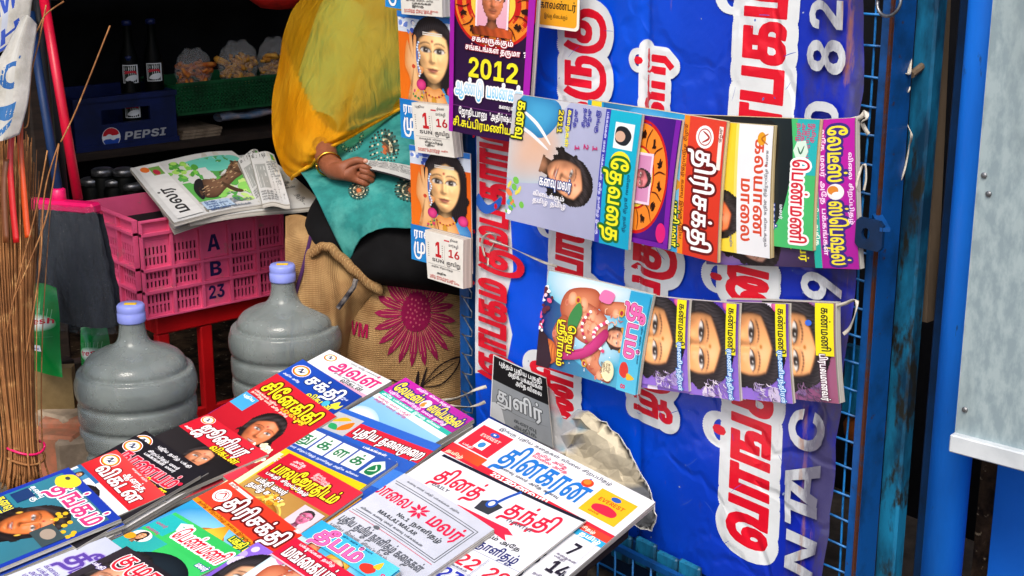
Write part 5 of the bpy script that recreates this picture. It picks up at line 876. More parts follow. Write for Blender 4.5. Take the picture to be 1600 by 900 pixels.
# ------------------------------------------------------------------ magazines hung on strings over the banner
def hung(label, art, TL, TR, BL, off, thick=.006, ratio=1.33, bulge=.004, group=None, matl=None, name='magazine', cat='magazine', pm=None):
    X = XB-.012-off; tl, tr, bl = onX(*TL, X), onX(*TR, X), onX(*BL, X); d = unit(bl-tl)*np.linalg.norm(tr-tl)*ratio
    d2 = d+np.array([-.004, 0, 0])
    art.sub = 9
    return magazine(label, art, quad(tl+d2, tr+d2, tr, tl, bulge, curl=.010), thick, group, name, cat, pm, matl)
def art_goddess_of_fashion():
    a = Art(base='#aeb4d6', seed=5); a.rect(0, 0, 100, 100, '#b9bede', '#a4a9c8', 60); a.poly([(0, 0), (42, 0), (30, 30), (0, 60)], '#c8ccd4')
    a.blob([(10, 0), (62, -4), (66, 30), (56, 52), (32, 60), (14, 48), (2, 26)], '#e2b89c', '#b8c8d4'); a.blob([(0, 10), (22, 6), (30, 34), (12, 52), (0, 44)], '#48a8d8', '#2878b0')
    a.face(57, 64, 21, -16, '#e0a078', '#a05a44', '#17110f', .5)
    a.stroke([(34, 44), (20, 28), (10, 8)], 3, '#f4f4f4'); a.stroke([(38, 42), (28, 22), (22, 4)], 3, '#eef0f4')
    a.sprig(80, 8, 14, ['#78c850', '#48a8e0', '#e8e060', '#f08850', '#ffffff']); a.sprig(92, 3, 10, ['#48a8e0', '#78c850'])
    a.rect(0, 97, 100, 102, '#3a3fae'); a.para(2, 98.3, 96, 1.8, 1, '#d8dcff')
    a.rect(0, 102, 100, 132, '#16b6d4', '#0fa6cc', 0); a.rect(8, 108, 27, 127, '#eef6f6'); a.blob([(12, 110), (22, 110), (24, 120), (17, 125), (11, 119)], '#20242c'); a.ell(18, 114, 4, 5, '#d8b098')
    a.ell(37, 117, 8.5, 10, '#f4e832'); a.stroke([(32, 120), (37, 112), (42, 120)], 2.2, '#2a8a3a')
    a.text('தேவதை', 33, 108, 12, '#f6ee28', [('#1d6a2e', 2.0)], 64); a.para(44, 125.5, 50, 2.2, 1, '#0b4d70')
    for q, (x, y) in enumerate([(6, 88), (6, 79), (8, 70)]):
        a.text('2' if q == 1 else '1', x+22, y, 5, '#c02a70'); a.para(x-4, y+1, 24, 2.6, 2, '#3a3aa6')
    a.rect(4, 58, 20, 64, '#3a3f9e'); a.text('கதைகள்', 5, 59.5, 3, '#f6ee28'); a.text('2011', 6, 50, 5, '#e8d838', [('#333333', .6)])
    a.text('கனவு மலர்', 66, 36, 6, '#ffffff', [('#2a4a8e', .8)], 34, 90); a.para(75, 30, 40, 3, 2, '#f6f6fa', 1.8, 90)
    a.text('கனவு', 4, 6, 8, '#f4ee30', [('#20301c', 1.2)], 30); return a
def art_zodiac(seed=2, big=True):
    a = Art(base='#5c1290', seed=seed); a.rect(0, 0, 100, 132, '#6a1698', '#3c0c78', 90); a.push(48, 94, 1, 0, .70); a.zodiac(0, 0, 45); a.pop()
    a.rect(28, 79, 68, 110, '#f4d8ec'); a.rect(30, 81, 66, 108, '#b85aa0', '#d898c0'); a.man(48, 97, 11, '#8a3060', 0, '#c06a72')
    a.rect(0, 127, 100, 132, '#7a1aa6'); a.ell(88, 124, 8, 5, '#e0207a'); a.para(83, 124, 10, 2, 2, '#ffffff'); a.rect(96, 10, 100, 132, '#701aa0')
    return a
def art_thirisakthi():
    a = Art(base='#1e7ec0', seed=7); a.rect(0, 0, 100, 100, '#0d5c9c', '#35a8dc', 80); a.ell(50, 60, 52, 46, '#9adcf0', '#2f92cc')
    a.blob([(28, 20), (70, 20), (80, 50), (66, 78), (50, 88), (34, 78), (22, 50)], '#e8a858', '#b8702c'); a.ell(50, 66, 17, 15, '#efb868', '#c07c34')
    a.ell(30, 66, 10, 13, '#e0a050', '#b0682c'); a.ell(70, 66, 10, 13, '#e0a050', '#b0682c'); a.stroke([(50, 66), (54, 52), (46, 40), (56, 34)], 8, '#dc9c4c', taper=False); a.poly([(38, 78), (50, 98), (62, 78)], '#f4cc40', '#c07818')
    for e in (-1, 1): a.ell(50+e*6, 69, 2.4, 1.4, '#2a1810')
    for q in range(7): a.ell(36+q*4.6, 46-abs(q-3)*-1.2, 2.2, 2.2, '#e83850')
    a.rect(0, 94, 100, 99, '#f08c1c'); a.rect(0, 99, 100, 132, '#e0402c', '#d4341e', 0); a.para(6, 95.6, 90, 2.2, 1, '#7a2a08')
    a.text('திரிசக்தி', 22, 107, 13, '#ffffff', [('#6a0f10', 1.9)], 74); a.ell(13, 114, 8, 8, '#ffffff'); a.ring(13, 114, 5.2, 6, '#b02a20'); a.stroke([(9, 112), (13, 118), (17, 112)], 1.6, '#b02a20')
    a.rect(4, 126.5, 34, 130, '#f4e8e0'); a.para(5, 127.3, 28, 1.9, 1, '#803020'); a.text('பக்தி மலர்', 62, 86, 6.5, '#f6ee3a', [('#154a20', 1)], 34); a.rect(0, 0, 100, 16, '#1896c8'); a.rect(0, 4, 9, 14, '#e8d028'); a.ell(20, 9, 7, 5, '#d8a048'); a.para(34, 9, 50, 3, 2, '#ffffff'); return a
def art_wedding():
    a = Art(base='#eef0f4', seed=8); a.rect(0, 0, 100, 100, '#f0c81e', '#f6dc48', 20); a.rect(0, 97, 100, 100, '#f8e070')
    for q in range(9): a.stroke([(6+q*11, 4), (10+q*11, 40), (3+q*11, 86)], 2.2, '#d8a414'); a.ell(10+q*10, 74, 1.8, 1.8, '#5a3a14')
    a.face(72, 76, 22, 12, '#f07a48', '#d85a2c', '#15100f', .2, smile=False); a.rect(0, 100, 100, 132, '#eceff3')
    a.text('கல்யாண', 10, 116, 8.5, '#d84a2a', (), 74); a.text('மாலை', 40, 104, 8.5, '#d84a2a', (), 50); a.ell(10, 122, 5, 4, '#e8a020'); a.stroke([(6, 128), (10, 122), (14, 128)], 1.4, '#b86a18'); a.para(18, 127, 76, 2, 1, '#70707a'); a.para(86, 102, 12, 1.6, 4, '#90909a', 2.6); return a
def art_penmani():
    a = Art(base='#1c2a2c', seed=9); a.rect(0, 0, 100, 132, '#24343a', '#10181c'); a.blob([(0, 0), (70, 0), (80, 40), (64, 84), (20, 96), (0, 80)], '#26242a', '#111214'); a.face(30, 40, 26, -6, '#d89068', '#8a4a30', '#15100f', .4)
    a.blob([(-20, 140), (-20, 106), (30, 110), (70, 103), (90, 88), (104, 60), (125, 40), (125, 150)], '#48c070'); a.rect(92, 0, 100, 60, '#48c070'); a.rect(0, 112, 42, 132, '#28b4b8'); a.para(3, 126, 36, 2.6, 4, '#d02a70')
    a.poly([(16, 121), (24, 124), (31, 121), (30, 113), (24, 110), (17, 113)], '#d8f0e0'); a.stroke([(20, 120), (26, 117), (21, 114)], 1.4, '#2a6a50')
    a.text('பெண்மணி', 30, 110, 11, '#d41a34', [('#ffffff', 1.9)], 66); a.text('மலர்', 66, 90, 5, '#ffffff', [('#2848a0', .9)], 20); a.para(66, 100, 24, 2.4, 1, '#e8f0f8'); return a
def art_ladies(hung_=True):
    a = Art(base='#3a2a50', seed=10)
    if hung_:
        a.rect(0, 0, 100, 96, '#8a70b8', '#2a1c3c', 30); a.blob([(60, 10), (96, 6), (98, 40), (84, 62), (64, 50)], '#b89cd8', '#6a50a0'); a.face(84, 44, 18, -20, '#e8b09a', '#a86a60'); a.ell(14, 22, 9, 12, '#c8b080'); a.text('த', 10, 18, 8, '#2a2a20')
        a.text('நவம்பர்', 62, 84, 5, '#f0e428', (), 34); a.text('2011', 70, 76, 5, '#f0e428')
    else:
        a.rect(0, 0, 100, 96, '#4a8ed0', '#8cc4ec', 90); a.blob([(20, -10), (110, -10), (112, 40), (90, 62), (56, 60), (28, 30)], '#1c1a20', '#0c0c10'); a.face(60, 6, 34, -8, '#e0a884', '#a8684a', '#141014', .3); a.blob([(0, 30), (24, 40), (40, 60), (20, 74), (0, 66)], '#f4f6fa', '#a8ccec')
        a.text('மலர்', 80, 60, 6, '#f0a020'); a.rect(0, 88, 100, 96, '#e8f0f0'); a.para(4, 90.5, 50, 2.6, 2, '#c02878')
    a.rect(0, 96, 100, 102, '#1fb0a0'); a.para(3, 97.8, 94, 2.6, 1, '#e8fff8'); a.rect(0, 102, 100, 132, '#c01ca6', '#a81a98', 0)
    a.text('லேடீஸ்', 4, 110, 11, '#f4e43a', [('#3a2a80', 1.9)], 38); a.text('ஸ்பெஷல்', 54, 110, 11, '#f4e43a', [('#3a2a80', 1.9)], 44); a.ell(48, 116, 5.4, 7, '#f0f0f0'); a.ell(47, 114, 3, 4.4, '#e08a30'); a.ell(50, 117, 2, 4, '#ffffff')
    a.para(5, 104.4, 90, 3, 1, '#ffe0ff'); a.para(22, 127, 60, 2.6, 1, '#ffe0ff'); return a
def art_deepam(full=True):
    a = Art(base='#48b8dc', seed=11); a.rect(0, 0, 100, 132, '#1c2c78', '#54c4e4', 90)
    a.blob([(-5, 0), (22, 4), (34, 40), (24, 92), (8, 120), (-5, 110)], '#e8f0f4', '#78c8e4'); a.ell(56, 72, 34, 42, '#c8eefa', '#48b4dc')
    # an ornate kneeling figure, arms raised
    sk, rm = '#e4946c', '#a84a30'
    a.blob([(8, 62), (14, 30), (34, 22), (48, 34), (40, 56), (22, 72)], sk, rm); a.blob([(40, 28), (62, 16), (80, 30), (76, 44), (54, 44)], sk, rm); a.blob([(24, 46), (52, 38), (64, 60), (56, 82), (36, 84), (26, 68)], '#f4b490', rm)
    a.blob([(60, 66), (78, 54), (92, 70), (98, 92), (92, 96), (80, 80), (66, 80)], sk, rm); a.blob([(20, 70), (30, 78), (26, 104), (20, 124), (14, 122), (14, 96)], sk, rm)
    for x, y, r_ in ((26, 50, 8), (36, 62, 8), (46, 68, 7), (56, 26, 8), (22, 36, 7), (78, 66, 6), (92, 82, 5), (26, 92, 5), (20, 110, 4), (44, 48, 7), (68, 30, 6)): a.ell(x, y, r_, r_*.8, '#f6c09a', '#e2946c'); a.ell(x+r_*.7, y-r_*.9, r_*.5, r_*.3, '#c8684e', '#e2937a')
    a.face(50, 97, 13, 0, '#f4ac88', None, '#3a2418', .1, None, False, 1, False, '#c02020', (36, 48)); a.blob([(38, 102), (42, 116), (52, 124), (60, 114), (63, 102), (52, 108)], '#f0c850', '#c88828')
    for q in range(40):
        t = a.rnd.uniform(0, 6.3); x, y = a.rnd.choice([(28, 50), (40, 62), (56, 30), (30, 90), (78, 74), (52, 70)]); x += a.rnd.uniform(-8, 8); y += a.rnd.uniform(-10, 10); a.stroke([(x, y), (x+3*math.cos(t), y+3*math.sin(t)), (x+6*math.cos(t+.7), y+6*math.sin(t+.7))], a.rnd.uniform(.5, 1.5), a.rnd.choice(['#d87a5c', '#f8c8a8', '#c05a44', '#fbd8bc']), 3)
    for x, y in ((22, 44), (60, 26), (84, 62), (24, 100), (90, 88)): a.ell(x, y, 4, 3.4, '#e0b038'); a.ell(x, y, 2.4, 2, '#b02840')
    for q in range(14): a.ell(36+q*2.3, 84-14*math.sin(q/13*3.14), 2, 2.4, ['#ffffff', '#e84878'][q % 2], n=8)
    for q in range(10): a.ell(30+q*3.4, 62-8*math.sin(q/9*3.14), 1.6, 2, ['#ffffff', '#c83058'][q % 2], n=8)
    a.blob([(24, 46), (40, 36), (56, 38), (52, 46), (34, 52)], '#3c8a4c'); a.blob([(44, 82), (70, 60), (80, 30), (86, 34), (76, 66), (52, 88)], '#d8408c', '#a82060'); a.blob([(6, 74), (16, 70), (18, 84), (8, 88)], '#e878b0')
    a.blob([(70, 8), (88, 6), (94, 20), (82, 28), (70, 20)], '#e88838', '#b8501c'); [a.stroke([(72, 12+q*4), (82, 11+q*4), (92, 13+q*4)], 1, '#a84818') for q in range(4)]
    a.poly([(58, 0), (104, 0), (104, 16), (90, 20), (66, 12)], '#2c1420'); a.sprig(30, 2, 14, ['#f4d0e0', '#e05888', '#ffffff', '#602838'], 24); a.sprig(54, 0, 10, ['#e05888', '#ffffff', '#602838'], 16)
    a.text('ஜெய்', 48, 38, 7, '#f6ee28', [('#5a1010', .8)], 30) if full else None
    a.text('ஶ்ரீராமம்', 44, 27, 7, '#f6ee28', [('#5a1010', .8)], 50) if full else None
    for q in range(14): a.ell(a.rnd.uniform(60, 98), a.rnd.uniform(40, 100), .7, .7, '#ffffff', n=6)
    a.rect(0, 107, 100, 132, '#2aa4d4', '#58c8e8', 0); a.ell(84, 94, 11, 8, '#f4ecc0'); a.para(76, 95, 16, 1.8, 4, '#6a5020')
    a.text('தீபம்', 10, 111, 13, '#f06ab0', [('#ffffff', 1.3), ('#8a1a5c', .7)], 56); a.blob([(72, 110), (82, 109), (86, 116), (78, 120), (70, 116)], '#d83828'); a.blob([(80, 119), (84, 128), (87, 119)], '#f8c030'); a.text('8', 92, 112, 6, '#e02860'); a.para(30, 128.5, 40, 1.6, 1, '#0c5070'); return a
def art_novel(last=False, seed=12):
    a = Art(base='#7a4fc0', seed=seed); a.rect(0, 0, 100, 132, '#5a34a4', '#9470d8', 0)
    if last: a.rect(0, 0, 100, 132, '#6c4aa0', '#a05a78', 80)
    for q in range(26): a.ell(a.rnd.uniform(-5, 105), a.rnd.choice([a.rnd.uniform(0, 20), a.rnd.uniform(80, 125)]), a.rnd.uniform(5, 12), a.rnd.uniform(3, 8), a.rnd.choice(['#d8ccec', '#b8a4e0', '#8868cc', '#e8e0f4']) if not last else a.rnd.choice(['#7a5a90', '#8a6aa0']), rot=a.rnd.uniform(0, 180), n=10)
    a.eyes(43+(seed % 3)-1, 79+(seed % 2)*1.5, 50, 0, ky=36)
    for q in range(60):
        x, y = a.rnd.uniform(80, 100), a.rnd.uniform(84, 114); t = a.rnd.uniform(-.6, 1.2); a.stroke([(x, y), (x+3*math.cos(t), y+3*math.sin(t)), (x+7*math.cos(t+.4), y+7*math.sin(t+.4))], a.rnd.uniform(.4, 1.4), a.rnd.choice(['#d8cce8', '#b4a2d2', '#f0e8f6', '#9a84c4', '#6a5a80'] if not last else ['#6a4c70', '#8a6688', '#50405c']), 3)
    if not last:
        a.blob([(-4, 116), (2, 112), (8, 117), (6, 126), (-2, 127)], '#e87ab0', '#b83a80'); a.rect(0, 117, 52, 130, '#f0e41c'); a.text('கண்மணி', 4, 120, 6.5, '#20201c', (), 46)
        a.text('ரமணிசந்திரன்', 46, 119.5, 4.4, '#d8f0ff', [('#2a78c8', .9)], 56)
    else:
        a.rect(0, 110, 52, 132, '#f0e41c'); a.text('கண்மணி', 4, 117, 8, '#20201c', (), 44); a.text('பிரபலமானவர்', 50, 114, 7, '#ffffff', [('#5a2a4a', .7)], 48); a.ell(20, 102, 3, 4, '#3a6ad8')
    return a
HG1, HG2 = 'magazines hung over the upper string', 'magazines hung over the lower string'
hung('magenta women\'s magazine with yellow title hung last in the upper row', art_ladies(), (1336, 184), (1343, 421), (1120, 196), .030, .013, group=HG1)
hung('green and dark magazine with red title hung beside the magenta one', art_penmani(), (1281, 187), (1270, 392), (1080, 178), .042, .009, group=HG1, pm=PAGES_OLD)
hung('white and yellow wedding magazine with orange title, hung beside the red one', art_wedding(), (1209, 197), (1203, 404), (1000, 180), .054, .011, group=HG1, pm=PAGES_OLD)
hung('red-titled devotional magazine with white lettering hung in the middle of upper row', art_thirisakthi(), (1136, 190), (1121, 411), (900, 150), .068, .008, group=HG1, pm=PAGES_OLD)
hung('purple magazine with orange zodiac wheel hung between the cyan and the red titles', art_zodiac(), (1066, 188), (1044, 390), (880, 162), .080, .007, group=HG1)
hung('lavender fashion magazine with smiling woman and cyan title strip hung sideways', art_goddess_of_fashion(), (1004, 179), (982, 391), (838, 150), .094, .006, group=HG1)
hung('dark purple novel with white title, frontmost at the right end of the lower row', art_novel(True, 16), (1304, 474), (1311, 631), (1150, 466), .028, .016, group=HG2)
hung('purple novel with large eyes, third of the three alike in the lower row', art_novel(False, 15), (1232, 475), (1239, 631), (1080, 468), .040, .008, group=HG2)
hung('purple novel with large eyes, middle one of the three alike in the lower row', art_novel(False, 14), (1155, 475), (1156, 627), (1003, 460), .052, .008, group=HG2)
hung('purple novel with large eyes hung right beside the blue devotional magazine', art_novel(False, 13), (1077, 469), (1076, 612), (930, 450), .064, .008, group=HG2)
hung('light blue devotional magazine with pink title and ornate figure hung sideways', art_deepam(), (1021, 461), (996, 617), (855, 418), .078, .008, group=HG2)

# ------------------------------------------------------------------ the almanac, the calendars, the cards and posters
X = 1.80
a = art_zodiac(21); a = Art(100, 190, '#2a0c3a', seed=22); a.rect(0, 0, 100, 190, '#300f44', '#1c0828'); a.zodiac(52, 150, 50); a.rect(33, 116, 72, 190, '#f4e8f0'); a.rect(35, 118, 70, 190, '#e8a8c0', '#f0c8d0'); a.man(53, 152, 20, '#e0602c')
a.text('சகலருக்கும்', 54, 106, 5, '#ffffff', [('#a01838', .8)], 50, align='c'); a.text('சங்கடங்கள் தருமா', 54, 96, 5, '#ffffff', [('#a01838', .8)], 66, align='c'); a.text('?', 90, 96, 6, '#ffffff')
a.text('2012', 56, 66, 22, '#f4ec2a', (), 62, align='c'); a.text('ஆண்டு', 8, 46, 12, '#5cc8f4', [('#ffffff', 1.6)], 38, col2='#e8f8ff'); a.text('பலன்கள்', 50, 46, 12, '#5cc8f4', [('#ffffff', 1.6)], 42, col2='#e8f8ff'); a.text('கனவு மலர்', 66, 36, 3.6, '#ffffff', (), 24); a.rect(5, 31, 95, 31.6, '#7a3a80')
a.text('ஜோதிடபானு', 14, 22, 6, '#ffffff', (), 38); a.text("'அதிர்ஷ்டம்'", 55, 22, 6, '#ffffff', (), 34); a.text('சி.சுப்பிரமணியம்', 6, 8, 7.6, '#f4ec2a', (), 84)
a.rect(0, 0, 6, 190, '#a81cae'); a.rect(93, 0, 100, 190, '#a81cae')
tl, tr, bl, br = [onX(x, y, X) for x, y in [(706, -62), (842, -45), (703, 204), (824, 226)]]
a.sub = 12; magazine('tall purple almanac with yellow 2012 and a zodiac wheel hanging above the gate post', a, quad(bl, br, tr, tl, .004), .010, None, 'almanac', 'almanac')
# the yellow card
a = Art(100, 110, None, seed=23); P = []
for cx, cy, a0 in [(90, 100, 0), (10, 100, 90), (10, 10, 180), (90, 10, 270)]: P += [(cx+9*math.cos(math.radians(a0+t)), cy+9*math.sin(math.radians(a0+t))) for t in range(0, 91, 18)]
a.poly(P, '#f4f0e4'); a.poly([(50+(x-50)*.9, 55+(y-55)*.9) for x, y in P], '#f0a81c', '#f4b830', 90); a.text('2012', 30, 66, 16, '#d02a18'); a.text('காலண்டர்', 12, 40, 12, '#1c1810', (), 80); a.text('இங்கு கிடைக்கும்', 22, 22, 6, '#6a4a10', (), 52)
X = XB-.05; tl, tr, bl, br = [onX(x, y, X) for x, y in [(832, -45), (908, -38), (836, 42), (905, 51)]]
c = thing('advert_card', 'small yellow rounded card with white border hanging at the banner\'s top', 'card', (tl+br)/2)
mp_ = quad(bl, br, tr, tl); a.build('card', mp_, PRINT, c)
ob = MB(); Q = np.array(P)/[100, 110]; top = mp_(Q[:, 0], Q[:, 1], np.full(len(Q), 0.)); bot = mp_(Q[:, 0], Q[:, 1], np.full(len(Q), -.0015)); n = len(Q)
ob.add(np.vstack([top, bot]), [tuple(range(n)), tuple(range(n, 2*n))[::-1]]+[(i, n+i, n+(i+1) % n, (i+1) % n) for i in range(n)]); ob.put('card_back', PAGES, c)
# wall calendars with a block of tear-off days
def art_calendar(seed):
    a = Art(100, 178, '#1e8cd8', seed=seed); a.rect(0, 55, 100, 160, '#f07818', '#e8641c', 40); a.rect(0, 150, 100, 178, '#d8e4f4'); a.sprig(20, 164, 18, ['#3858c0', '#7090e0', '#ffffff'], 26); a.sprig(60, 168, 20, ['#3858c0', '#7090e0', '#ffffff'], 26); a.rect(0, 170, 100, 178, '#2878d0')
    a.push(-13, 0); a.blob([(50, 30), (49, 100), (50, 140), (62, 156), (76, 159), (92, 155), (102, 138), (104, 100), (102, 30)], '#231a26', '#100c12'); a.blob([(28, 40), (46, 76), (76, 84), (104, 74), (112, 40)], '#58a8dc', '#2c68b0')
    sk, rm = '#f2b878', '#dc8c48'
    a.face(72, 124, 39, 0, '#fbc98c', None, '#140f12', .9, None, False, 1, False, '#c01820', (80, 104), -.05, es=1.4)
    a.rect(56, 150, 88, 151.6, '#f0ece4'); a.rect(56, 152.6, 88, 154.2, '#f0ece4')
    a.blob([(44, 36), (52, 58), (60, 78), (72, 76), (84, 78), (94, 58), (106, 36)], sk, rm)
    a.push(4, 0); a.blob([(20, 40), (30, 62), (27, 88), (20, 104), (22, 128), (26, 140), (29, 128), (29, 148), (33, 150), (35, 130), (37, 147), (41, 145), (40, 126), (44, 136), (47, 133), (44, 108), (52, 104), (50, 97), (44, 90), (46, 66), (58, 40)], '#f8c890', rm)
    a.ell(35, 104, 3, 3, '#d84828')
    for q in range(4): a.stroke([(24.5+q*5.4, 126), (25+q*5.2, 116)], .7, rm)
    a.pop()
    a.ell(51, 80, 8, 8, '#e84a90', '#b01860'); a.ell(101, 76, 8, 8, '#e84a90', '#b01860'); a.sprig(46, 66, 9, ['#3c8a4c', '#d83870', '#f0c030'], 12)
    for q in range(13): a.ell(56+q*2.7, 72-7*math.sin(q/12*3.14), 1.4, 1.4, '#b01c30' if q % 2 else '#e8b030', n=8)
    a.ell(72, 60, 4, 6, '#c89028'); a.stroke([(58, 72), (62, 56), (68, 42)], 1.2, '#7a3a18'); a.stroke([(48, 140), (46, 120), (48, 96)], 3, '#4870c0'); a.stroke([(50, 60), (58, 44)], 3, '#e8d030')
    for q in range(14): a.ell(49+2*math.sin(q), 92+q*3.6, 1.6, 1.6, '#dcecff', n=7)
    a.pop(); a.rect(0, 0, 100, 56, '#2090dc', '#1878c8'); a.text('ராணி', 5, 37, 11, '#ffffff', (), 44); a.text('முத்து', 4, 12, 18, '#ffffff', [('#1868b8', .8)], 60); return a
def art_pad(seed, low=False):
    a = Art(100, 134, '#e6e4dc', seed=seed)
    a.para(8, 122, 38, 4.6, 1, '#302c2c'); a.text('மார்கழி', 62, 106, 6, '#3c3838', (), 26); a.rect(50, 117, 64, 121, '#c83440'); a.text('திங்கள்', 66, 121, 5, '#3c3838', (), 20)
    a.text('1', 24, 68, 42, '#c01c24', (), 20); a.text('16', 60, 76, 22, '#b8242c', (), 32); a.text('SUN', 16, 54, 9, '#504c4c', (), 34); a.text('ஞாயிறு', 56, 54, 9, '#302c2c', (), 38); a.rect(51, 50, 52, 104, '#b8b4ac')
    for x in (8, 46): [a.ell(x, 66+q*6, 1.6, 1.2, '#787070', n=6) for q in range(7)]
    a.rect(6, 46, 94, 46.7, '#8a8680'); a.para(14, 39, 76, 3.4, 1, '#706c6a'); a.para(28, 30, 50, 4.4, 2, '#282424'); a.para(8, 12, 86, 3, 2, '#c86058'); return a
def calendar(label, cardpx, padpx, X, seed, deep=.028):
    tl, tr, bl, br = [onX(x, y, X) for x, y in cardpx]; r = thing('wall_calendar', label, 'calendar', (tl+br)/2, 'tear-off wall calendars at the gate post')
    m = quad(bl, br, tr, tl, .001); block('card_back', m, .002, PAGES, r, 4); a = art_calendar(seed); a.sub = 10; a.clip().build('picture_card', m, PRINT, r)
    tl, tr, bl, br = [onX(x, y, X-deep) for x, y in padpx]; q = quad(bl, br, tr, tl, 0, curl=-.0025); pb_ = block('day_pad', q, deep-.003, PAGES, r, 6); a = art_pad(seed); a.sub = 8; a.clip().build('top_sheet', q, NEWS, pb_)
calendar('tear-off calendar with a goddess raising her hand, middle of three hanging down', [(621, 16), (716, 30), (629, 214), (722, 232)], [(643, 160), (702, 166), (648, 238), (709, 247)], 1.86, 31)
calendar('lowest of the three tear-off goddess calendars, hanging above the sack', [(640, 226), (735, 240), (645, 404), (738, 428)], [(664, 359), (724, 375), (667, 435), (722, 452)], 1.86, 32)
calendar('topmost tear-off calendar, only the foot of its day pad in view', [(600, -200), (700, -186), (604, 10), (704, 26)], [(624, -56), (690, -50), (626, 22), (690, 27)], 1.86, 33)
# pasted poster and the torn crumpled one beside it
a = Art(100, 128, '#a9afb4', seed=41); a.rect(0, 0, 100, 128, '#9a9fa4', '#868c92', 30); a.rect(0, 78, 100, 128, '#161518'); a.text('புத்தம் புதிய பகுதி', 12, 113, 7, '#eceef0', (), 80); a.text('அதிக பக்கங்கள்', 30, 101, 7, '#eceef0', (), 62); a.text('அதே விலை', 44, 89, 7, '#eceef0', (), 46)
a.text('துளிர்', 10, 40, 22, '#cfd4d8', [('#54585c', 1.6)], 78); a.stroke([(6, 34), (50, 30), (96, 36)], 1, '#70757a'); a.para(40, 14, 56, 6, 2, '#50555a'); a.poly([(0, 0), (26, 0), (20, 26), (8, 34), (0, 30)], '#d0d4d8')
a.rect(0, 0, 1.6, 128, '#e4e8ea'); a.rect(0, 126.6, 100, 128, '#e4e8ea')
tl, tr, bl, br = [onX(x, y, XB-.042) for x, y in [(771, 554), (853, 590), (766, 650), (864, 700)]]
a.sub = 10; m = quad(bl, br, tr, tl, .002); r = thing('pasted_poster', 'black and grey newspaper poster with white Tamil lines pasted low on the banner', 'poster', (tl+br)/2); block('paper', m, .0015, PAGES, r, 4); a.clip().build('print', m, NEWS, r)
rr = random.Random(9)
tp = [(852, 600), (868, 622), (880, 655), (905, 640), (935, 652), (958, 672), (985, 705), (1005, 745), (1021, 778), (1024, 815), (1012, 830), (960, 800), (900, 770), (850, 735), (838, 700), (846, 660)]
ring_ = spline([(x, y) for x, y in tp], 4, True); ring_ = ring_+np.array([[rr.uniform(-2, 2), rr.uniform(-2, 2)] for _ in ring_]); kk = len(ring_)
def inside(x, y):
    c = False
    for (x1, y1), (x2, y2) in zip(ring_, np.roll(ring_, -1, 0)):
        if (y1 > y) != (y2 > y) and x < (x2-x1)*(y-y1)/(y2-y1)+x1: c = not c
    return c
rc_ = ring_.mean(0); pts = [tuple(q) for q in ring_]+[tuple(rc_+(q-rc_)*k_) for k_ in (.975, .94) for q in ring_]+[(x, y) for x, y in ((835+i*11+rr.uniform(-5, 5), 598+j*10.5+rr.uniform(-5, 5)) for i in range(19) for j in range(24)) if inside(x, y)]
r_ = delaunay_2d_cdt([Vector(q) for q in pts], [(i, (i+1) % kk) for i in range(kk)], [], 1, 1e-4)
folds = [(rr.uniform(0, 6.3), rr.uniform(16, 44), rr.uniform(0, 50)) for _ in range(5)]
V = []; colr = []
for x, y in [v[:] for v in r_[0]]:
    dmin = np.sqrt(((ring_-[x, y])**2).sum(1)).min(); tan_ = x+.45*y > 1204+14*math.sin(y*.2)
    fo = sum(abs(((x*math.cos(t)+y*math.sin(t)+o_)/w_) % 2-1) for t, w_, o_ in folds)/5
    V.append(onX(x, y, XB-.018-(.046*fo+.003*rr.random() if tan_ else .012*fo)))
    n1 = math.sin(x*.31+y*.13)+math.sin(y*.27-x*.11)+rr.uniform(-.5, .5)
    if tan_: cc = lin('#d3c8ae')*(1+.06*n1)
    else:
        cc = lin('#c2c4c8')*(1+.05*n1)
        if n1 > 1.1: cc = lin('#c8a4ac')
        if n1 < -1.3: cc = lin('#9cbccc')
    if y > 757 and x > 972: cc = lin('#6c7076')
    if x > 930 and dmin < .8: cc = lin('#e6e6e2')
    elif x > 935 and dmin < 3.8: cc = lin('#2c2a2c')
    colr.append(np.clip(cc, 0, 1))
T_ = [f for f in r_[2] if len(f) == 3]
o = mesh('torn_poster', V, T_, TORN, None, False, np.array(colr))
sm = o.modifiers.new('thickness', 'SOLIDIFY'); sm.thickness = .0012
tag(o, 'torn crumpled tan paper poster with dark border hanging behind the newspapers', 'poster')
# ------------------------------------------------------------------ the sloping display board and what lies on it
TILT = math.radians(13); hz = unit(_fw*[1, 1, 0]); TN = np.array([0, 0, math.cos(TILT)])-hz*math.sin(TILT); TP = EYEP+ray(1025, 785)*2.70
def onT(x, y, lift=0): return on(x, y, TP+TN*lift, TN)
cA, cB = onT(512, 552), onT(1012, 790); eu_ = unit(cB-cA); ev_ = np.cross(TN, eu_)
bd = thing('display_board', 'sloping display board under the laid out magazines and newspapers', 'display board', (cA+cB)/2*np.array([1, 1, 0]))
L = np.linalg.norm(cB-cA); c0 = cA+eu_*(L/2-.00)-ev_*.62-TN*.04
MB().box(c0, (L-.02, 1.16, .03), (eu_, ev_, TN), .003).put('board', M['wood_dark'], bd)
for sx in (-1, 1):
    for sy in (-1, 1):
        p = c0+eu_*sx*(L/2-.08)+ev_*sy*.5; MB().box((p[0], p[1], (p[2]-.02)/2), (.04, .04, p[2]-.02)).put('leg', M['wood_dark'], bd)
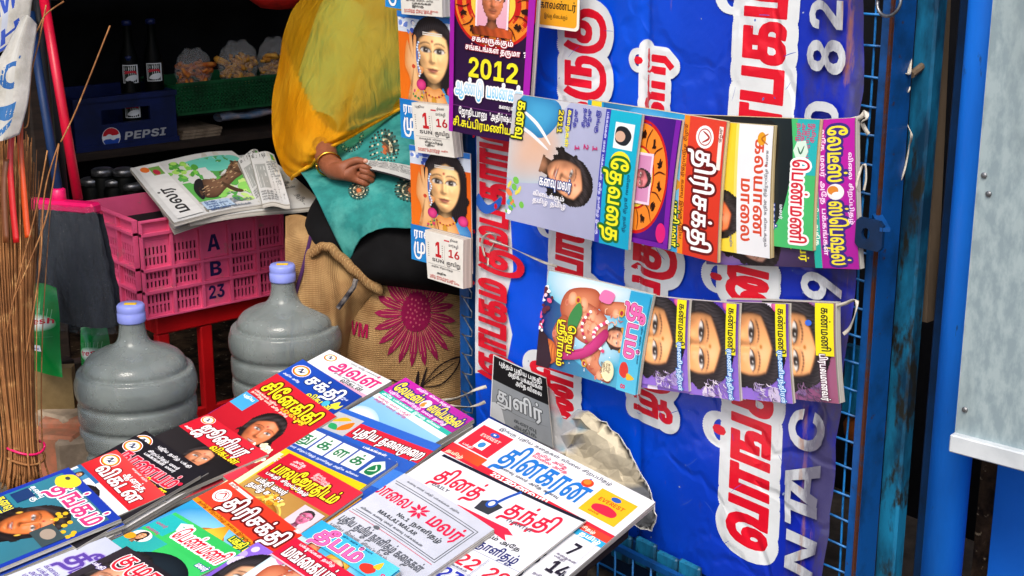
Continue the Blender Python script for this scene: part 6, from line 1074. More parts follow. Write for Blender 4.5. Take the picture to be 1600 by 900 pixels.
SHORT = {(515, 546): 'white and pink titled magazine', (473, 562): 'royal blue magazine', (433, 586): 'red magazine with yellow title', (325, 648): 'red strip and dark photo magazine', (228, 675): 'half hidden black magazine', (212, 681): 'black magazine with red title', (182, 703): 'red and white magazine', (107, 729): 'blue bordered magazine',
 (634, 592): 'magenta titled magazine', (537, 638): 'blue magazine with swirl badge', (487, 664): 'yellow magazine with letter boxes', (452, 706): 'red astrology magazine', (362, 750): 'orange devotional magazine', (274, 800): 'green magazine', (165, 838): 'white magazine with purple lettering', (198, 852): 'dark magazine with red title', (402, 846): 'purple magazine with name tag', (503, 815): 'cyan devotional magazine', (764, 652): 'calendar sheet with yellow ad box', (632, 742): 'folded grey newspaper'}
def laid(label, art, TL, TR, BL, lift, thick=.007, ratio=1.33, bulge=.0015, copies=0, name='magazine', cat='magazine', matl=None, base='#d8d8d8', group='magazines laid out on the display board', curl=0, pm=None, gap=0):
    tl, tr, b_ = onT(*TL, lift), onT(*TR, lift), onT(*BL, lift); w_ = np.linalg.norm(tr-tl); u = (tr-tl)/w_; d = unit(b_-tl); pd = np.cross(u, TN); d = unit(d*.6+pd*.4)
    v = d*w_*ratio; rr = random.Random(int(TL[0]*7+TL[1]))
    r = magazine(label, art, quad(tl+v, tr+v, tr, tl, bulge, TN, curl, (lambda u, v_, q=rr.uniform(.001, .008), e=rr.uniform(-.003, .004): q*u**3+e*(1-u)**3*v_)), thick, group, name, cat, pm, matl)
    for k in range(copies):
        j = (u*rr.uniform(-.004, .004)+d*rr.uniform(-.004, .006)); off = -TN*(thick+.0012)*(k+1)+j
        a = Art(base=base, sub=40, seed=k); a.rect(0, 110, 100, 132, base)
        magazine(['first', 'second', 'third', 'fourth'][k]+' copy down under the '+SHORT[TL]+', edges in view', a, quad(tl+v+off, tr+v+off, tr+off, tl+off, 0, TN), thick, 'copies lower in the magazine stacks', 'magazine', 'magazine')
    return r
def art_simple(base, seed): return Art(base=base, seed=seed, sub=7)
def art_aval():
    a = art_simple('#eceef2', 50); a.badge(14, 121, 9); a.text('அவள்', 26, 107, 16, '#e0287c', (), 70); a.para(40, 127, 46, 2, 1, '#707078'); a.para(40, 103, 50, 1.8, 1, '#707078'); a.rect(0, 60, 100, 96, '#e4a8c4'); a.text('விகடன்', 56, 96, 5, '#30303a', (), 34); return a
def art_sakthi():
    a = art_simple('#1c48b0', 51); a.rect(0, 80, 100, 132, '#2050bc', '#163c9c', 0); a.badge(16, 117, 12); a.text('சக்தி', 32, 106, 14, '#ffffff', [('#102a70', 1.2)], 54); a.text('விகடன்', 52, 91, 7, '#f4ec30', [('#102a70', .8)], 40); a.para(4, 101, 30, 2.2, 1, '#e8ecff'); a.para(80, 116, 18, 1.6, 2, '#dfe6ff'); a.blob([(86, 100), (90, 110), (94, 104), (97, 108), (96, 98)], '#f0e040'); a.ell(80, 98, 4, 5, '#48b8d8'); return a
def art_sinegithi():
    a = art_simple('#c01828', 52); a.rect(0, 0, 100, 132, '#a81424', '#d02434', 90); a.text('சினேகிதி', 6, 104, 15, '#f4ec28', [('#5a1010', 1.7)], 86); a.para(4, 99, 60, 2.2, 2, '#f8e8d8'); a.poly([(0, 70), (22, 70), (22, 92), (0, 92)], '#48a8dc'); a.para(2, 86, 18, 3, 4, '#ffffff'); a.face(62, 62, 24, 8, '#d07a50', '#8a3a24', '#17100e', .1); a.sprig(84, 44, 15, ['#f4e8c0', '#e8d8a0', '#fff8e0'], 26); a.text('மலர்', 48, 98, 4.6, '#f0c030', (), 40); a.rect(0, 0, 100, 22, '#e0384a'); return a
def art_junior():
    a = art_simple('#2a2628', 53); a.rect(0, 0, 100, 104, '#3a3638', '#181618', 60); a.face(60, 82, 19, 14, '#c88460', None, '#141010', .2); a.rect(0, 100, 100, 132, '#cc1c30', '#d82c3c', 0); a.badge(10, 126, 8); a.text('ஜூனியர்', 16, 108, 14, '#ffffff', [('#7a0c18', 1.2)], 70); a.text('விகடன்', 52, 99, 6.5, '#f4e22c', [('#501010', .8)], 42); a.para(4, 104, 36, 2, 1, '#ffffff'); a.ell(64, 30, 20, 13, '#dcdcd8'); a.para(50, 32, 28, 3, 3, '#60605c'); a.para(6, 40, 30, 2.6, 3, '#f0e0e0'); return a
def art_blackred(tx, seed, n=1):
    a = art_simple('#201e24', seed); a.badge(12, 120, 11); a.text(tx, 14, 100, 14, '#d81c3c', [('#f0b8c0', .8)], 80); a.para(30, 124, 60, 2.8, 2, '#ececf0'); a.para(16, 94, 42, 3, 1, '#f0f0f4'); a.text('விகடன்', 56, 90, 7.5, '#f4e22c', (), 40); a.para(6, 70, 80, 4, 4, '#e8e8ec'); a.ell(96, 112, 2.4, 2.4, '#e02040'); return a
def art_ananda():
    a = art_simple('#e8eaec', 55); a.rect(0, 94, 100, 132, '#d8202c', '#e04444', 90); a.badge(13, 119, 12); a.text('ஆனந்த', 44, 117, 5.5, '#ffffff', [('#8a1018', .5)], 36); a.text('விகடன்', 16, 100, 13, '#ffffff', [('#8a1018', 1.2)], 76); a.para(40, 128, 50, 1.8, 1, '#ffe0e0'); a.face(48, 62, 20, 0, '#c88058', '#80402a', '#181210', .9); a.rect(4, 76, 26, 92, '#4a90b8'); a.face(15, 84, 5, 0); a.rect(66, 58, 96, 66, '#f0c828'); a.text('கனவு', 68, 48, 8, '#20242c', [('#ffffff', .8)], 30); a.para(6, 50, 26, 4, 3, '#26282c'); a.rect(0, 90, 40, 94, '#2c6aa0'); return a
def art_thangam():
    a = art_simple('#1c3aa8', 56); a.rect(5, 0, 95, 124, '#2a8ca4', '#3a6a78', 30); a.text('தங்கம்', 20, 105, 16, '#e0387c', [('#ffffff', 1.3)], 74); a.blob([(8, 118), (14, 130), (30, 130), (32, 120), (20, 112)], '#ead838'); a.ell(16, 124, 3, 2, '#40484c')
    a.face(56, 72, 25, -26, '#d0743c', '#8a3c18', '#17100e', .7, '#c07028', True)
    for q in range(12): a.ell(a.rnd.uniform(58, 96), a.rnd.uniform(84, 102), 2.6, 2.2, '#e8b828')
    a.para(8, 100, 26, 3.6, 3, '#f0f4f8'); a.rect(8, 76, 24, 92, '#1c3c70'); a.text('கனவு', 6, 64, 7, '#f4e838', [('#203060', .9)], 24); a.text('மலர்', 6, 54, 7, '#f4e838', [('#203060', .9)], 24); a.rect(70, 66, 96, 86, '#3c4c50'); a.ell(82, 77, 8, 6, '#a89888'); a.rect(5, 0, 95, 26, '#c81c28'); a.text('தங்கம்', 12, 6, 12, '#ffffff', [('#2c2c2c', 1)], 76); a.blob([(14, 26), (26, 26), (30, 44), (18, 46)], '#2c8a3c'); return a
RA = dict(copies=2)
laid('white magazine with pink title topmost and furthest at the board\'s back row', art_aval(), (515, 546), (612, 599), (480, 566), .004, .009, copies=1)
laid('royal blue devotional magazine with white title overlapping the white and pink one', art_sakthi(), (473, 562), (566, 622), (432, 590), .010, .009, copies=1)
laid('red magazine with large yellow title and a woman wearing flowers', art_sinegithi(), (433, 586), (526, 652), (335, 655), .015, .009, base='#c03040', **RA)
laid('magazine with red title strip above a dark photo of a woman', art_junior(), (325, 648), (420, 714), (225, 685), .016, .008, base='#b0303c', **RA)
laid('black magazine peeking out behind the black one with red title', art_blackred('நாணயம்', 57), (228, 675), (326, 741), (186, 700), .020, .005, copies=1)
laid('black magazine with big red slanted title and yellow word', art_blackred('நாணயம்', 54), (212, 681), (314, 748), (172, 704), .026, .007, **RA)
laid('red and white magazine with large white title beside the blue stack', art_ananda(), (182, 703), (259, 776), (112, 732), .031, .008, **RA)
laid('blue bordered magazine with pink title and jewelled woman at the left end', art_thangam(), (107, 729), (190, 814), (-10, 772), .040, .008, copies=4, base='#2c4cb4')
# middle row
def art_puthiya():
    a = art_simple('#1d4fb0', 60); a.rect(0, 0, 100, 132, '#18409c', '#2a62c4', 90); a.rect(0, 100, 27, 126, '#b8bcc0'); a.blob([(4, 112), (10, 122), (18, 121), (12, 116)], '#f0b020'); a.blob([(22, 120), (24, 110), (16, 104), (16, 112)], '#e87818'); a.blob([(6, 110), (8, 104), (16, 104), (12, 110)], '#28a060'); a.rect(27, 102, 100, 122, '#d02238'); a.text('புதிய', 30, 107, 9, '#ffffff', [('#601018', .9)], 24); a.text('தலைமுறை', 56, 107, 9, '#ffffff', [('#601018', .9)], 42); a.para(50, 96, 46, 2.2, 2, '#ffffff'); a.poly([(40, 92), (48, 96), (46, 88)], '#f0f0f0'); a.rect(0, 60, 100, 86, '#3a78d0'); return a
def art_thuglak():
    a = art_simple('#f0d018', 61); a.rect(0, 0, 100, 132, '#f4d824', '#e8c010', 90); a.rect(0, 112, 100, 132, '#24489c'); a.rect(0, 92, 100, 132, '#2a50a8')
    for q, tx in enumerate(['து', 'க்', 'ள', 'க்']):
        a.rect(4+q*19, 102, 21+q*19, 128, '#eef2ee'); a.text(tx, 12.5+q*19, 109, 11, '#1a7848', (), 13, align='c')
    a.poly([(82, 102), (96, 102), (98, 118), (90, 127), (82, 120)], '#dcecdc'); a.blob([(85, 105), (93, 104), (95, 114), (90, 121), (85, 115)], '#1a7848'); a.stroke([(86, 108), (92, 112), (88, 118)], 1.6, '#dcecdc'); a.para(4, 96, 92, 2, 1, '#dce4f8'); a.para(10, 78, 44, 4, 2, '#f8f4e0', halo=[('#a89850', .7)]); a.para(58, 72, 38, 3.4, 3, '#8c8060'); a.para(60, 40, 34, 3, 3, '#8c8060'); a.rect(0, 0, 12, 84, '#f0e8c0'); return a
def art_balajothidam():
    a = art_simple('#c8a050', 62); a.rect(0, 0, 100, 90, '#d8b060', '#a87838', 60); a.rect(0, 88, 100, 132, '#cc1c34', '#d82c40', 0); a.text('பாலஜோதிடம்', 6, 100, 13.5, '#f4ec2c', [('#6a0c14', 1.5)], 84); a.para(6, 94, 62, 3.4, 1, '#ffffff', halo=[('#6a0c14', .6)]); a.para(14, 124, 18, 3, 2, '#f8d8d8'); a.para(46, 123, 24, 2, 3, '#f8d8d8')
    a.text('பக்தி மலர்', 6, 81, 5.5, '#ffffff', [('#4a2a10', .9)], 40); a.text('தமிழ் கனவு', 6, 71, 5.5, '#ffffff', [('#4a2a10', .9)], 44); a.ell(44, 44, 22, 22, '#e0b040', '#8a5418'); a.ring(44, 44, 24, 26, '#f0cc58'); a.ell(44, 44, 13, 15, '#24201e'); a.ell(39, 47, 3, 2, '#f0e8d8'); a.ell(49, 47, 3, 2, '#f0e8d8'); a.ell(44, 40, 2.5, 2, '#c02030'); a.sprig(44, 68, 12, ['#e8b838', '#c88018', '#f4d470'], 22); a.sprig(22, 40, 10, ['#e8b838', '#c88018', '#f4d470'], 16)
    a.rect(72, 52, 98, 84, '#d8c8d0'); a.man(85, 70, 10, '#eae6e2', 0, '#c86890'); return a
def art_thiri2():
    a = art_thirisakthi(); a.sub = 7; return a
def art_penmani2():
    a = art_simple('#2aa8a0', 63); a.rect(0, 0, 100, 100, '#28a4a8', '#38b49c', 0); a.rect(40, 60, 100, 132, '#38c060'); a.rect(0, 96, 100, 132, '#3cc464', '#30b858', 0); a.blob([(20, -6), (110, -10), (112, 50), (90, 82), (56, 88), (26, 60)], '#22303a', '#10161c'); a.face(44, 40, 26, 6, '#e8a878', '#a86a40', '#141414', .2)
    a.rect(0, 100, 26, 128, '#28b4b4'); a.para(2, 120, 22, 3, 5, '#b82870'); a.ell(12, 88, 11, 9, '#f0ece8'); a.face(12, 88, 6); a.ell(4, 82, 6, 5, '#f0a020'); a.poly([(20, 124), (30, 130), (40, 124), (36, 114), (26, 114)], '#d8f4e8'); a.stroke([(26, 122), (33, 120), (28, 117)], 1.4, '#2a8a60')
    a.text('பெண்மணி', 30, 105, 14, '#d41a34', [('#ffffff', 1.9)], 66); a.text('மலர்', 84, 92, 5, '#ffffff', [('#1c3a90', .8)], 14); return a
def art_ladies2(): a = art_ladies(False); a.sub = 7; return a
laid('magenta women\'s magazine with yellow title lying nearest to the gate post', art_ladies2(), (634, 592), (741, 657), (580, 625), .008, .009, copies=1)
laid('blue news magazine with coloured swirl badge and red title strip', art_puthiya(), (537, 638), (690, 699), (478, 676), .012, .008, base='#2c58b0', **RA)
laid('yellow and blue magazine with green letters in white boxes', art_thuglak(), (487, 664), (622, 728), (400, 722), .016, .009, ratio=1.28, **RA)
laid('yellow-lettered red astrology magazine with golden deity picture', art_balajothidam(), (452, 706), (567, 771), (385, 752), .024, .006, ratio=1.3, base='#c89038', copies=1)
laid('orange devotional magazine with white title lying in the middle of the front stack', art_thiri2(), (362, 750), (476, 838), (275, 797), .026, .008, **RA)
laid('green magazine with red title over a dark-haired woman', art_penmani2(), (274, 800), (382, 868), (165, 840), .030, .008, **RA)
def art_kumudam():
    a = art_simple('#26222a', 64); a.rect(0, 0, 100, 132, '#3a343c', '#1c181e', 40); a.face(40, 78, 34, 4, '#d89878', '#925a44', '#120e10', .5, smile=False); a.text('குமுதம்', 14, 108, 17, '#d81c34', [('#f4e4e4', 1.4)], 84); a.para(-2, 96, 24, 4, 4, '#f4f0f8', halo=[('#503a80', .9)]); return a
def art_white():
    a = art_simple('#c8cede', 65); a.rect(0, 0, 100, 132, '#d4d8e6', '#b4bcd0', 60); a.text('தீ', 10, 70, 26, '#5a42a0', [('#b0a4d4', 1.6)], 34); a.text('மலர்', 40, 62, 16, '#5a42a0', [('#b0a4d4', 1.2)], 50); a.para(10, 48, 80, 5, 4, '#6a58a4'); return a
laid('white magazine with purple lettering half covered at the lower left', art_white(), (165, 838), (235, 892), (20, 885), .030, .009, ratio=1.4, copies=2)
laid('dark magazine with red title and a woman\'s face beside the green magazine', art_kumudam(), (198, 852), (285, 914), (128, 884), .038, .008, **RA)
# front row
def art_kanmani():
    a = art_simple('#7a4fc0', 66); a.rect(0, 0, 100, 132, '#6a44b4', '#8c68d4', 90)
    for q in range(14): a.ell(a.rnd.uniform(-5, 105), a.rnd.uniform(92, 130), a.rnd.uniform(5, 12), a.rnd.uniform(3, 8), a.rnd.choice(['#d8ccec', '#b8a4e0', '#e8a8d0']), rot=a.rnd.uniform(0, 180), n=10)
    a.eyes(44, 72, 42, 0, '#f0b890'); a.rect(40, 108, 100, 126, '#f2e622'); a.text('கண்மணி', 46, 112, 9, '#20201c', (), 48); a.text('ரமணிசந்திரன்', 50, 98, 5.5, '#d8f0ff', [('#2a78c8', .8)], 48); return a
def art_deepam2():
    a = art_deepam(False); a.sub = 30; a.rect(0, 72, 100, 101, '#d01c3c'); a.rect(0, 72, 100, 73.5, '#f4c0c8'); a.text('மங்கையர்', 6, 78, 13, '#ffffff', [('#700c1c', 1)], 58); a.text('மலர்', 68, 78, 11, '#ffffff', [('#700c1c', 1)], 28); a.para(10, 96, 50, 2.6, 1, '#ffe0e4'); return a
laid('purple magazine with yellow name tag and a woman\'s large eyes', art_kanmani(), (402, 846), (492, 908), (318, 905), .034, .008, **RA)
laid('cyan devotional magazine with pink title and red-white supplement strip at the bottom', art_deepam2(), (503, 815), (626, 896), (440, 862), .050, .008, base='#58b0d0', **RA)
def art_maalai():
    a = Art(100, 118, '#c0c5d0', seed=67, sub=6); a.rect(0, 0, 100, 118, '#c6cad4', '#b8bdca', 0)
    a.rect(4, 62, 92, 62.8, '#50555c'); a.rect(4, 104, 92, 104.8, '#50555c'); a.rect(91.2, 62, 92, 104.8, '#50555c'); a.rect(2, 106.5, 94, 107.2, '#50555c'); a.rect(93.3, 60, 94, 107.2, '#50555c'); a.rect(2, 60, 94, 60.6, '#50555c')
    a.text('மாலை', -6, 86, 11, '#d01c48', (), 40)
    for q in range(8):
        t = q*math.pi/4; a.blob([(44+math.cos(t)*1.5, 92+math.sin(t)*1.5), (44+math.cos(t+.3)*5, 92+math.sin(t+.3)*5), (44+math.cos(t)*9, 92+math.sin(t)*9), (44+math.cos(t-.3)*5, 92+math.sin(t-.3)*5)], '#d01c48')
    a.ell(44, 92, 1.8, 1.8, '#c9cdd6'); a.text('மலர்', 56, 86, 11, '#d01c48', (), 34); a.text('MAALAI MALAR', 20, 70, 4, '#3a3e46', (), 42); a.text('No.1', 34, 77, 4, '#3a3e46'); a.text('நாளிதழ்', 50, 77, 3.6, '#3a3e46'); a.para(4, 78, 26, 3.4, 1, '#4a4e56'); a.para(64, 71, 26, 3, 1, '#4a4e56'); a.para(6, 65, 80, 1.8, 1, '#60646c'); a.para(10, 111, 60, 1.6, 1, '#7a7e86')
    a.rect(2, 57, 94, 57.6, '#c06070'); a.text('புதிய தமிழ் நாளிதழ் கதைகள்', 3, 44, 7, '#565a64', (), 90); a.para(3, 36, 90, 2.6, 8, '#7a7e88', 2.0); a.rect(4, 4, 44, 18, '#9a9fa8'); a.para(50, 20, 44, 2.4, 5, '#5a5e66'); a.ell(34, 57, 3, 2, '#5a5e64'); return a
def art_thanthi():
    a = Art(100, 132, '#d9dce4', seed=68, sub=7); a.rect(0, 131, 100, 132, '#16182a'); a.rect(0, 129.6, 100, 131, '#16182a'); a.text('தினத்', 10, 110, 10.5, '#d01c3c', (), 32); a.text('தந்தி', 60, 110, 10.5, '#d01c3c', (), 32); a.poly([(46, 104), (56, 104), (58, 114), (50, 116), (45, 112)], '#30343c'); a.stroke([(52, 112), (54, 122), (57, 131)], 2, '#1c4ca8', taper=False); a.ell(51, 113, 3, 4, '#1c4ca8'); a.ell(51, 113, 1.6, 2.4, '#d9dce4')
    a.text('DAILY', 14, 105.5, 2.6, '#50545e'); a.text('THANTHI', 66, 105.5, 2.6, '#50545e'); a.poly([(32, 98), (38, 101), (72, 101), (78, 98), (74, 96), (78, 92), (66, 94), (42, 94), (30, 92), (35, 96)], '#d42444'); a.para(42, 96.4, 26, 2.4, 1, '#ffffff'); a.para(4, 89, 92, 2.4, 1, '#20242c'); a.text('தமிழ் நாளிதழ்', 50, 79, 5.4, '#20286a', (), 44); a.text('தமிழ்', 10, 79, 5, '#20286a'); a.rect(0, 76, 100, 76.4, '#9aa0b4')
    
    for r_, (row, c) in enumerate([(['1', '8', '15', '22', '29'], '#cc2038'), (['2', '9', '16', '23', '30'], '#2430a0'), (['3', '10', '17', '24', '31'], '#2430a0'), (['4', '11', '18', '25'], '#2430a0'), (['5', '12', '19', '26'], '#2430a0')]):
        for q, tx in enumerate(row): a.text(tx, 10+q*19, 62-r_*14, 9.5, c, [('#e8eaf0', .3)], 7 if len(tx) < 2 else 14); a.para(8+q*19, 59.6-r_*14, 15, 1.3, 1, '#70748a')
    for q in range(6): a.rect(6+q*19-.2, 0, 6+q*19+.2, 74, '#9aa0b4')
    for q in range(4): a.rect(0, 58-q*14-.1, 100, 58-q*14+.2, '#9aa0b4')
    return a
def art_dinakaran():
    a = Art(100, 118, '#dcdfe6', seed=69, sub=7); a.para(10, 114, 84, 1.6, 1, '#3a3e46'); a.poly([(2, 92), (21, 92), (21, 112), (2, 112)], '#d42438'); a.ell(12, 108.5, 2.6, 1.8, '#2858b0'); a.text('EVEREST', 6, 104, 2.4, '#f0c8c0', (), 12); a.rect(9, 95, 15, 102, '#e8f0f4'); a.ell(12, 98.5, 1.8, 2.4, '#3880c0'); a.text('M', 11, 108, 1.2, '#ffffff'); a.para(4, 93, 14, 1.2, 1, '#f8d8d8')
    a.text('தினகரன்', 25, 93, 13, '#1c70c4', (), 49); a.ell(68.5, 108.4, 3, 3, '#e8401c'); a.ell(68.1, 109, 1.9, 1.9, '#f0802c'); a.para(36, 110, 30, 1.6, 2, '#c82c58'); a.para(30, 90, 40, 1.4, 1, '#404650'); a.poly([(76, 91), (96, 91), (96, 110), (76, 110)], '#f0b01c'); a.ell(86, 107, 2.6, 1.7, '#2858b0'); a.text('EVEREST', 79, 102, 2.6, '#c85018', (), 14); a.blob([(81, 95), (91, 95), (92, 99), (86, 101), (80, 99)], '#d82440'); a.para(80, 93, 12, 1.2, 1, '#a05010')
    a.rect(0, 82, 100, 86.5, '#d42438'); a.text('2012', 30, 83, 2.9, '#ffffff'); a.text('ஜனவரி', 39, 83, 2.9, '#ffffff'); a.rect(0, 84, 22, 91, '#d42438', '#e85020', 0); a.para(2, 86.5, 16, 1.8, 2, '#ffe0c0'); a.rect(78, 80, 100, 84.5, '#e0402c'); a.rect(82, 76, 100, 80, '#28a0d0'); a.text('தமிழ்', 87, 77, 2, '#ffffff'); a.para(80, 81.4, 18, 1.4, 1, '#f8e8d8')
    for r_, row in enumerate([['1', '2', '3', '4', '5', '6', '7'], ['8', '9', '10', '11', '12', '13', '14'], ['15', '16', '17', '18', '19', '20', '21'], ['22', '23', '24', '25', '26', '27', '28'], ['29', '30', '31']]):
        for q, tx in enumerate(row): a.text(tx, 8+q*13.6, 63-r_*14.5, 8.4, '#c82030' if q == 0 else '#201c2c', (), 4.5 if len(tx) < 2 else 9.5); a.para(6+q*13.6, 60-r_*14.5, 11, 1.1, 2, '#7a7488')
    for q in range(8): a.rect(3+q*13.6, 0, 3.2+q*13.6, 76, '#a8acb8')
    return a
GP = 'newspapers and calendars on the right of the display board'
laid('white calendar sheet with blue title, red and yellow ad boxes', art_dinakaran(), (764, 652), (1024, 786), (690, 707), .016, .006, ratio=1.15, name='calendar_sheet', cat='calendar', matl=NEWS, group=GP, copies=1, bulge=.0012)
laid('white wall calendar sheet with red title and big red and blue day numbers', art_thanthi(), (694, 711), (916, 817), (630, 752), .024, .004, ratio=1.32, name='calendar_sheet', cat='calendar', matl=NEWS, group=GP, bulge=.0012)
laid('folded grey newspaper with red title and a red star flower', art_maalai(), (632, 742), (772, 830), (517, 820), .036, .012, ratio=1.18, name='newspaper', cat='newspaper', matl=NEWS, group=GP, bulge=.006, copies=1)
# ------------------------------------------------------------------ inside the kiosk: shelves and their goods
M['crate_blue'] = mat('navy_crate_plastic', '#0b1c52', .5, .35, '#08153c', 12); M['crate_green'] = mat('green_net_plastic', '#0c5a30', .5, .4, '#08401f', 14); M['glass_dark'] = mat('dark_green_bottle', '#030504', .5, .1)
M['snack_o'] = mat('orange_fried_snack', '#b0501c', .6, .3, '#d88a38', 40, bump=.4); M['snack_y'] = mat('yellow_fried_snack', '#d8a040', .6, .3, '#b07020', 40, bump=.4)
def film(name, a_=.82, col='#ffffff', rough=.08):
    m, t, b = mat_base(name, rough, .5); N = t.nodes; L = t.links; tr = N.new('ShaderNodeBsdfTransparent'); mx = N.new('ShaderNodeMixShader'); mx.inputs[0].default_value = a_
    b.inputs['Base Color'].default_value = rgba(col); out = N['Material Output']; tr.inputs[0].default_value = (.95, .95, .95, 1)
    nz = N.new('ShaderNodeTexNoise'); nz.inputs['Scale'].default_value = 26; bp = N.new('ShaderNodeBump'); bp.inputs['Strength'].default_value = .8; bp.inputs['Distance'].default_value = .012; L.new(nz.outputs[0], bp.inputs['Height']); L.new(bp.outputs[0], b.inputs['Normal'])
    L.new(b.outputs[0], mx.inputs[1]); L.new(tr.outputs[0], mx.inputs[2]); L.new(mx.outputs[0], out.inputs['Surface']); return m
M['film'] = film('clear_plastic_film', .86); M['film_dusty'] = film('dusty_plastic_film', .80, '#59626c', .1)
YS = 4.30                                        # front of the shelves
sa, sb = onY(118, 236, YS), onY(276, 216, YS); zs = (sa[2]+sb[2])/2-.0
rack = thing('shelf_rack', 'dark wooden shelf rack against the kiosk\'s back wall', 'shelf', (1.9, YS+.2, 0))
for zz in (zs-.02, zs+.47, .10): MB().box((2.0, YS+.19, zz), (1.9, .42, .026), bev=.002).put('shelf_board', M['wood_dark'], rack)
for xx in (1.30, 2.9): MB().box((xx, YS+.2, 1.0), (.04, .36, 1.9), bev=.003).put('upright', M['wood_dark'], rack)
# navy drinks crate
W_ = sb[0]-sa[0]; H_ = onY(275, 136, YS)[2]-zs; cr = thing('drinks_crate', 'navy plastic drinks crate with white lettering and a round red-white-blue emblem', 'crate', ((sa[0]+sb[0])/2, YS+.12, zs-.006))
zb_ = zs-.006; x0, x1 = sa[0], sb[0]; b = MB(); hx0, hx1, hz0, hz1 = x0+W_*.26, x0+W_*.74, zb_+H_*.47, zb_+H_*.74
for q in [(x0, x1, zb_, hz0), (x0, x1, hz1, zb_+H_), (x0, hx0, hz0, hz1), (hx1, x1, hz0, hz1)]: b.box(((q[0]+q[1])/2, YS, (q[2]+q[3])/2), (q[1]-q[0], .014, q[3]-q[2]))
b.put('front_panel', M['crate_blue'], cr)
b = MB(); b.box((x0+.007, YS+.13, zb_+H_/2), (.014, .246, H_)); b.box((x1-.007, YS+.13, zb_+H_/2), (.014, .246, H_)); b.box(((x0+x1)/2, YS+.26, zb_+H_/2), (W_, .014, H_)); b.box(((x0+x1)/2, YS+.13, zb_+.006), (W_-.03, .24, .012)); b.put('crate_body', M['crate_blue'], cr)
b = MB(); b.box(((x0+x1)/2, YS-.009, zb_+H_-.008), (W_+.006, .010, .016)); b.box(((x0+x1)/2, YS-.009, zb_+.008), (W_+.006, .010, .016)); b.put('rim', M['crate_blue'], cr)
a = Art(100, 100*(H_/W_), None, sub=50); Hh = a.H; a.ell(34, Hh*.22, 9, 9, '#e8ecf0'); a.poly([(34+8*math.cos(t), Hh*.22+1.5+7*math.sin(t)) for t in np.linspace(0, math.pi, 12)], '#c81828'); a.poly([(34+8*math.cos(t), Hh*.22-1.5+7*math.sin(t)) for t in np.linspace(math.pi, 2*math.pi, 12)], '#1c48a8'); a.stroke([(26, Hh*.22-2), (32, Hh*.22+1.6), (36, Hh*.22-1.4), (42, Hh*.22+2)], 3, '#e8ecf0'); a.text('PEPSI', 46, Hh*.14, Hh*.15, '#b8bcc2', (), 42, slant=.2)
a.build('lettering', quad((x0, YS-.0078, zb_), (x1, YS-.0078, zb_), (x1, YS-.0078, zb_+H_), (x0, YS-.0078, zb_+H_)), DULLPRINT, cr)
def bottle(x, y, z, label):
    r = thing('drink_bottle', label, 'bottle', (x, y, z), 'bottles in the navy crate'); MB().lathe([(.029, 0), (.031, .01), (.031, .14), (.028, .17), (.014, .22), (.0125, .262), (.014, .268), (.014, .275)], (x, y, z), 20).put('glass', M['glass_dark'], r, True)
    MB().lathe([(.0155, .268), (.0155, .280), (.012, .284)], (x, y, z), 16).put('cap', M['crate_blue'], r, True)
    a = Art(100, 100, None, sub=14); a.rect(6, 4, 94, 96, '#dfe3e6'); a.rect(10, 8, 84, 92, '#16241c'); a.rect(14, 70, 70, 84, '#dfe3e6'); a.blob([(14, 50), (60, 56), (84, 48), (72, 66), (30, 62)], '#c02030'); a.blob([(20, 20), (50, 14), (80, 22), (80, 44), (40, 40)], '#dfe3e6'); a.rect(14, 60, 60, 66, '#c83848')
    f = lambda u, v, h: np.stack([x+(.0313+h)*np.sin((u-.5)*1.9-.35), y-(.0313+h)*np.cos((u-.5)*1.9-.35), z+.088+.062*v+0*h], -1)
    a.build('label_print', f, DULLPRINT, r)
bt = lambda px, py: onY(px, py, YS+.06)
p = bt(203, 116); bottle(p[0], YS+.06, p[2]-.115, 'left one of the two dark bottles standing up from the navy crate'); p = bt(240, 113); bottle(p[0], YS+.06, p[2]-.115, 'right one of the two dark bottles standing up from the navy crate'); p = onY(207, 170, YS+.045); bottle(p[0], YS+.048, p[2]-.115, 'dark bottle seen through the handle slot of the navy crate')
# green net crate
ga, gb = onY(277, 178, YS+.01), onY(432, 152, YS+.01); gz = min(ga[2], zs+.09); Hg = onY(277, 135, YS)[2]-gz
gc = thing('net_crate', 'shallow dark green net crate holding snack packets on the shelf', 'crate', ((ga[0]+gb[0])/2, YS+.14, gz)); b = MB(); x0g, x1g = ga[0], gb[0]+.06
for k in range(34): xx = x0g+(x1g-x0g)*k/33; b.box((xx, YS+.01, gz+Hg/2), (.005, .006, Hg))
for k in range(9): b.box(((x0g+x1g)/2, YS+.0105, gz+Hg*k/8), (x1g-x0g, .007, .005 if 0 < k < 8 else .014))
b.put('front_net', M['crate_green'], gc)
b = MB(); b.box(((x0g+x1g)/2, YS+.15, gz+.004), (x1g-x0g, .27, .008)); b.box(((x0g+x1g)/2, YS+.285, gz+Hg/2), (x1g-x0g, .008, Hg)); b.box((x0g, YS+.15, gz+Hg/2), (.008, .27, Hg)); b.box((x1g, YS+.15, gz+Hg/2), (.008, .27, Hg)); b.put('crate_body', M['crate_green'], gc)
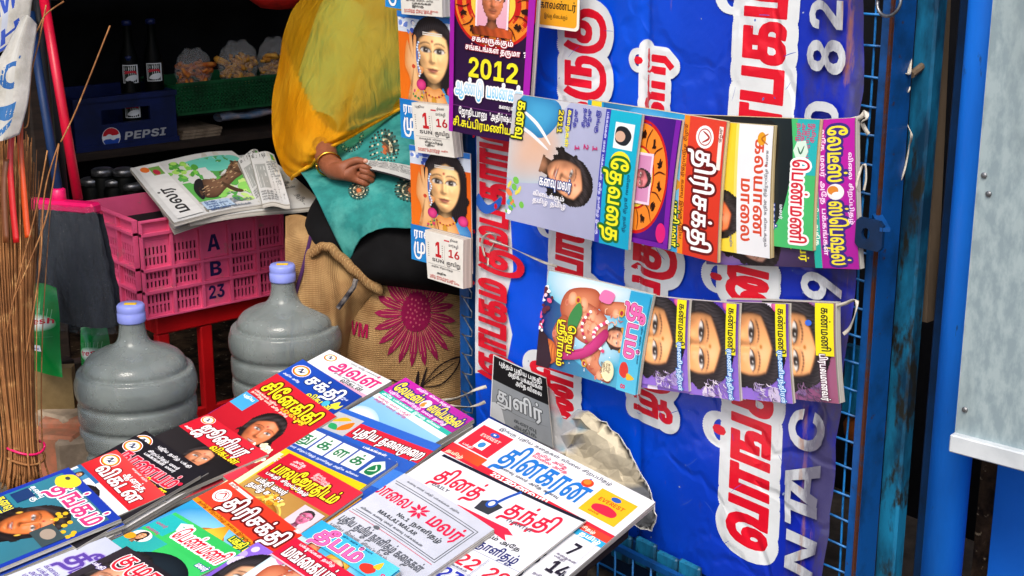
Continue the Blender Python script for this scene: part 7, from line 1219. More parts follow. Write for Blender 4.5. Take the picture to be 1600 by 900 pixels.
def snack(px, py, rx, rz, m, label, seed, yo=.10):
    c = onY(px, py, YS+yo); r = thing('snack_packet', label, 'snack packet', c-np.array([0, 0, rz]), 'clear bags of fried snacks'); q = random.Random(seed); b = MB()
    for k in range(46):
        o = np.array([q.uniform(-.8, .8)*rx, q.uniform(-.3, .3)*rx, q.uniform(-.95, .35)*rz]); s_ = q.uniform(.008, .017); P = [c+o+np.array([q.uniform(-1, 1), q.uniform(-1, 1), q.uniform(-.6, .6)])*s_*1.3 for _ in range(4)]; b.tube(spline(P, 3), s_*.5, 6)
    b.put('snack_pieces', m, r, True)
    G = []
    for j in range(13):
        v = j/12; k = math.sin(math.pi*min(1, .12+v*.95))**.5; G.append([c+np.array([math.cos(t)*rx*1.05*(k*.5+.5)*(1+.04*math.sin(5*t+j)), math.sin(t)*rx*.45*k+.004*math.sin(7*t+j*2), -rz*1.02+v*2.2*rz+.006*math.sin(4*t+j)]) for t in np.linspace(0, 2*math.pi, 29)])
    MB().grid(G).put('bag', M['film'], r, True)
snack(302, 108, .062, .055, M['snack_o'], 'clear bag of orange fried snacks beside the bottles', 1); snack(372, 98, .07, .06, M['snack_y'], 'clear bag of yellow fried snacks in the middle of the net crate', 2); snack(428, 92, .06, .06, M['snack_y'], 'clear bag of yellow fried snacks nearest to the yellow veil', 3)
rb = at(438, -12, 4.25); tag(MB().lathe([(0, -.05), (.06, -.042), (.10, -.012), (.105, .02), (.08, .06), (.03, .08)], rb, 20).put('red_bundle', mat('red_cloth', '#a81410', .8, .2, '#7c0e0c', 14, bump=.5), None, True), 'red bundle hanging above the snack packets at the top', 'bundle')
b = MB(); q0 = onY(300, 193, YS); q1 = onY(360, 186, YS)
M['paper_dull'] = mat('dull_brown_paper', '#8a7a68', .8, .2, '#6a5c4c', 40)
for k, lab in enumerate(['lowest of three brown notebooks under the green net crate', 'middle one of three brown notebooks under the green net crate', 'topmost of three brown notebooks under the green net crate']): tag(MB().box((q0[0]+.03+.004*k, YS+.10, zs-.004+.010*k), (.14, .2, .0085)).put('notebook', M['paper_dull']), lab, 'notebook', 'notebooks under the net crate')
G = []
for j in range(9): G.append([np.array(q1)+np.array([-.02+.30*j/8, .05+.03*math.cos(t)*(1-.1*j/8), (.014+.004*math.sin(j*2))*math.sin(t)+.004*math.sin(j*1.7)]) for t in np.linspace(0, 2*math.pi, 17)])
tag(MB().grid(G).put('plastic_bag', mat('blue_grey_plastic_bag', '#4a6a8a', .3, .5, '#9a8a88', 22, bump=.6), None, True), 'crumpled blue grey plastic bag lying under the green net crate', 'bag')
for k, (x, y) in enumerate([(143, 283), (160, 268), (178, 284), (194, 268), (207, 290)]):
    c = at(x, y, 4.35); lab = ['leftmost', 'second', 'third', 'fourth', 'rightmost'][k]+' of the dark lidded jars below the shelf, from the crimson pole'
    r = thing('snack_jar', lab, 'jar', c-[0, 0, .14], 'snack jars below the shelf'); MB().lathe([(.036, -.14), (.038, -.13), (.038, -.02), (.03, -.008)], c, 20).put('jar_body', M['glass_dark'], r, True); MB().lathe([(.033, -.01), (.033, .006), (.026, .010), (0, .011)], c, 20).put('lid', M['steel'], r, True)

# ------------------------------------------------------------------ pink crate on a red one, with newspapers
M['pink'] = mat('dusty_pink_plastic', '#e25a86', .5, .35, '#d04c78', 8, (.35, .7), .1, 50, col3='#a06a70', scale3=22, mix3=(.6, .74)); M['red_pl'] = mat('red_crate_plastic', '#c01016', .4, .4, '#a80c12', 10)
YC = at(227, 499, 3.62)[1]; XC = at(227, 499, 3.62)[0]; zc = at(227, 499, 3.62)[2]; Hc = onY(226, 345, YC)[2]-zc; Lc = onY(444, 430, YC)[0]-XC; Dc = .30
pk = thing('plastic_crate', 'dusty pink slotted plastic crate marked A, B and 23, loaded with newspapers', 'crate', (XC+Lc/2, YC+Dc/2, zc))
rows = [0, .27, .50, .86, 1.0]
def slotted(mb, org, d, L, n, depthv, solid=()):
    """one wall of the crate: ribs standing proud and slots right through"""
    org = np.asarray(org, float); d = np.asarray(d, float); nrm = np.asarray(depthv, float); ax = (d, nrm, AZ); t = .004
    def bx(u0, u1, v0, v1, out=0, th=t): mb.box(org+d*(u0+u1)/2+AZ*(v0+v1)/2+nrm*(th/2-out), (u1-u0, th, v1-v0), ax)
    for i in range(n):
        u0, u1 = L*i/n, L*(i+1)/n
        for j in range(4):
            v0, v1 = Hc*rows[j], Hc*rows[j+1]
            if j == 3 or i in solid: bx(u0+.004, u1-.004, v0+.0035, v1-.0035, 0); continue
            m_ = .007; a0, a1, b0, b1 = u0+.004+m_, u1-.004-m_, v0+.0035+.006, v1-.0035-.006 if j < 2 else v0+(v1-v0)*.62; mid = (b0+b1)/2
            bx(u0+.004, u1-.004, v0+.0035, b0); bx(u0+.004, u1-.004, b1, v1-.0035); bx(u0+.004, a0, b0, b1); bx(a1, u1-.004, b0, b1); bx(a0, a1, mid-.003, mid+.003)
            k = 6; s = (a1-a0)/(k*2-1)
            for q in range(k-1): bx(a0+s*(2*q+1), a0+s*(2*q+2), b0, mid-.003); bx(a0+s*(2*q+1), a0+s*(2*q+2), mid+.003, b1)
    for j in range(5): bx(0, L, Hc*rows[j]-.0035 if j else 0, Hc*rows[j]+.0035 if j < 4 else Hc, .011, .0152)
    for i in range(n+1): bx(max(0, L*i/n-.004), min(L, L*i/n+.004), .0036, Hc-.0036, .0095, .0132)
b = MB(); slotted(b, (XC, YC, zc), AX, Lc, 5, AY, (2,)); b.put('front_panel', M['pink'], pk)
b = MB(); slotted(b, (XC, YC+.0155, zc), AY, Dc-.0155, 3, AX); b.put('side_panel', M['pink'], pk)
b = MB(); b.box((XC+Lc/2, YC+Dc, zc+Hc*.5), (Lc, .006, Hc)); b.box((XC+Lc, YC+Dc/2, zc+Hc*.5), (.006, Dc-.01, Hc)); b.box((XC+Lc/2, YC+Dc/2, zc+.005), (Lc-.01, Dc-.01, .008)); b.put('crate_body', M['pink'], pk)
k = 100*Hc/Lc
tag(MB().box((XC+Lc/2, YC+Dc/2+.01, zc+Hc*.42), (Lc-.05, Dc-.07, Hc*.78), bev=.01).put('dark_slot_filler', M['wall_dark']), 'dark filler added inside the pink crate to make its slots look shaded', 'bundle')  # added block, its dark colour stands for the shade behind the slots
for tx_, xx, yy, hh, ww in (('A', 45, .58, .17, 9.5), ('B', 45.5, .315, .15, 9.5), ('23', 44, .075, .14, 12)):
    a = Art(100, 100*Hc/Lc, None, sub=50); a.text(tx_, xx, k*yy, k*hh, '#1c1450', (), ww)
    a.build('lettering', quad((XC, YC-.0004, zc), (XC+Lc, YC-.0004, zc), (XC+Lc, YC-.0004, zc+Hc), (XC, YC-.0004, zc+Hc)), DULLPRINT, pk)
# red crate below: frame posts, rails and a panel with a white swoosh
rd = thing('red_crate', 'red plastic drinks crate standing under the pink crate', 'crate', (XC+Lc/2, YC+.17, 0)); xr0, xr1 = XC+.035, XC+Lc-.02; zt = zc-.004
b = MB(); b.box(((xr0+xr1)/2, YC+.03, zt-.025), (xr1-xr0, .03, .05), bev=.004); b.box(((xr0+xr1)/2, YC+.30, zt-.025), (xr1-xr0, .03, .05), bev=.004)
for xx in (xr0+.015, xr1-.015): b.box((xx, YC+.165, zt-.025), (.03, .24, .05), bev=.004)
b.put('top_rim', M['red_pl'], rd)
for xx in (xr0+.02, xr0+.02+(xr1-xr0)*.35, xr1-.02):
    MB().box((xx, YC+.032, (zt-.05)/2), (.034, .026, zt-.05), bev=.004).put('post', M['red_pl'], rd)
MB().box(((xr0+xr1)/2, YC+.028, zt*.15), (xr1-xr0-.01, .016, zt*.30), bev=.003).put('lower_panel', M['red_pl'], rd)
a = Art(100, 60, None, sub=20); a.poly(list(spline([(0, 20), (30, 26), (60, 40), (100, 56)], 8))+list(spline([(100, 48), (62, 30), (34, 14), (0, 10)], 8)), '#e8e4e0'); a.build('swoosh', quad((xr0+.02, YC+.0195, .02), (xr1-.02, YC+.0195, .02), (xr1-.02, YC+.0195, zt*.29), (xr0+.02, YC+.0195, zt*.29)), DULLPRINT, rd)
# newspapers
def art_news(top=False, seed=80):
    a = Art(100, 74, '#c6c8c8', seed=seed, sub=14)
    if top:
        a.rect(30, 14, 92, 66, '#5aa850', '#3c8840', 20); a.blob([(46, 66), (92, 66), (94, 54), (70, 46), (52, 56)], '#58b8a8', '#6ac0b0'); a.sprig(40, 58, 14, ['#78c04c', '#4c9838', '#a0d060'], 26); a.sprig(70, 22, 22, ['#88cc60', '#58a848', '#b8dc80'], 26)
        a.blob([(36, 20), (42, 34), (50, 40), (60, 36), (72, 42), (84, 52), (92, 50), (88, 38), (74, 32), (60, 24), (46, 16)], '#7a5a44', '#4a3426'); a.blob([(34, 16), (40, 22), (48, 40), (42, 40), (34, 28)], '#1c1a1e'); a.ell(88, 49, 6, 5, '#8a6a4c', '#5a402c'); a.ell(92, 52, 1.6, 1.8, '#3a2a20'); a.ell(86, 54, 1.6, 1.8, '#3a2a20'); a.stroke([(60, 34), (66, 22), (72, 18)], 5, '#4a3626'); a.stroke([(80, 42), (88, 34), (92, 28)], 4, '#4a3626')
        for q in range(70):
            x = a.rnd.uniform(38, 90); y = 22+(x-38)*.5+a.rnd.uniform(-5, 7); a.stroke([(x, y), (x+1.6, y+.6), (x+3, y+1)], a.rnd.uniform(.5, 1.2), a.rnd.choice(['#3a2a20', '#a08060', '#5c4632', '#c0a480']), 2, step=.3)
        a.rect(4, 2, 26, 72, '#d2d4d4'); a.text('மலர்', 18, 6, 9, '#2a2a2c', (), 32, 90); a.ell(10, 66, 4, 4, '#d86c28'); a.rect(14, 56, 24, 68, '#6a9a48'); a.ell(18, 60, 3, 4, '#b02840'); a.para(34, 10, 40, 1.6, 4, '#5a6a80'); a.rect(30, 3, 54, 12, '#a8c0d8'); a.para(32, 10, 20, 1.6, 4, '#3a5a90')
    else:
        a.para(4, 66, 92, 5, 1, '#303234'); a.rect(8, 20, 50, 56, '#9a9e9c'); a.para(56, 56, 40, 2, 14, '#5a5c5e'); a.para(6, 14, 88, 2, 4, '#5a5c5e'); a.rect(80, 60, 92, 70, '#58a048'); a.ell(92, 64, 3, 3, '#e0c828')
    return a
def paper(label, px, t, thick, art, bul=.004, group='newspapers piled on the pink crate', dz=0):
    TLp, TRp, BLp = [at(x, y, tt)+[0, 0, dz] for (x, y), tt in zip(px, t)]; BRp = BLp+TRp-TLp
    return magazine(label, art, quad(BLp, BRp, TRp, TLp, bul, None, 0, lambda u, v: .006*np.sin(u*5+v*3)), thick, group, 'newspaper', 'newspaper', PAGES, NEWS)
zN = zc+Hc
def np_on(x, y, z): return onZ(x, y, z)
def paper2(label, TL, TR, BL, z, thick, art, tilt=(0, 0, 0), bul=.004):
    P = [onZ(*q, z+dz) for q, dz in zip((TL, TR, BL), tilt)]; BR = P[2]+P[1]-P[0]
    return magazine(label, art, quad(P[2], BR, P[1], P[0], bul, None, 0, lambda u, v: .005*np.sin(u*6+v*4)*u), thick, 'newspapers piled on the pink crate', 'newspaper', 'newspaper', PAGES, NEWS)
paper2('folded newspaper lowest in the pile on the pink crate, its cream edge in view', (225, 278), (388, 240), (272, 358), zN-.004, .014, art_news(False, 82))
paper2('newspaper sticking out to the right under the animal photo on the pink crate', (240, 268), (424, 248), (296, 346), zN+.016, .012, art_news(False, 81))
paper2('topmost newspaper on the pink crate with a colour photo of an animal on grass', (203, 263), (362, 234), (272, 348), zN+.024, .010, art_news(True, 80), (0.01, .02, 0))
for k, (TL, TR, BL, lab) in enumerate([((372, 250), (402, 232), (400, 316), 'newspaper'), ((390, 240), (428, 240), (410, 318), 'newspaper')]):
    paper2(['narrow folded newspaper wedged between the animal photo and the seated person', 'rightmost folded newspaper with a green corner beside the seated person\'s knee'][k], TL, TR, BL, zN+.030+.014*k, .012, art_news(False, 83+k), (.03, .03, 0))
# ------------------------------------------------------------------ water cans, sacks
def can_mat():
    m, t, b = mat_base('dusty_translucent_plastic', .28, .5); N = t.nodes; L = t.links
    tc = N.new('ShaderNodeTexCoord'); nz = N.new('ShaderNodeTexNoise'); nz.inputs['Scale'].default_value = 9; nz.inputs['Detail'].default_value = 9; L.new(tc.outputs['Object'], nz.inputs['Vector'])
    r = N.new('ShaderNodeValToRGB'); r.color_ramp.elements[0].position = .35; r.color_ramp.elements[1].position = .68; r.color_ramp.elements[0].color = rgba('#b4bfc0'); r.color_ramp.elements[1].color = rgba('#ccd6d6'); L.new(nz.outputs[0], r.inputs[0]); L.new(r.outputs[0], b.inputs['Base Color'])
    r2 = N.new('ShaderNodeMapRange'); r2.inputs[1].default_value = .35; r2.inputs[2].default_value = .7; r2.inputs[3].default_value = .16; r2.inputs[4].default_value = .30; L.new(nz.outputs[0], r2.inputs[0]); L.new(r2.outputs[0], b.inputs['Roughness'])
    b.inputs['Transmission Weight'].default_value = .82; b.inputs['IOR'].default_value = 1.18; b.inputs['Coat Weight'].default_value = .5; b.inputs['Coat Roughness'].default_value = .08
    df = N.new('ShaderNodeBsdfDiffuse'); df.inputs[0].default_value = rgba('#8f9896'); mx = N.new('ShaderNodeMixShader'); r3 = N.new('ShaderNodeMapRange'); r3.inputs[1].default_value = .35; r3.inputs[2].default_value = .7; r3.inputs[3].default_value = .14; r3.inputs[4].default_value = .36; L.new(nz.outputs[0], r3.inputs[0]); L.new(r3.outputs[0], mx.inputs[0]); L.new(b.outputs[0], mx.inputs[1]); L.new(df.outputs[0], mx.inputs[2]); L.new(mx.outputs[0], N['Material Output'].inputs['Surface']); return m
M['can'] = can_mat(); M['cap'] = mat('lilac_blue_cap', '#8f9bea', .4, .4, '#8290dc', 20); M['sticker'] = mat('yellow_sticker', '#f0c818', .5, .3)
def can(px, py, t, label, k=1.0, tiltd=0):
    c = at(px, py, t); c = np.array([c[0], c[1], c[2]-.485*k]); r = thing('water_can', label, 'water can', c, 'bubble-top water cans')
    pr = [(.10, 0), (.128, .006), (.134, .02), (.135, .045), (.133, .056), (.127, .060), (.127, .066), (.134, .071), (.136, .095), (.134, .112), (.127, .116), (.127, .124), (.134, .128), (.1355, .146), (.134, .165), (.1265, .169), (.1265, .177), (.134, .181), (.1355, .198), (.134, .216), (.126, .220), (.126, .229), (.1345, .234), (.1355, .250), (.1345, .268), (.127, .273), (.127, .282), (.136, .288), (.1390, .302), (.1385, .318), (.134, .333), (.126, .342), (.1175, .343), (.117, .350), (.113, .361), (.103, .372), (.086, .381), (.066, .388), (.048, .395), (.036, .406), (.030, .422), (.0275, .445), (.0265, .468)]
    pr = [(a*k*(.955 if a > .06 else 1)+(.004 if .125 < a < .1305 else 0), b*k) for a, b in pr]; pr = [tuple(q) for q in spline(np.array(pr), 2)]
    o = MB().lathe(pr, c, 56).put('can_body', M['can'], r, True); o.modifiers.new('wall', 'SOLIDIFY').thickness = .003
    cp = MB(); cp.lathe([(.0295*k, .450*k), (.0305*k, .453*k), (.0305*k, .470*k), (.029*k, .472*k), (.0300*k, .475*k), (.0300*k, .486*k), (.027*k, .490*k), (0, .490*k)], c, 32); co = cp.put('cap', M['cap'], r, True)
    MB().box(c+np.array([-.002, -.004, .4912*k]), (.026*k, .012*k, .0012), (unit((.8, -.6, 0)), unit((.6, .8, 0)), AZ)).put('sticker', M['sticker'], co)
    z = c[2]; return r
can(204, 478, 3.20, 'grey translucent water can in front, left of the pair, with lilac cap'); can(441, 416, 3.42, 'grey translucent water can at the back, beside the jute sack', 1.0)
for k, (x, y, t) in enumerate([(204, 478, 3.20), (441, 416, 3.42)]):
    c = at(x, y, t); z = c[2]-.4855
    if z > .012: tag(MB().box((c[0], c[1], z/2-.001), (.24, .24, z-.004), bev=.006).put('stone_block', M['dirt']), ['low stone block under the front water can', 'stone block under the back water can'][k], 'block')
def jute_mat():
    m, t, b = mat_base('jute_cloth', .95, .1); N = t.nodes; L = t.links; a = N.new('ShaderNodeAttribute'); a.attribute_name = 'weave'
    def wave(ax, sc):
        w_ = N.new('ShaderNodeTexWave'); w_.wave_type = 'BANDS'; w_.bands_direction = ax; w_.inputs['Scale'].default_value = sc; w_.inputs['Distortion'].default_value = .6; w_.inputs['Detail'].default_value = 1; L.new(a.outputs['Vector'], w_.inputs['Vector']); return w_
    mx = N.new('ShaderNodeMath'); mx.operation = 'MULTIPLY'; L.new(wave('X', 22).outputs[1], mx.inputs[0]); L.new(wave('Y', 16).outputs[1], mx.inputs[1])
    tc = N.new('ShaderNodeTexCoord'); nz = N.new('ShaderNodeTexNoise'); nz.inputs['Scale'].default_value = 16; nz.inputs['Detail'].default_value = 8; L.new(tc.outputs['Object'], nz.inputs['Vector'])
    r = N.new('ShaderNodeValToRGB'); r.color_ramp.elements[0].color = rgba('#7c5a38'); r.color_ramp.elements[1].color = rgba('#ba9868'); ad = N.new('ShaderNodeMath'); ad.operation = 'MULTIPLY_ADD'; L.new(mx.outputs[0], ad.inputs[0]); ad.inputs[1].default_value = .5; L.new(nz.outputs[0], ad.inputs[2]); r.color_ramp.elements[0].position = .35; r.color_ramp.elements[1].position = .95
    L.new(ad.outputs[0], r.inputs[0]); L.new(r.outputs[0], b.inputs['Base Color']); bp = N.new('ShaderNodeBump'); bp.inputs['Strength'].default_value = .6; bp.inputs['Distance'].default_value = .003; L.new(mx.outputs[0], bp.inputs['Height']); L.new(bp.outputs[0], b.inputs['Normal']); return m
M['jute'] = jute_mat()
def weave(o, G):
    n, m = G.shape[:2]; uv = np.zeros((n, m, 3)); uv[..., 0] = np.cumsum(np.r_[0, np.linalg.norm(np.diff(G[n//2], axis=0), axis=1)])[None]; uv[..., 1] = np.cumsum(np.r_[0, np.linalg.norm(np.diff(G[:, m//4], axis=0), axis=1)])[:, None]
    at_ = o.data.attributes.new('weave', 'FLOAT_VECTOR', 'POINT'); at_.data.foreach_set('vector', (uv*4).ravel())
SC = at(640, 430, 3.62); RX, RY, HZ = .20, .17, SC[2]+.052
def sack_pt(u, v, h):
    """u round the sack, v from floor to top"""
    u = np.asarray(u, float); v = np.asarray(v, float); th = u*2*np.pi; prof = np.interp(v, [0, .06, .3, .6, .82, .93, 1], [.82, .95, 1.04, 1.0, .88, .62, .0]); bump = 1+.02*np.sin(th*3+v*5)+.018*np.sin(th*5-v*9)+.012*np.sin(v*23+th*2)
    R = prof*bump; d = np.stack([np.sin(th)*RX, -np.cos(th)*RY, 0*th], -1); k = np.linalg.norm(d, axis=-1, keepdims=True)
    return np.array([SC[0], SC[1], 0])+d*R[..., None]+d/k*np.asarray(h)[..., None]+np.stack([0*v, 0*v, HZ*np.interp(v, [0, .9, 1], [0.005, .96, 1.0])+.0*v], -1)
sk = thing('jute_sack', 'full jute sack printed with a magenta sunflower and lettering', 'sack', (SC[0], SC[1], 0))
U, Vv = np.meshgrid(np.linspace(0, 1, 73), np.linspace(0, 1, 37)); G = sack_pt(U, Vv, np.zeros(U.shape)); o = MB().grid(G).put('sack_cloth', M['jute'], sk, True); weave(o, G)
ang0 = (YAW-math.radians(0))/(2*math.pi)
a = Art(100, 100, None, sub=2.0, seed=90); cx, cy = 54, 79; mg = '#861a44'
for q in range(22):
    t = q*2*math.pi/22; a.blob([(cx+math.cos(t-.10)*7, cy+math.sin(t-.10)*9), (cx+math.cos(t-.12)*15, cy+math.sin(t-.12)*19), (cx+math.cos(t)*22, cy+math.sin(t)*28), (cx+math.cos(t+.12)*15, cy+math.sin(t+.12)*19), (cx+math.cos(t+.10)*7, cy+math.sin(t+.10)*9)], mg, n=2)
    for e in (-.06, 0.03): a.stroke([(cx+math.cos(t+e)*8, cy+math.sin(t+e)*10), (cx+math.cos(t+e)*18, cy+math.sin(t+e)*23)], .55, '#b98a5c', 2)
a.ell(cx, cy, 7.6, 9.6, '#7c103e', n=26); [a.ell(cx+r_*math.cos(q*2.4)*.9, cy+r_*math.sin(q*2.4)*1.15, .5, .6, '#a8485c', n=6) for q in range(30) for r_ in [1.2*math.sqrt(q)]]
a.text('SVM', 11, 66, 7, '#a01848', (), 19); a.text('SVM', 12, 45, 6, '#2c2430', (), 17)
bk = '#221a1c'; a.push(2, 9)
a.stroke([(52, 40), (50, 28), (46, 16)], 2.0, bk, 3); a.stroke([(56, 42), (52, 28), (50, 16)], 1.4, bk, 3); a.stroke([(50, 28), (40, 36), (26, 34), (24, 28), (36, 24), (50, 28)], .9, bk, 4); a.stroke([(50, 28), (38, 30), (27, 30)], .8, bk, 3); a.stroke([(53, 32), (62, 42), (72, 44), (70, 38), (62, 32), (53, 32)], .9, bk, 4); a.stroke([(54, 33), (62, 38), (70, 42)], .7, bk, 3)
for q in range(4): a.stroke([(46-q*5, 29.5), (43-q*5, 33.5)], .6, bk, 2); a.stroke([(46-q*5, 29), (42-q*5, 26)], .6, bk, 2)
a.pop()
a.build('sack_print', lambda u, v, h: sack_pt((ang0*-1+1+.02+(u-.5)*.42) % 1.0, .12+v*.82, h+.0012), CLOTHPRINT, sk)
# second, folded sack in front at the left
rows_ = [[(446, 338, 3.58), (470, 336, 3.56), (500, 352, 3.56), (535, 382, 3.55), (575, 420, 3.52), (598, 438, 3.50)], [(446, 370, 3.52), (472, 364, 3.49), (503, 378, 3.48), (535, 408, 3.48), (565, 434, 3.47), (592, 452, 3.47)], [(446, 420, 3.49), (475, 414, 3.45), (505, 420, 3.44), (530, 436, 3.45), (552, 456, 3.46), (572, 470, 3.48)],
 [(448, 480, 3.48), (475, 476, 3.44), (505, 476, 3.43), (525, 486, 3.45), (540, 500, 3.48), (552, 515, 3.53)], [(448, 560, 3.50), (475, 560, 3.46), (505, 560, 3.45), (525, 562, 3.48), (538, 566, 3.52), (546, 575, 3.58)], [(450, 660, 3.50), (475, 660, 3.46), (505, 662, 3.45), (524, 664, 3.48), (536, 668, 3.52), (542, 676, 3.58)], [(450, 740, 3.50), (475, 742, 3.46), (505, 744, 3.45), (524, 746, 3.48), (536, 750, 3.52), (542, 756, 3.58)]]
G = bicubic([[at(*q) for q in r_] for r_ in rows_], 8, 7); n_, k_ = G.shape[:2]; jj, ii = np.mgrid[0:n_, 0:k_]; G = G-_fw*(.004*np.sin(ii*.35+jj*.25)+.003*np.sin(ii*.7-jj*.4)+.002*np.sin(jj*.9+ii*.2))[..., None]; G[..., 2] = np.maximum(G[..., 2], .004)
pb_ = G[0, 0]; s2 = thing('jute_sack', 'jute sack with a rolled mouth and purple stripes beside the pink crate', 'sack', (G[-1, 0][0], G[-1, 0][1], 0)); o = MB().grid(G).put('sack_front', M['jute'], s2, True); weave(o, G)
Gb = G+_fw*(.16*np.sin(np.linspace(.0, math.pi, k_))[None, :]*np.ones((n_, 1)))[..., None]; o = MB().grid(Gb[:, ::-1]).put('sack_back', M['jute'], s2, True); weave(o, Gb)
rp = spline([at(*q) for q in [(486, 402, 3.438), (498, 388, 3.435), (514, 386, 3.435), (532, 402, 3.44), (556, 424, 3.44), (582, 446, 3.45), (598, 456, 3.46)]], 7); rp = rp+np.array([[0, 0, .0016*math.sin(q*.9)] for q in range(len(rp))])
V_ = MB().tube(rp, np.interp(np.linspace(0, 1, len(rp)), [0, .1, .5, .9, 1], [.004, .010, .012, .013, .007]), 14); o = V_.put('rolled_mouth', M['jute'], s2, True); at_ = o.data.attributes.new('weave', 'FLOAT_VECTOR', 'POINT'); at_.data.foreach_set('vector', (np.array(V_.V)*4).ravel())
PT = mat('purple_thread', '#43284e', .95, .05)
for q in ([(.02, .34), (.16, .30), (.34, .20), (.52, .12), (.72, .08)], [(.0, .42), (.10, .40), (.16, .37)], [(.0, .47), (.11, .45), (.18, .42)]):
    P = spline([G[int(r*(n_-1)), int(c*(k_-1))] for r, c in q], 6)-_fw*.0022; T = np.gradient(P, axis=0); S_ = np.cross(T, _fw); S_ /= np.linalg.norm(S_, axis=1)[:, None]; b = MB(); m_ = len(P); b.add(np.vstack([P+S_*.0042, P-S_*.0042, P-S_*.0042+_fw*.002, P+S_*.0042+_fw*.002]), [(k*m_+i, ((k+1) % 4)*m_+i, ((k+1) % 4)*m_+i+1, k*m_+i+1) for k in range(4) for i in range(m_-1)]); b.put('purple_stripe', PT, s2, True)
p = [at(x, y, 3.385) for x, y in [(528, 482), (540, 466), (553, 448), (556, 436)]]; tag(MB().tube(p, .006, 6).put('sack_tie', mat('black_white_tape', '#26242a', .8, .2, '#8a8480', 40)), 'black tape tied on the folded sack mouth', 'tape')

# ------------------------------------------------------------------ brooms, pouches and bricks on the left
M['straw'] = mat('coconut_leaf_rib', '#a06c3e', .7, .3, '#6e4524', 14, (.35, .65), 0, col3='#c79a62', scale3=30, mix3=(.55, .7)); M['magenta'] = mat('pink_broom_plastic', '#e01264', .35, .45, '#c80e56', 9); M['black_pl'] = mat('black_stick', '#121316', .5, .4, '#1c1e24', 12); M['bristle'] = mat('charcoal_bristles', '#262a33', .7, .3, '#14161b', 60, stretch=(8, 8, .6), bump=.6, bscale=120)
M['blue_stick'] = mat('blue_broom_handle', '#0d2c58', .5, .3, '#0a2246', 12)
br = thing('stick_broom', 'bundle of brown coconut-rib sticks bound near the floor at the far left', 'broom', at(40, 745, 2.95))
rr = random.Random(6); b = MB(); b2 = MB()
for k in range(340):
    u_ = rr.gauss(0, 1); w_ = rr.gauss(0, 1); base = at(34+u_*14, 756+rr.uniform(-14, 10), 2.93+w_*.012); low = at(32+u_*11, 690, 2.93+w_*.010); mid = at(20+u_*15, 520, 2.95+w_*.022); up = at(12+u_*22+rr.uniform(-4, 4), 290+rr.uniform(-90, 60), 2.98+w_*.03); b.tube(spline([base, low, mid, up], 4), np.linspace(.0022, .0008, 13)*rr.uniform(.8, 1.25), 5)
b.put('sticks', M['straw'], br, True)
for zz in (700, 716): c = at(41, zz, 2.93); MB().tube([c+_rt*.036*math.cos(t)+np.array([0, 0, .005*math.sin(t*2)])+(_fw*[1, 1, 0])*.030*math.sin(t) for t in np.linspace(0, 2*math.pi, 25)], .0026, 6).put('binding', M['magenta'] if zz == 700 else M['straw'], br, True)
for q in [[(0+92, 226), (75, 330), (50, 400), (20, 470)], [(74, 235), (56, 330), (30, 430), (10, 520)], [(92, 224), (70, 300), (62, 420), (40, 560)], [(172, 40), (120, 170), (95, 222)], [(72, 8), (62, 60), (48, 120), (44, 190), (36, 200)], [(100, 2), (72, 22), (60, 44), (40, 80)]]:
    MB().tube(spline([at(x, y, 2.86) for x, y in q], 6), .0016, 5).put('loose_stick', M['straw'], br, True)
for q, c in [([(34, 150), (32, 230), (40, 330), (44, 372)], '#c04410'), ([(22, 190), (16, 250), (20, 320), (26, 380)], '#b81418'), ([(10, 250), (6, 300), (10, 380)], '#6a3a1c')]:
    P = spline([at(x, y, 2.90) for x, y in q], 5); n = len(P); G = np.array([P-_rt*.006, P+_rt*.006+np.array([0, 0, .002])]).transpose(1, 0, 2); o = MB().grid(G).put('plastic_strip', mat('wrapper_'+c[1:], c, .35, .5, c, 9, bump=.5), br, True); o.modifiers.new('t', 'SOLIDIFY').thickness = .001
def sleeve(name, label, rows, t, art, m, parent=None):
    ctrl = [[at(x, y, t)+(_fw*[1, 1, 0])*(-.02*math.sin(math.pi*i/(len(r_)-1))) for i, (x, y) in enumerate(r_)] for r_ in rows]; G = bicubic(ctrl, 6, 6); n, k = G.shape[:2]
    def f(u, v, h):
        x = np.clip(u, 0, .9999)*(k-1); y = np.clip(1-v, 0, .9999)*(n-1); i = x.astype(int); j = y.astype(int); fx = (x-i)[..., None]; fy = (y-j)[..., None]
        return G[j, i]*(1-fx)*(1-fy)+G[j, i+1]*fx*(1-fy)+G[j+1, i]*(1-fx)*fy+G[j+1, i+1]*fx*fy-_fw*np.asarray(h)[..., None]
    r = thing(name, label, 'packaging', G.reshape(-1, 3).mean(0)); o = MB().grid(G+_fw*.0012).put('back_sheet', m, r, True); o.modifiers.new('t', 'SOLIDIFY').thickness = .0012; art.build('printed_sheet', f, DULLPRINT, r); return r
M['film_white'] = mat('white_plastic_sheet', '#b8b6b0', .4, .4, '#9a988f', 20, bump=.5)
a = Art(100, 200, '#bdbdb8', seed=91, sub=6); a.blob([(0, 100), (20, 110), (34, 150), (20, 196), (0, 190)], '#a87a58', '#b8b0a4'); a.text('C', 20, 70, 40, '#1a5a9c', (), 60, 0); a.text('A', 60, 112, 36, '#1a5a9c', (), 40, 0); a.blob([(10, 40), (60, 30), (96, 60), (60, 50)], '#2a6aa8'); a.stroke([(0, 20), (40, 12), (70, 30)], 10, '#2a6aa8')
sleeve('plastic_sleeve', 'dirty white plastic sleeve with blue letters over the stick broom', [[(34, 28), (48, 22), (57, 38)], [(12, 70), (34, 62), (56, 52)], [(-10, 110), (24, 104), (50, 96)], [(-24, 160), (18, 160), (44, 156)], [(-30, 215), (4, 218), (30, 210)]], 2.84, a.clip(), M['film_white'])
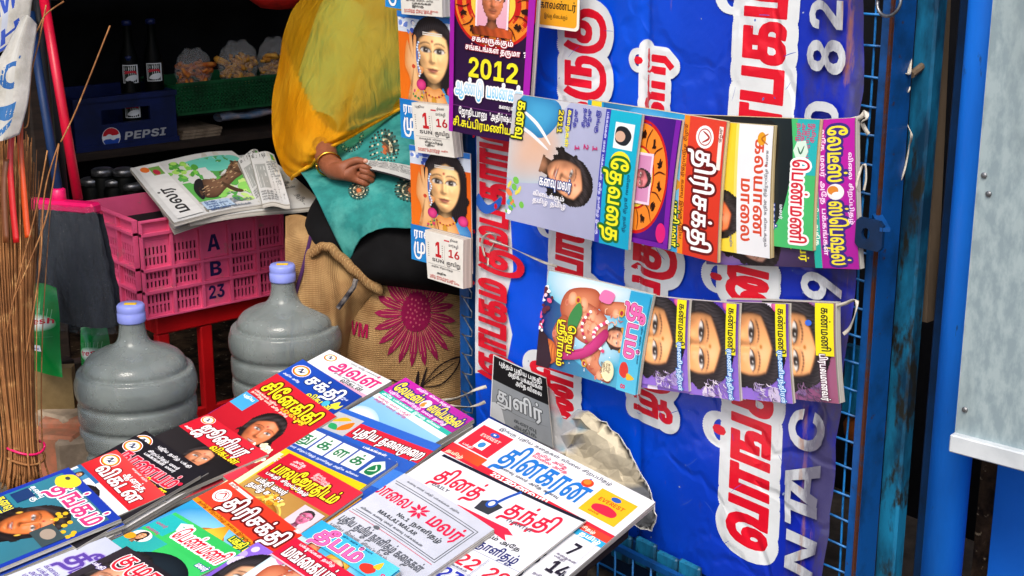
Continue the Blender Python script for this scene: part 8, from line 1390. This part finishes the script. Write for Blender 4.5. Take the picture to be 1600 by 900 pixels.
a = Art(100, 120, '#aeb6c6', seed=92, sub=6); a.text('M', 30, 62, 34, '#1c44a8', (), 46, 18); a.text('I', 20, 20, 34, '#1c44a8', (), 16, 18); a.text('H', 50, 14, 30, '#1c44a8', (), 40, 18); a.stroke([(0, 6), (50, 4), (96, 20)], 10, '#2a50b0')
sleeve('plastic_sleeve', 'white and blue printed sack sheet in the top left corner', [[(-20, -40), (20, -46), (60, -40)], [(-20, 10), (14, 6), (50, 0)], [(-20, 60), (10, 50), (46, 30)], [(-20, 90), (0, 82), (36, 66)]], 2.95, a.clip(), M['film_white'])
# pink pole, charcoal broom
p0, p1 = at(122, 312, 3.42), at(62, -40, 3.42); tag(MB().tube([p0, (p0+p1)/2, p1], .0115, 14).put('broom_pole', mat('crimson_plastic', '#cc0c34', .35, .45, '#b40a2c', 9), None, True), 'long crimson plastic pole leaning behind the charcoal broom', 'pole')
hb = thing('plastic_broom', 'pink-headed plastic broom with charcoal bristles standing upside down beside the pink crate', 'broom', at(130, 505, 3.30)); a0, a1 = at(46, 318, 3.36), at(152, 326, 3.28); MB().bar(a0, a1, .035, .026, AZ, .006).put('head', M['magenta'], hb)
sc = at(93, 316, 3.33); MB().lathe([(.014, 0), (.016, .004), (.0155, .03), (.012, .032)], sc, 20).put('socket', M['magenta'], hb, True); MB().tube([sc+[0, 0, .02], at(62, 120, 3.42), at(48, 20, 3.46)], .0105, 12).put('handle', M['blue_stick'], hb, True)
ctrl = [[at(x, y, t) for x, y, t in r_] for r_ in [[(58, 326, 3.33), (90, 330, 3.29), (125, 333, 3.27), (152, 332, 3.27)], [(66, 390, 3.32), (96, 392, 3.27), (134, 394, 3.25), (164, 390, 3.26)], [(78, 450, 3.32), (104, 452, 3.26), (140, 456, 3.24), (176, 450, 3.26)], [(90, 504, 3.33), (116, 508, 3.27), (150, 513, 3.25), (186, 508, 3.27)]]]
G = bicubic(ctrl, 10, 8); rg = np.random.default_rng(3); G = G+rg.normal(0, .0012, G.shape)-_fw*(.006*np.sin(np.linspace(0, 22, G.shape[1])))[None, :, None]*np.linspace(0, 1, G.shape[0])[:, None, None]
b = MB(); b.grid(G); b.grid((G+_fw*.045)[:, ::-1]); b.put('bristles', M['bristle'], hb, True)
G2 = bicubic(ctrl, 10, 8)-_fw*.010; G2 = G2+np.array([.0, 0, .012])*np.linspace(1, -1.4, G2.shape[0])[:, None, None]-_fw*(.007*np.abs(np.sin(np.arange(G2.shape[1])*.45+.6))[None, :]+.006*np.sin(np.arange(G2.shape[0])*.5)[:, None]*np.sin(np.arange(G2.shape[1])*.8)[None, :])[..., None]+rg.normal(0, .0012, G2.shape); MB().grid(G2).put('plastic_wrap', M['film_dusty'], hb, True)
for k, (x0_, t_) in enumerate([(66, 3.50), (78, 3.55)]): tag(MB().tube([at(x0_+24, 330, t_), at(x0_, 90, t_), at(x0_-8, -20, t_)], .012, 12).put('black_stick', M['black_pl'], None, True), ['black stick just right of the blue broom handle', 'black stick nearest to the crimson pole'][k], 'stick')
# detergent pouches
M['green_pouch'] = mat('green_pouch_film', '#0b8438', .26, .5, '#09702e', 12, bump=.5, bscale=18)
def pouch(label, px, t, word=True):
    r_ = [[at(x, y, t) for x, y in q] for q in px]; f = [[p-_fw*.034*math.sin(math.pi*i/(len(q)-1))*(0 < j < len(r_)-1) for i, p in enumerate(q)] for j, q in enumerate(r_)]; G = bicubic(f, 6, 6); bk_ = bicubic([[p+_fw*.015*math.sin(math.pi*i/(len(q)-1))*(0 < j < len(r_)-1) for i, p in enumerate(q)] for j, q in enumerate(r_)], 6, 6)
    o = thing('detergent_pouch', label, 'pouch', G.reshape(-1, 3).mean(0), 'green detergent pouches'); b = MB(); b.grid(G); b.grid(bk_[:, ::-1]); b.put('pouch_film', M['green_pouch'], o, True); n, k = G.shape[:2]
    def mp(u, v, h):
        x = np.clip(u, 0, .9999)*(k-1); y = np.clip(1-v, 0, .9999)*(n-1); i = x.astype(int); j = y.astype(int); fx = (x-i)[..., None]; fy = (y-j)[..., None]
        return G[j, i]*(1-fx)*(1-fy)+G[j, i+1]*fx*(1-fy)+G[j+1, i]*(1-fx)*fy+G[j+1, i+1]*fx*fy-_fw*(np.asarray(h)[..., None]+.0008)
    a = Art(100, 260, None, sub=7, seed=95); a.ell(45, 148, 44, 22, '#f2f4f2', '#2a9a54', n=26)
    for q in range(9): a.stroke([(12+q*8, 160), (8+q*9, 186)], 3, '#8ccfa0', 2)
    a.text('fresh', 8, 140, 15, '#c01838', (), 78, 6, .2); a.rect(6, 76, 48, 92, '#e4ecf4'); a.text('new', 12, 79, 7, '#1c58a8', (), 30); a.rect(10, 112, 80, 113.5, '#2a9a54'); a.clip().build('pouch_print', mp, DULLPRINT, o)
pouch('green detergent pouch with red fresh lettering hanging beside the straw broom', [[(44, 446), (66, 442), (88, 450)], [(42, 490), (68, 488), (93, 492)], [(46, 540), (72, 542), (94, 540)], [(50, 578), (78, 586), (98, 590)]], 3.22)
pouch('green detergent pouch mostly hidden behind the front water can', [[(126, 512), (144, 508), (166, 506)], [(126, 540), (146, 540), (172, 538)], [(128, 580), (150, 584), (176, 580)], [(130, 610), (152, 616), (178, 612)]], 3.45)
G = [[at(66+22*math.sin(q)*(1-.2*j/5), 402+j*9, 3.2)-_fw*.02*math.cos(q)+np.array([0, 0, .004*math.sin(3*q+j)]) for q in np.linspace(0, 2*math.pi, 15)] for j in range(6)]
tag(MB().grid(G).put('plastic_bag', M['film_dusty'], None, True), 'crumpled clear plastic bag on top of the green pouch', 'bag')
G = [[at(60+10*math.sin(q), 396+j*5, 3.23)-_fw*.008*math.cos(q) for q in np.linspace(0, 2*math.pi, 11)] for j in range(5)]
M['brick'] = mat('dusty_brick', '#b06c52', .95, .1, '#86604a', 14, (.4, .6), .6, 40, col3='#857565', scale3=8); M['stone'] = mat('dusty_stone', '#a59580', .95, .1, '#7c6e5e', 9, (.4, .6), .6, 30)
for k, (x, y, w_, h_, rot, mm) in enumerate([(92, 694, .12, .07, .3, 'brick'), (136, 702, .13, .08, -.2, 'stone'), (120, 668, .14, .07, .1, 'brick'), (96, 660, .1, .06, .6, 'stone'), (150, 672, .12, .07, .4, 'stone')]):
    c = at(x, y, 3.25+.05*(k > 1)); ax = (unit((math.cos(rot+.6), math.sin(rot+.6)*-1, 0)), unit((math.sin(rot+.6), math.cos(rot+.6), 0)), AZ); c[2] = max(c[2], h_/2)
    hh = c[2]+h_/2; lab = ['reddish brick lying beside the straw broom', 'large stone block left of the front water can\'s foot', 'brick lying behind the others left of the water can', 'small stone block nearest to the wooden post', 'stone block half hidden behind the front water can'][k]
    tag(MB().box((c[0], c[1], hh/2), (w_, w_*.7, hh), ax, .008).put('brick' if mm == 'brick' else 'stone_block', M[mm]), lab, 'brick' if mm == 'brick' else 'block')
for k, (x, t_) in enumerate([(100, 3.36), (122, 3.50)]):
    c = at(x, 600, t_); tag(MB().box((c[0], c[1], c[2]/2+.03), (.045, .035, c[2]+.06), bev=.003).put('wooden_post', M['wood_dark']), ['short dark wooden post beside the green pouch', 'short dark wooden post behind the front water can'][k], 'post')
c = at(75, 612, 3.3); tag(MB().box((c[0], c[1], c[2]/2+.03), (.12, .03, c[2]+.06), (unit((.8, -.6, 0)), unit((.6, .8, 0)), AZ)).put('board_piece', mat('pale_board', '#8a7550', .8, .2, '#6a5838', 12)), 'pale brown board piece under the green pouch', 'board')
# ------------------------------------------------------------------ the seated person
M['skin'] = mat('brown_skin', '#8e5236', .55, .4, '#7c452b', 24, (.4, .65), .35, 120); M['teal'] = mat('teal_cotton', '#2b827e', .85, .2, '#236c6a', 26, (.4, .65), .25, 60, col3='#55a49c', scale3=9, mix3=(.5, .75)); M['sleeve'] = mat('brightened_teal_cotton', '#36b0a6', .85, .2, '#2a9a94', 26, bump=.2); M['black_cloth'] = mat('black_cotton', '#0a0a0c', .9, .15, '#121214', 14, bump=.2); M['hair'] = mat('black_hair', '#0c0a0a', .45, .4); M['gold'] = mat('gold_bangle', '#d8a040', .25, .6, metal=1)  # right sleeve's teal is brightened to make up for light lost under the veil
def veil_mat(name, clear):
    m, t, b = mat_base(name, .8, .15); N = t.nodes; L = t.links; b.inputs['Base Color'].default_value = rgba('#e0a010')
    tc = N.new('ShaderNodeTexCoord'); nz = N.new('ShaderNodeTexNoise'); nz.inputs['Scale'].default_value = 6; nz.inputs['Detail'].default_value = 6; L.new(tc.outputs['Object'], nz.inputs['Vector']); r = N.new('ShaderNodeValToRGB'); r.color_ramp.elements[0].position = .35; r.color_ramp.elements[1].position = .7; r.color_ramp.elements[0].color = rgba('#e6a410'); r.color_ramp.elements[1].color = rgba('#f2bc2c'); L.new(nz.outputs[0], r.inputs[0]); L.new(r.outputs[0], b.inputs['Base Color'])
    mpv = N.new('ShaderNodeMapping'); mpv.inputs['Rotation'].default_value = (.5, .9, .3); mpv.inputs['Scale'].default_value = (26, 26, 3.2); L.new(tc.outputs['Object'], mpv.inputs[0]); nb = N.new('ShaderNodeTexNoise'); nb.inputs['Scale'].default_value = 1; nb.inputs['Detail'].default_value = 3; nb.inputs['Distortion'].default_value = .8; L.new(mpv.outputs[0], nb.inputs[0]); bp = N.new('ShaderNodeBump'); bp.inputs['Strength'].default_value = .9; bp.inputs['Distance'].default_value = .022; L.new(nb.outputs[0], bp.inputs['Height']); L.new(bp.outputs[0], b.inputs['Normal'])
    tl_ = N.new('ShaderNodeBsdfTranslucent'); L.new(bp.outputs[0], tl_.inputs['Normal']); tl_.inputs[0].default_value = rgba('#e0a010'); tp_ = N.new('ShaderNodeBsdfTransparent'); tp_.inputs[0].default_value = rgba('#faf0c0'); m1 = N.new('ShaderNodeMixShader'); m1.inputs[0].default_value = .3; m2 = N.new('ShaderNodeMixShader'); m2.inputs[0].default_value = clear
    L.new(b.outputs[0], m1.inputs[1]); L.new(tl_.outputs[0], m1.inputs[2]); L.new(m1.outputs[0], m2.inputs[1]); L.new(tp_.outputs[0], m2.inputs[2]); L.new(m2.outputs[0], N['Material Output'].inputs['Surface']); return m
M['veil'] = veil_mat('yellow_voile', .56); M['veil_thick'] = veil_mat('doubled_yellow_voile', .12)
def skin_body(name, J, E, R, root, m, parent, lev=2):
    me = bpy.data.meshes.new(name+'_cage'); org = wloc(parent); me.from_pydata([tuple(np.asarray(j)-org) for j in J], E, []); o = bpy.data.objects.new(name+'_cage', me); COL.objects.link(o)
    o.modifiers.new('s', 'SKIN'); me.update()
    for k, v in enumerate(me.skin_vertices[0].data): v.radius = (R[k], R[k]) if np.isscalar(R[k]) else R[k]; v.use_root = (k == root)
    sb = o.modifiers.new('d', 'SUBSURF'); sb.levels = sb.render_levels = lev
    dg = bpy.context.evaluated_depsgraph_get(); dg.update(); nm = bpy.data.meshes.new_from_object(o.evaluated_get(dg)); bpy.data.objects.remove(o)
    nm.name = name; nm.materials.clear(); nm.materials.append(m); nm.polygons.foreach_set('use_smooth', [True]*len(nm.polygons)); q = bpy.data.objects.new(name, nm); COL.objects.link(q); q.parent = parent; return q
hip = at(625, 320, 3.86); pr = thing('person', 'seated person in teal tunic and yellow veil holding a thin booklet', 'person', (hip[0], hip[1], 0))
chest = at(600, 120, 3.92); neck = at(592, -40, 3.90); shR = at(548, 34, 3.88); shL = at(665, 20, 3.95); elR = at(490, 188, 3.775); wrR = at(516, 262, 3.50); hdR = at(535, 268, 3.47); elL = at(700, 230, 3.90); wrL = at(662, 285, 3.62); head = at(598, -150, 3.84); top = at(600, -215, 3.84)
kR = at(520, 352, 3.52); kL = at(690, 350, 3.52); anR = at(610, 480, 3.66); anL = at(650, 500, 3.70); hR = at(590, 322, 3.86); hL = at(660, 325, 3.90); toR = at(650, 492, 3.56); toL = at(690, 505, 3.62)
J = [hip, (hip+chest)/2, chest, neck, head, top, shR, elR, (elR*.55+wrR*.45), wrR, hdR, shL, elL, wrL, hR, kR, anR, toR, hL, kL, anL, toL, at(664, 300, 3.58)]
E = [(0, 1), (1, 2), (2, 3), (3, 4), (4, 5), (2, 6), (6, 7), (7, 8), (8, 9), (9, 10), (2, 11), (11, 12), (12, 13), (0, 14), (14, 15), (15, 16), (16, 17), (0, 18), (18, 19), (19, 20), (20, 21), (13, 22)]
R = [.12, .11, .125, .05, .085, .07, .055, .042, .037, .026, .033, .055, .042, .026, .095, .06, .04, .03, .095, .06, .04, .03, .034]
body = skin_body('body', J, E, R, 0, M['skin'], pr)
# right hand: palm and five curled fingers closed on the paper
P = at(546, 270, 3.455); rv, uv_, fv = _rt, _up, -_fw
def hp(r_, u_, f_): return P+(rv*r_+uv_*u_+fv*f_)*.84
HJ = [wrR, hp(-.018, .0, .0), hp(.006, -.004, .004)]; HE = [(0, 1), (1, 2)]; HR = [.024, (.026, .020), (.027, .018)]
for k, (u0, l1, l2, l3) in enumerate([(.022, .034, .024, .018), (.009, .038, .026, .020), (-.006, .036, .024, .019), (-.020, .028, .019, .016)]):
    i = len(HJ); b0 = hp(.022, u0, .010-.002*k); l1, l2, l3 = l1*.80, l2*.80, l3*.80; k1 = b0+rv*l1*.80+fv*l1*.45-uv_*.007; k2 = k1+rv*l2*.62-fv*l2*.72-uv_*.007; k3 = k2-rv*l3*.1-fv*l3*.95-uv_*.003; HJ += [b0, k1, k2, k3]; HE += [(2, i), (i, i+1), (i+1, i+2), (i+2, i+3)]; HR += [.0094, .0086, .0076, .0062]
i = len(HJ); HJ += [hp(-.006, .024, .012), hp(.024, .034, .022), hp(.048, .028, .022)]; HE += [(1, i), (i, i+1), (i+1, i+2)]; HR += [.0115, .0095, .0074]
skin_body('hand', HJ, HE, HR, 1, M['skin'], pr)
nl = HJ[-1]; MB().lathe([(.0058, 0), (.0055, .0012), (0, .0016)], nl+fv*.0065+uv_*.002, 12, fv).put('nail', mat('nail', '#c08a74', .3, .5), pr, True)
d = unit(wrR-elR); c = wrR-d*.022; s1 = unit(np.cross(d, AZ)); s2_ = np.cross(d, s1); MB().tube([c+(s1*math.cos(t)+s2_*math.sin(t))*0.0300 for t in np.linspace(0, 2*math.pi, 29)], .0028, 8).put('bangle', M['gold'], pr, True)
# head: face and hair (above the frame)
fd = unit(at(640, -100, 3.6)-head); sd_ = unit(np.cross(fd, AZ)); hup = np.cross(sd_, fd); b = MB()
for e in (-1, 1): b.lathe([(.0, .0), (.011, .002), (.013, .006), (.008, .012), (0, .014)], head+fd*.070+sd_*e*.032+hup*.012, 12, fd)
b.put('eyes', mat('eye_white', '#e8e0d8', .2, .5), pr, True); MB().lathe([(.013, 0), (.009, .014), (.003, .026), (0, .028)], head+fd*.075-hup*.016, 12, fd).put('nose', M['skin'], pr, True); MB().tube([head+fd*.082-hup*.045+sd_*x for x in (-.02, 0, .02)], [.004, .006, .004], 8).put('lips', mat('lips', '#7a2c2c', .4, .4), pr, True)
G = [[(head+top)/2+(sd_*math.cos(t)*.098-fd*math.sin(t)*.10)*math.sin(ph)-fd*.022+hup*(.105*math.cos(ph)) for t in np.linspace(-.35, math.pi+.35, 21)] for ph in np.linspace(.02, 2.1, 11)]; o = MB().grid(G).put('hair', M['hair'], pr, True); o.modifiers.new('t', 'SOLIDIFY').thickness = .02
# tunic: bodice, sleeve, lap
def ringloft(ax, n=24):
    G = []; ax = [(np.asarray(p, float), rx, ry) for p, rx, ry in ax]; C_ = np.array([p for p, _, _ in ax]); T = np.gradient(C_, axis=0)
    for (p, rx, ry), t in zip(ax, T):
        t = unit(t); s = unit(_rt-t*np.dot(_rt, t)); f = np.cross(s, t); G.append([p+s*rx*math.cos(q)+f*ry*math.sin(q) for q in np.linspace(0, 2*math.pi, n+1)])
    return np.array(G)
G = ringloft([(hip-[0, 0, .05], .175, .155), (hip+[0, 0, .03], .165, .145), ((hip+chest)/2, .145, .125), (chest, .165, .13), (chest*.6+neck*.4, .15, .11), (chest*.35+neck*.65, .09, .08), (neck-[0, 0, .02], .06, .058)]); MB().grid(bicubic(G, 2, 4)).put('bodice', M['teal'], pr, True)
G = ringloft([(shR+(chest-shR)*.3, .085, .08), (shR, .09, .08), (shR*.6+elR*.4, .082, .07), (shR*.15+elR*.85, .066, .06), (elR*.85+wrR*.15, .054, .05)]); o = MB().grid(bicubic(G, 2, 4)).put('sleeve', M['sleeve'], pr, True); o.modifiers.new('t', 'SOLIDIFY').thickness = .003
G = ringloft([(shL, .074, .07), (shL*.5+elL*.5, .064, .06), (elL, .055, .05)]); MB().grid(bicubic(G, 2, 4)).put('sleeve', M['teal'], pr, True)
for a_, b_, c_, d_ in [(hR, kR, anR, 1), (hL, kL, anL, -1)]:
    G = ringloft([(a_, .10, .10), (a_*.5+b_*.5, .092, .092), (b_*.9+a_*.1, .078, .078), (b_+[0, 0, -.01], .072, .075), (b_*.5+c_*.5, .066, .068), (c_, .055, .055)]); MB().grid(bicubic(G, 2, 4)).put('trouser_leg', M['black_cloth'], pr, True)
lap = [[(468, 268, 3.62), (505, 248, 3.66), (560, 205, 3.72), (620, 172, 3.74), (690, 160, 3.78), (730, 160, 3.80)], [(480, 284, 3.52), (525, 272, 3.55), (575, 250, 3.56), (630, 232, 3.58), (690, 225, 3.62), (730, 225, 3.66)], [(496, 312, 3.47), (540, 300, 3.46), (585, 288, 3.45), (635, 280, 3.46), (690, 275, 3.50), (730, 275, 3.54)], [(512, 344, 3.445), (548, 330, 3.42), (590, 318, 3.41), (640, 312, 3.41), (690, 312, 3.44), (730, 312, 3.48)], [(530, 380, 3.445), (556, 354, 3.41), (592, 338, 3.395), (640, 334, 3.395), (690, 336, 3.42), (730, 338, 3.46)], [(545, 410, 3.455), (564, 374, 3.41), (594, 358, 3.39), (640, 357, 3.385), (690, 360, 3.40), (730, 364, 3.44)]]
G = bicubic([[at(*q) for q in r_] for r_ in lap], 9, 9); n, k = G.shape[:2]; jj, ii = np.mgrid[0:n, 0:k]
G = G-_fw*(.0035*np.sin(ii*.55+jj*.18)*np.clip((jj/n-.2)*1.6, 0, 1)+.002*np.sin(ii*1.7+jj*.5)*(jj/n)**3)[..., None]
o = MB().grid(G).put('tunic_lap', M['teal'], pr, True); o.modifiers.new('t', 'SOLIDIFY').thickness = .0035
def lapmap(u, v, h):
    x = np.clip(u, 0, .9999)*(k-1); y = np.clip(1-v, 0, .9999)*(n-1); i = x.astype(int); j = y.astype(int); fx = (x-i)[..., None]; fy = (y-j)[..., None]
    return G[j, i]*(1-fx)*(1-fy)+G[j, i+1]*fx*(1-fy)+G[j+1, i]*(1-fx)*fy+G[j+1, i+1]*fx*fy-_fw*(np.asarray(h)[..., None]+.0062)
a = Art(100, 100, None, sub=2.5, seed=97)
def motif(x, y, r, sy=1):
    q_ = a.rnd
    a.ell(x, y, r*.98, r*.98*sy, '#3f6a64', n=26); a.ell(x, y, r*.76, r*.76*sy, '#2c3c38', n=24); a.ell(x, y, r*.58, r*.58*sy, '#a89c7c', n=22); a.ell(x, y, r*.5, r*.5*sy, '#33403a', n=22)
    a.ell(x, y, r*.34, r*.4*sy, '#6a4a34'); a.ell(x, y, r*.2, r*.24*sy, '#b8643c')
    for ring_, m_, c_ in [(.5, 14, '#d8cfae'), (.68, 18, '#1c2420'), (.82, 22, '#cfc6a4'), (.97, 26, '#242a26')]:
        for z in range(m_):
            t = z*6.283/m_; a.ell(x+r*ring_*math.cos(t), y+r*ring_*sy*math.sin(t), r*.075, r*.055*sy, c_ if z % 2 else '#3a4a44', rot=math.degrees(t), n=7)
for mx_, my_, mr_ in ((50, 82, 8), (29, 58, 7), (62, 50, 10), (80, 92, 9), (36, 96, 6)):
    a = Art(100, 100, None, sub=2.5, seed=97); motif(mx_, my_, mr_, 1.25); a.clip().build('embroidery', lapmap, CLOTHPRINT, pr)
tl_ = [[(548, 398, 3.485), (575, 372, 3.45), (620, 352, 3.44), (680, 352, 3.45), (740, 356, 3.48)], [(556, 412, 3.46), (590, 400, 3.42), (630, 392, 3.41), (685, 392, 3.43), (740, 396, 3.46)], [(562, 422, 3.47), (600, 426, 3.43), (640, 429, 3.42), (690, 432, 3.44), (742, 436, 3.48)], [(572, 432, 3.53), (610, 436, 3.51), (650, 440, 3.51), (695, 446, 3.53), (742, 452, 3.57)]]
Gt = bicubic([[at(*q) for q in r_] for r_ in tl_], 7, 7); j2, i2 = np.mgrid[0:Gt.shape[0], 0:Gt.shape[1]]; o = MB().grid(Gt-_fw*(.003*np.sin(i2*.6+j2*.3))[..., None]).put('trouser_lap', M['black_cloth'], pr, True); o.modifiers.new('t', 'SOLIDIFY').thickness = .02
# veil: a hood of thin cloth from head over back and arm
vc = [[(560, -60), (596, -110), (650, -90), (660, -20)], [(470, 0), (545, -22), (625, -20), (690, 10)], [(446, 50), (505, 30), (600, 40), (700, 60)], [(434, 110), (490, 96), (590, 98), (690, 100)], [(426, 165), (478, 166), (560, 150), (668, 130)], [(428, 215), (470, 220), (540, 192), (640, 152)], [(442, 262), (474, 252), (525, 218), (628, 166)], [(456, 280), (482, 262), (527, 226), (626, 172)]]
dp = [[3.88, 3.70, 3.66, 3.80], [3.92, 3.74, 3.70, 3.80], [3.94, 3.735, 3.68, 3.80], [3.93, 3.70, 3.66, 3.78], [3.90, 3.67, 3.63, 3.76], [3.84, 3.63, 3.60, 3.75], [3.76, 3.60, 3.585, 3.74], [3.70, 3.60, 3.59, 3.74]]
Gv = bicubic([[at(x, y, t) for (x, y), t in zip(r_, d_)] for r_, d_ in zip(vc, dp)], 12, 7); n_, k_ = Gv.shape[:2]; jj, ii = np.mgrid[0:n_, 0:k_]
fa = np.clip(jj/n_*1.4-.15, 0, 1); Gv = Gv-_fw*((.020*np.abs(np.sin(ii*.24-jj*.13+.3*np.sin(jj*.2)))+.009*np.abs(np.sin(ii*.5-jj*.31+.8*np.sin(jj*.23))))*(.30+.70*fa)+.004*np.sin(jj*.55-ii*.12)+.0025*np.sin(ii*1.3+jj*.6)*fa)[..., None]
MB().grid(Gv).put('veil', M['veil'], pr, True)
fold = Gv+_fw*.012; sel = [(a_, c_) for a_ in range(n_-1) for c_ in range(k_-1) if (a_/n_ > .30+.72*c_/k_) or (a_/n_ < .20*(c_/k_-.35)/.65-.0 and c_/k_ > .35)]
mesh('veil_fold', fold.reshape(-1, 3), [(a_*k_+c_, a_*k_+c_+1, (a_+1)*k_+c_+1, (a_+1)*k_+c_) for a_, c_ in sel], M['veil_thick'], pr, True)
Gb = np.array([Gv[j, 0]+(Gv[j, -1]-Gv[j, 0])*np.linspace(0, 1, 12)[:, None]+_fw*(np.sin(np.linspace(0, math.pi, 12))*.14)[:, None] for j in range(n_)]); MB().grid(Gb).put('veil_back', M['veil'], pr, True)
# hem of the veil: a rolled edge
MB().tube(Gv[-1], .0045, 6).put('veil_hem', M['veil_thick'], pr, True)
# the paper held in the hand
pp_ = [at(x, y, t) for x, y, t in [(568, 262, 3.44), (650, 284, 3.40), (655, 262, 3.50), (575, 250, 3.52)]]
a = Art(100, 60, '#c8c8c4', seed=98, sub=20); a.para(4, 52, 90, 3, 7, '#4a4a4c'); magazine('thin dark-edged booklet held open in the seated person\'s hand', a, quad(pp_[0], pp_[1], pp_[2], pp_[3], .003), .004, None, 'booklet', 'booklet', mat('dark_booklet_edge', '#201e20', .6, .3), NEWS)
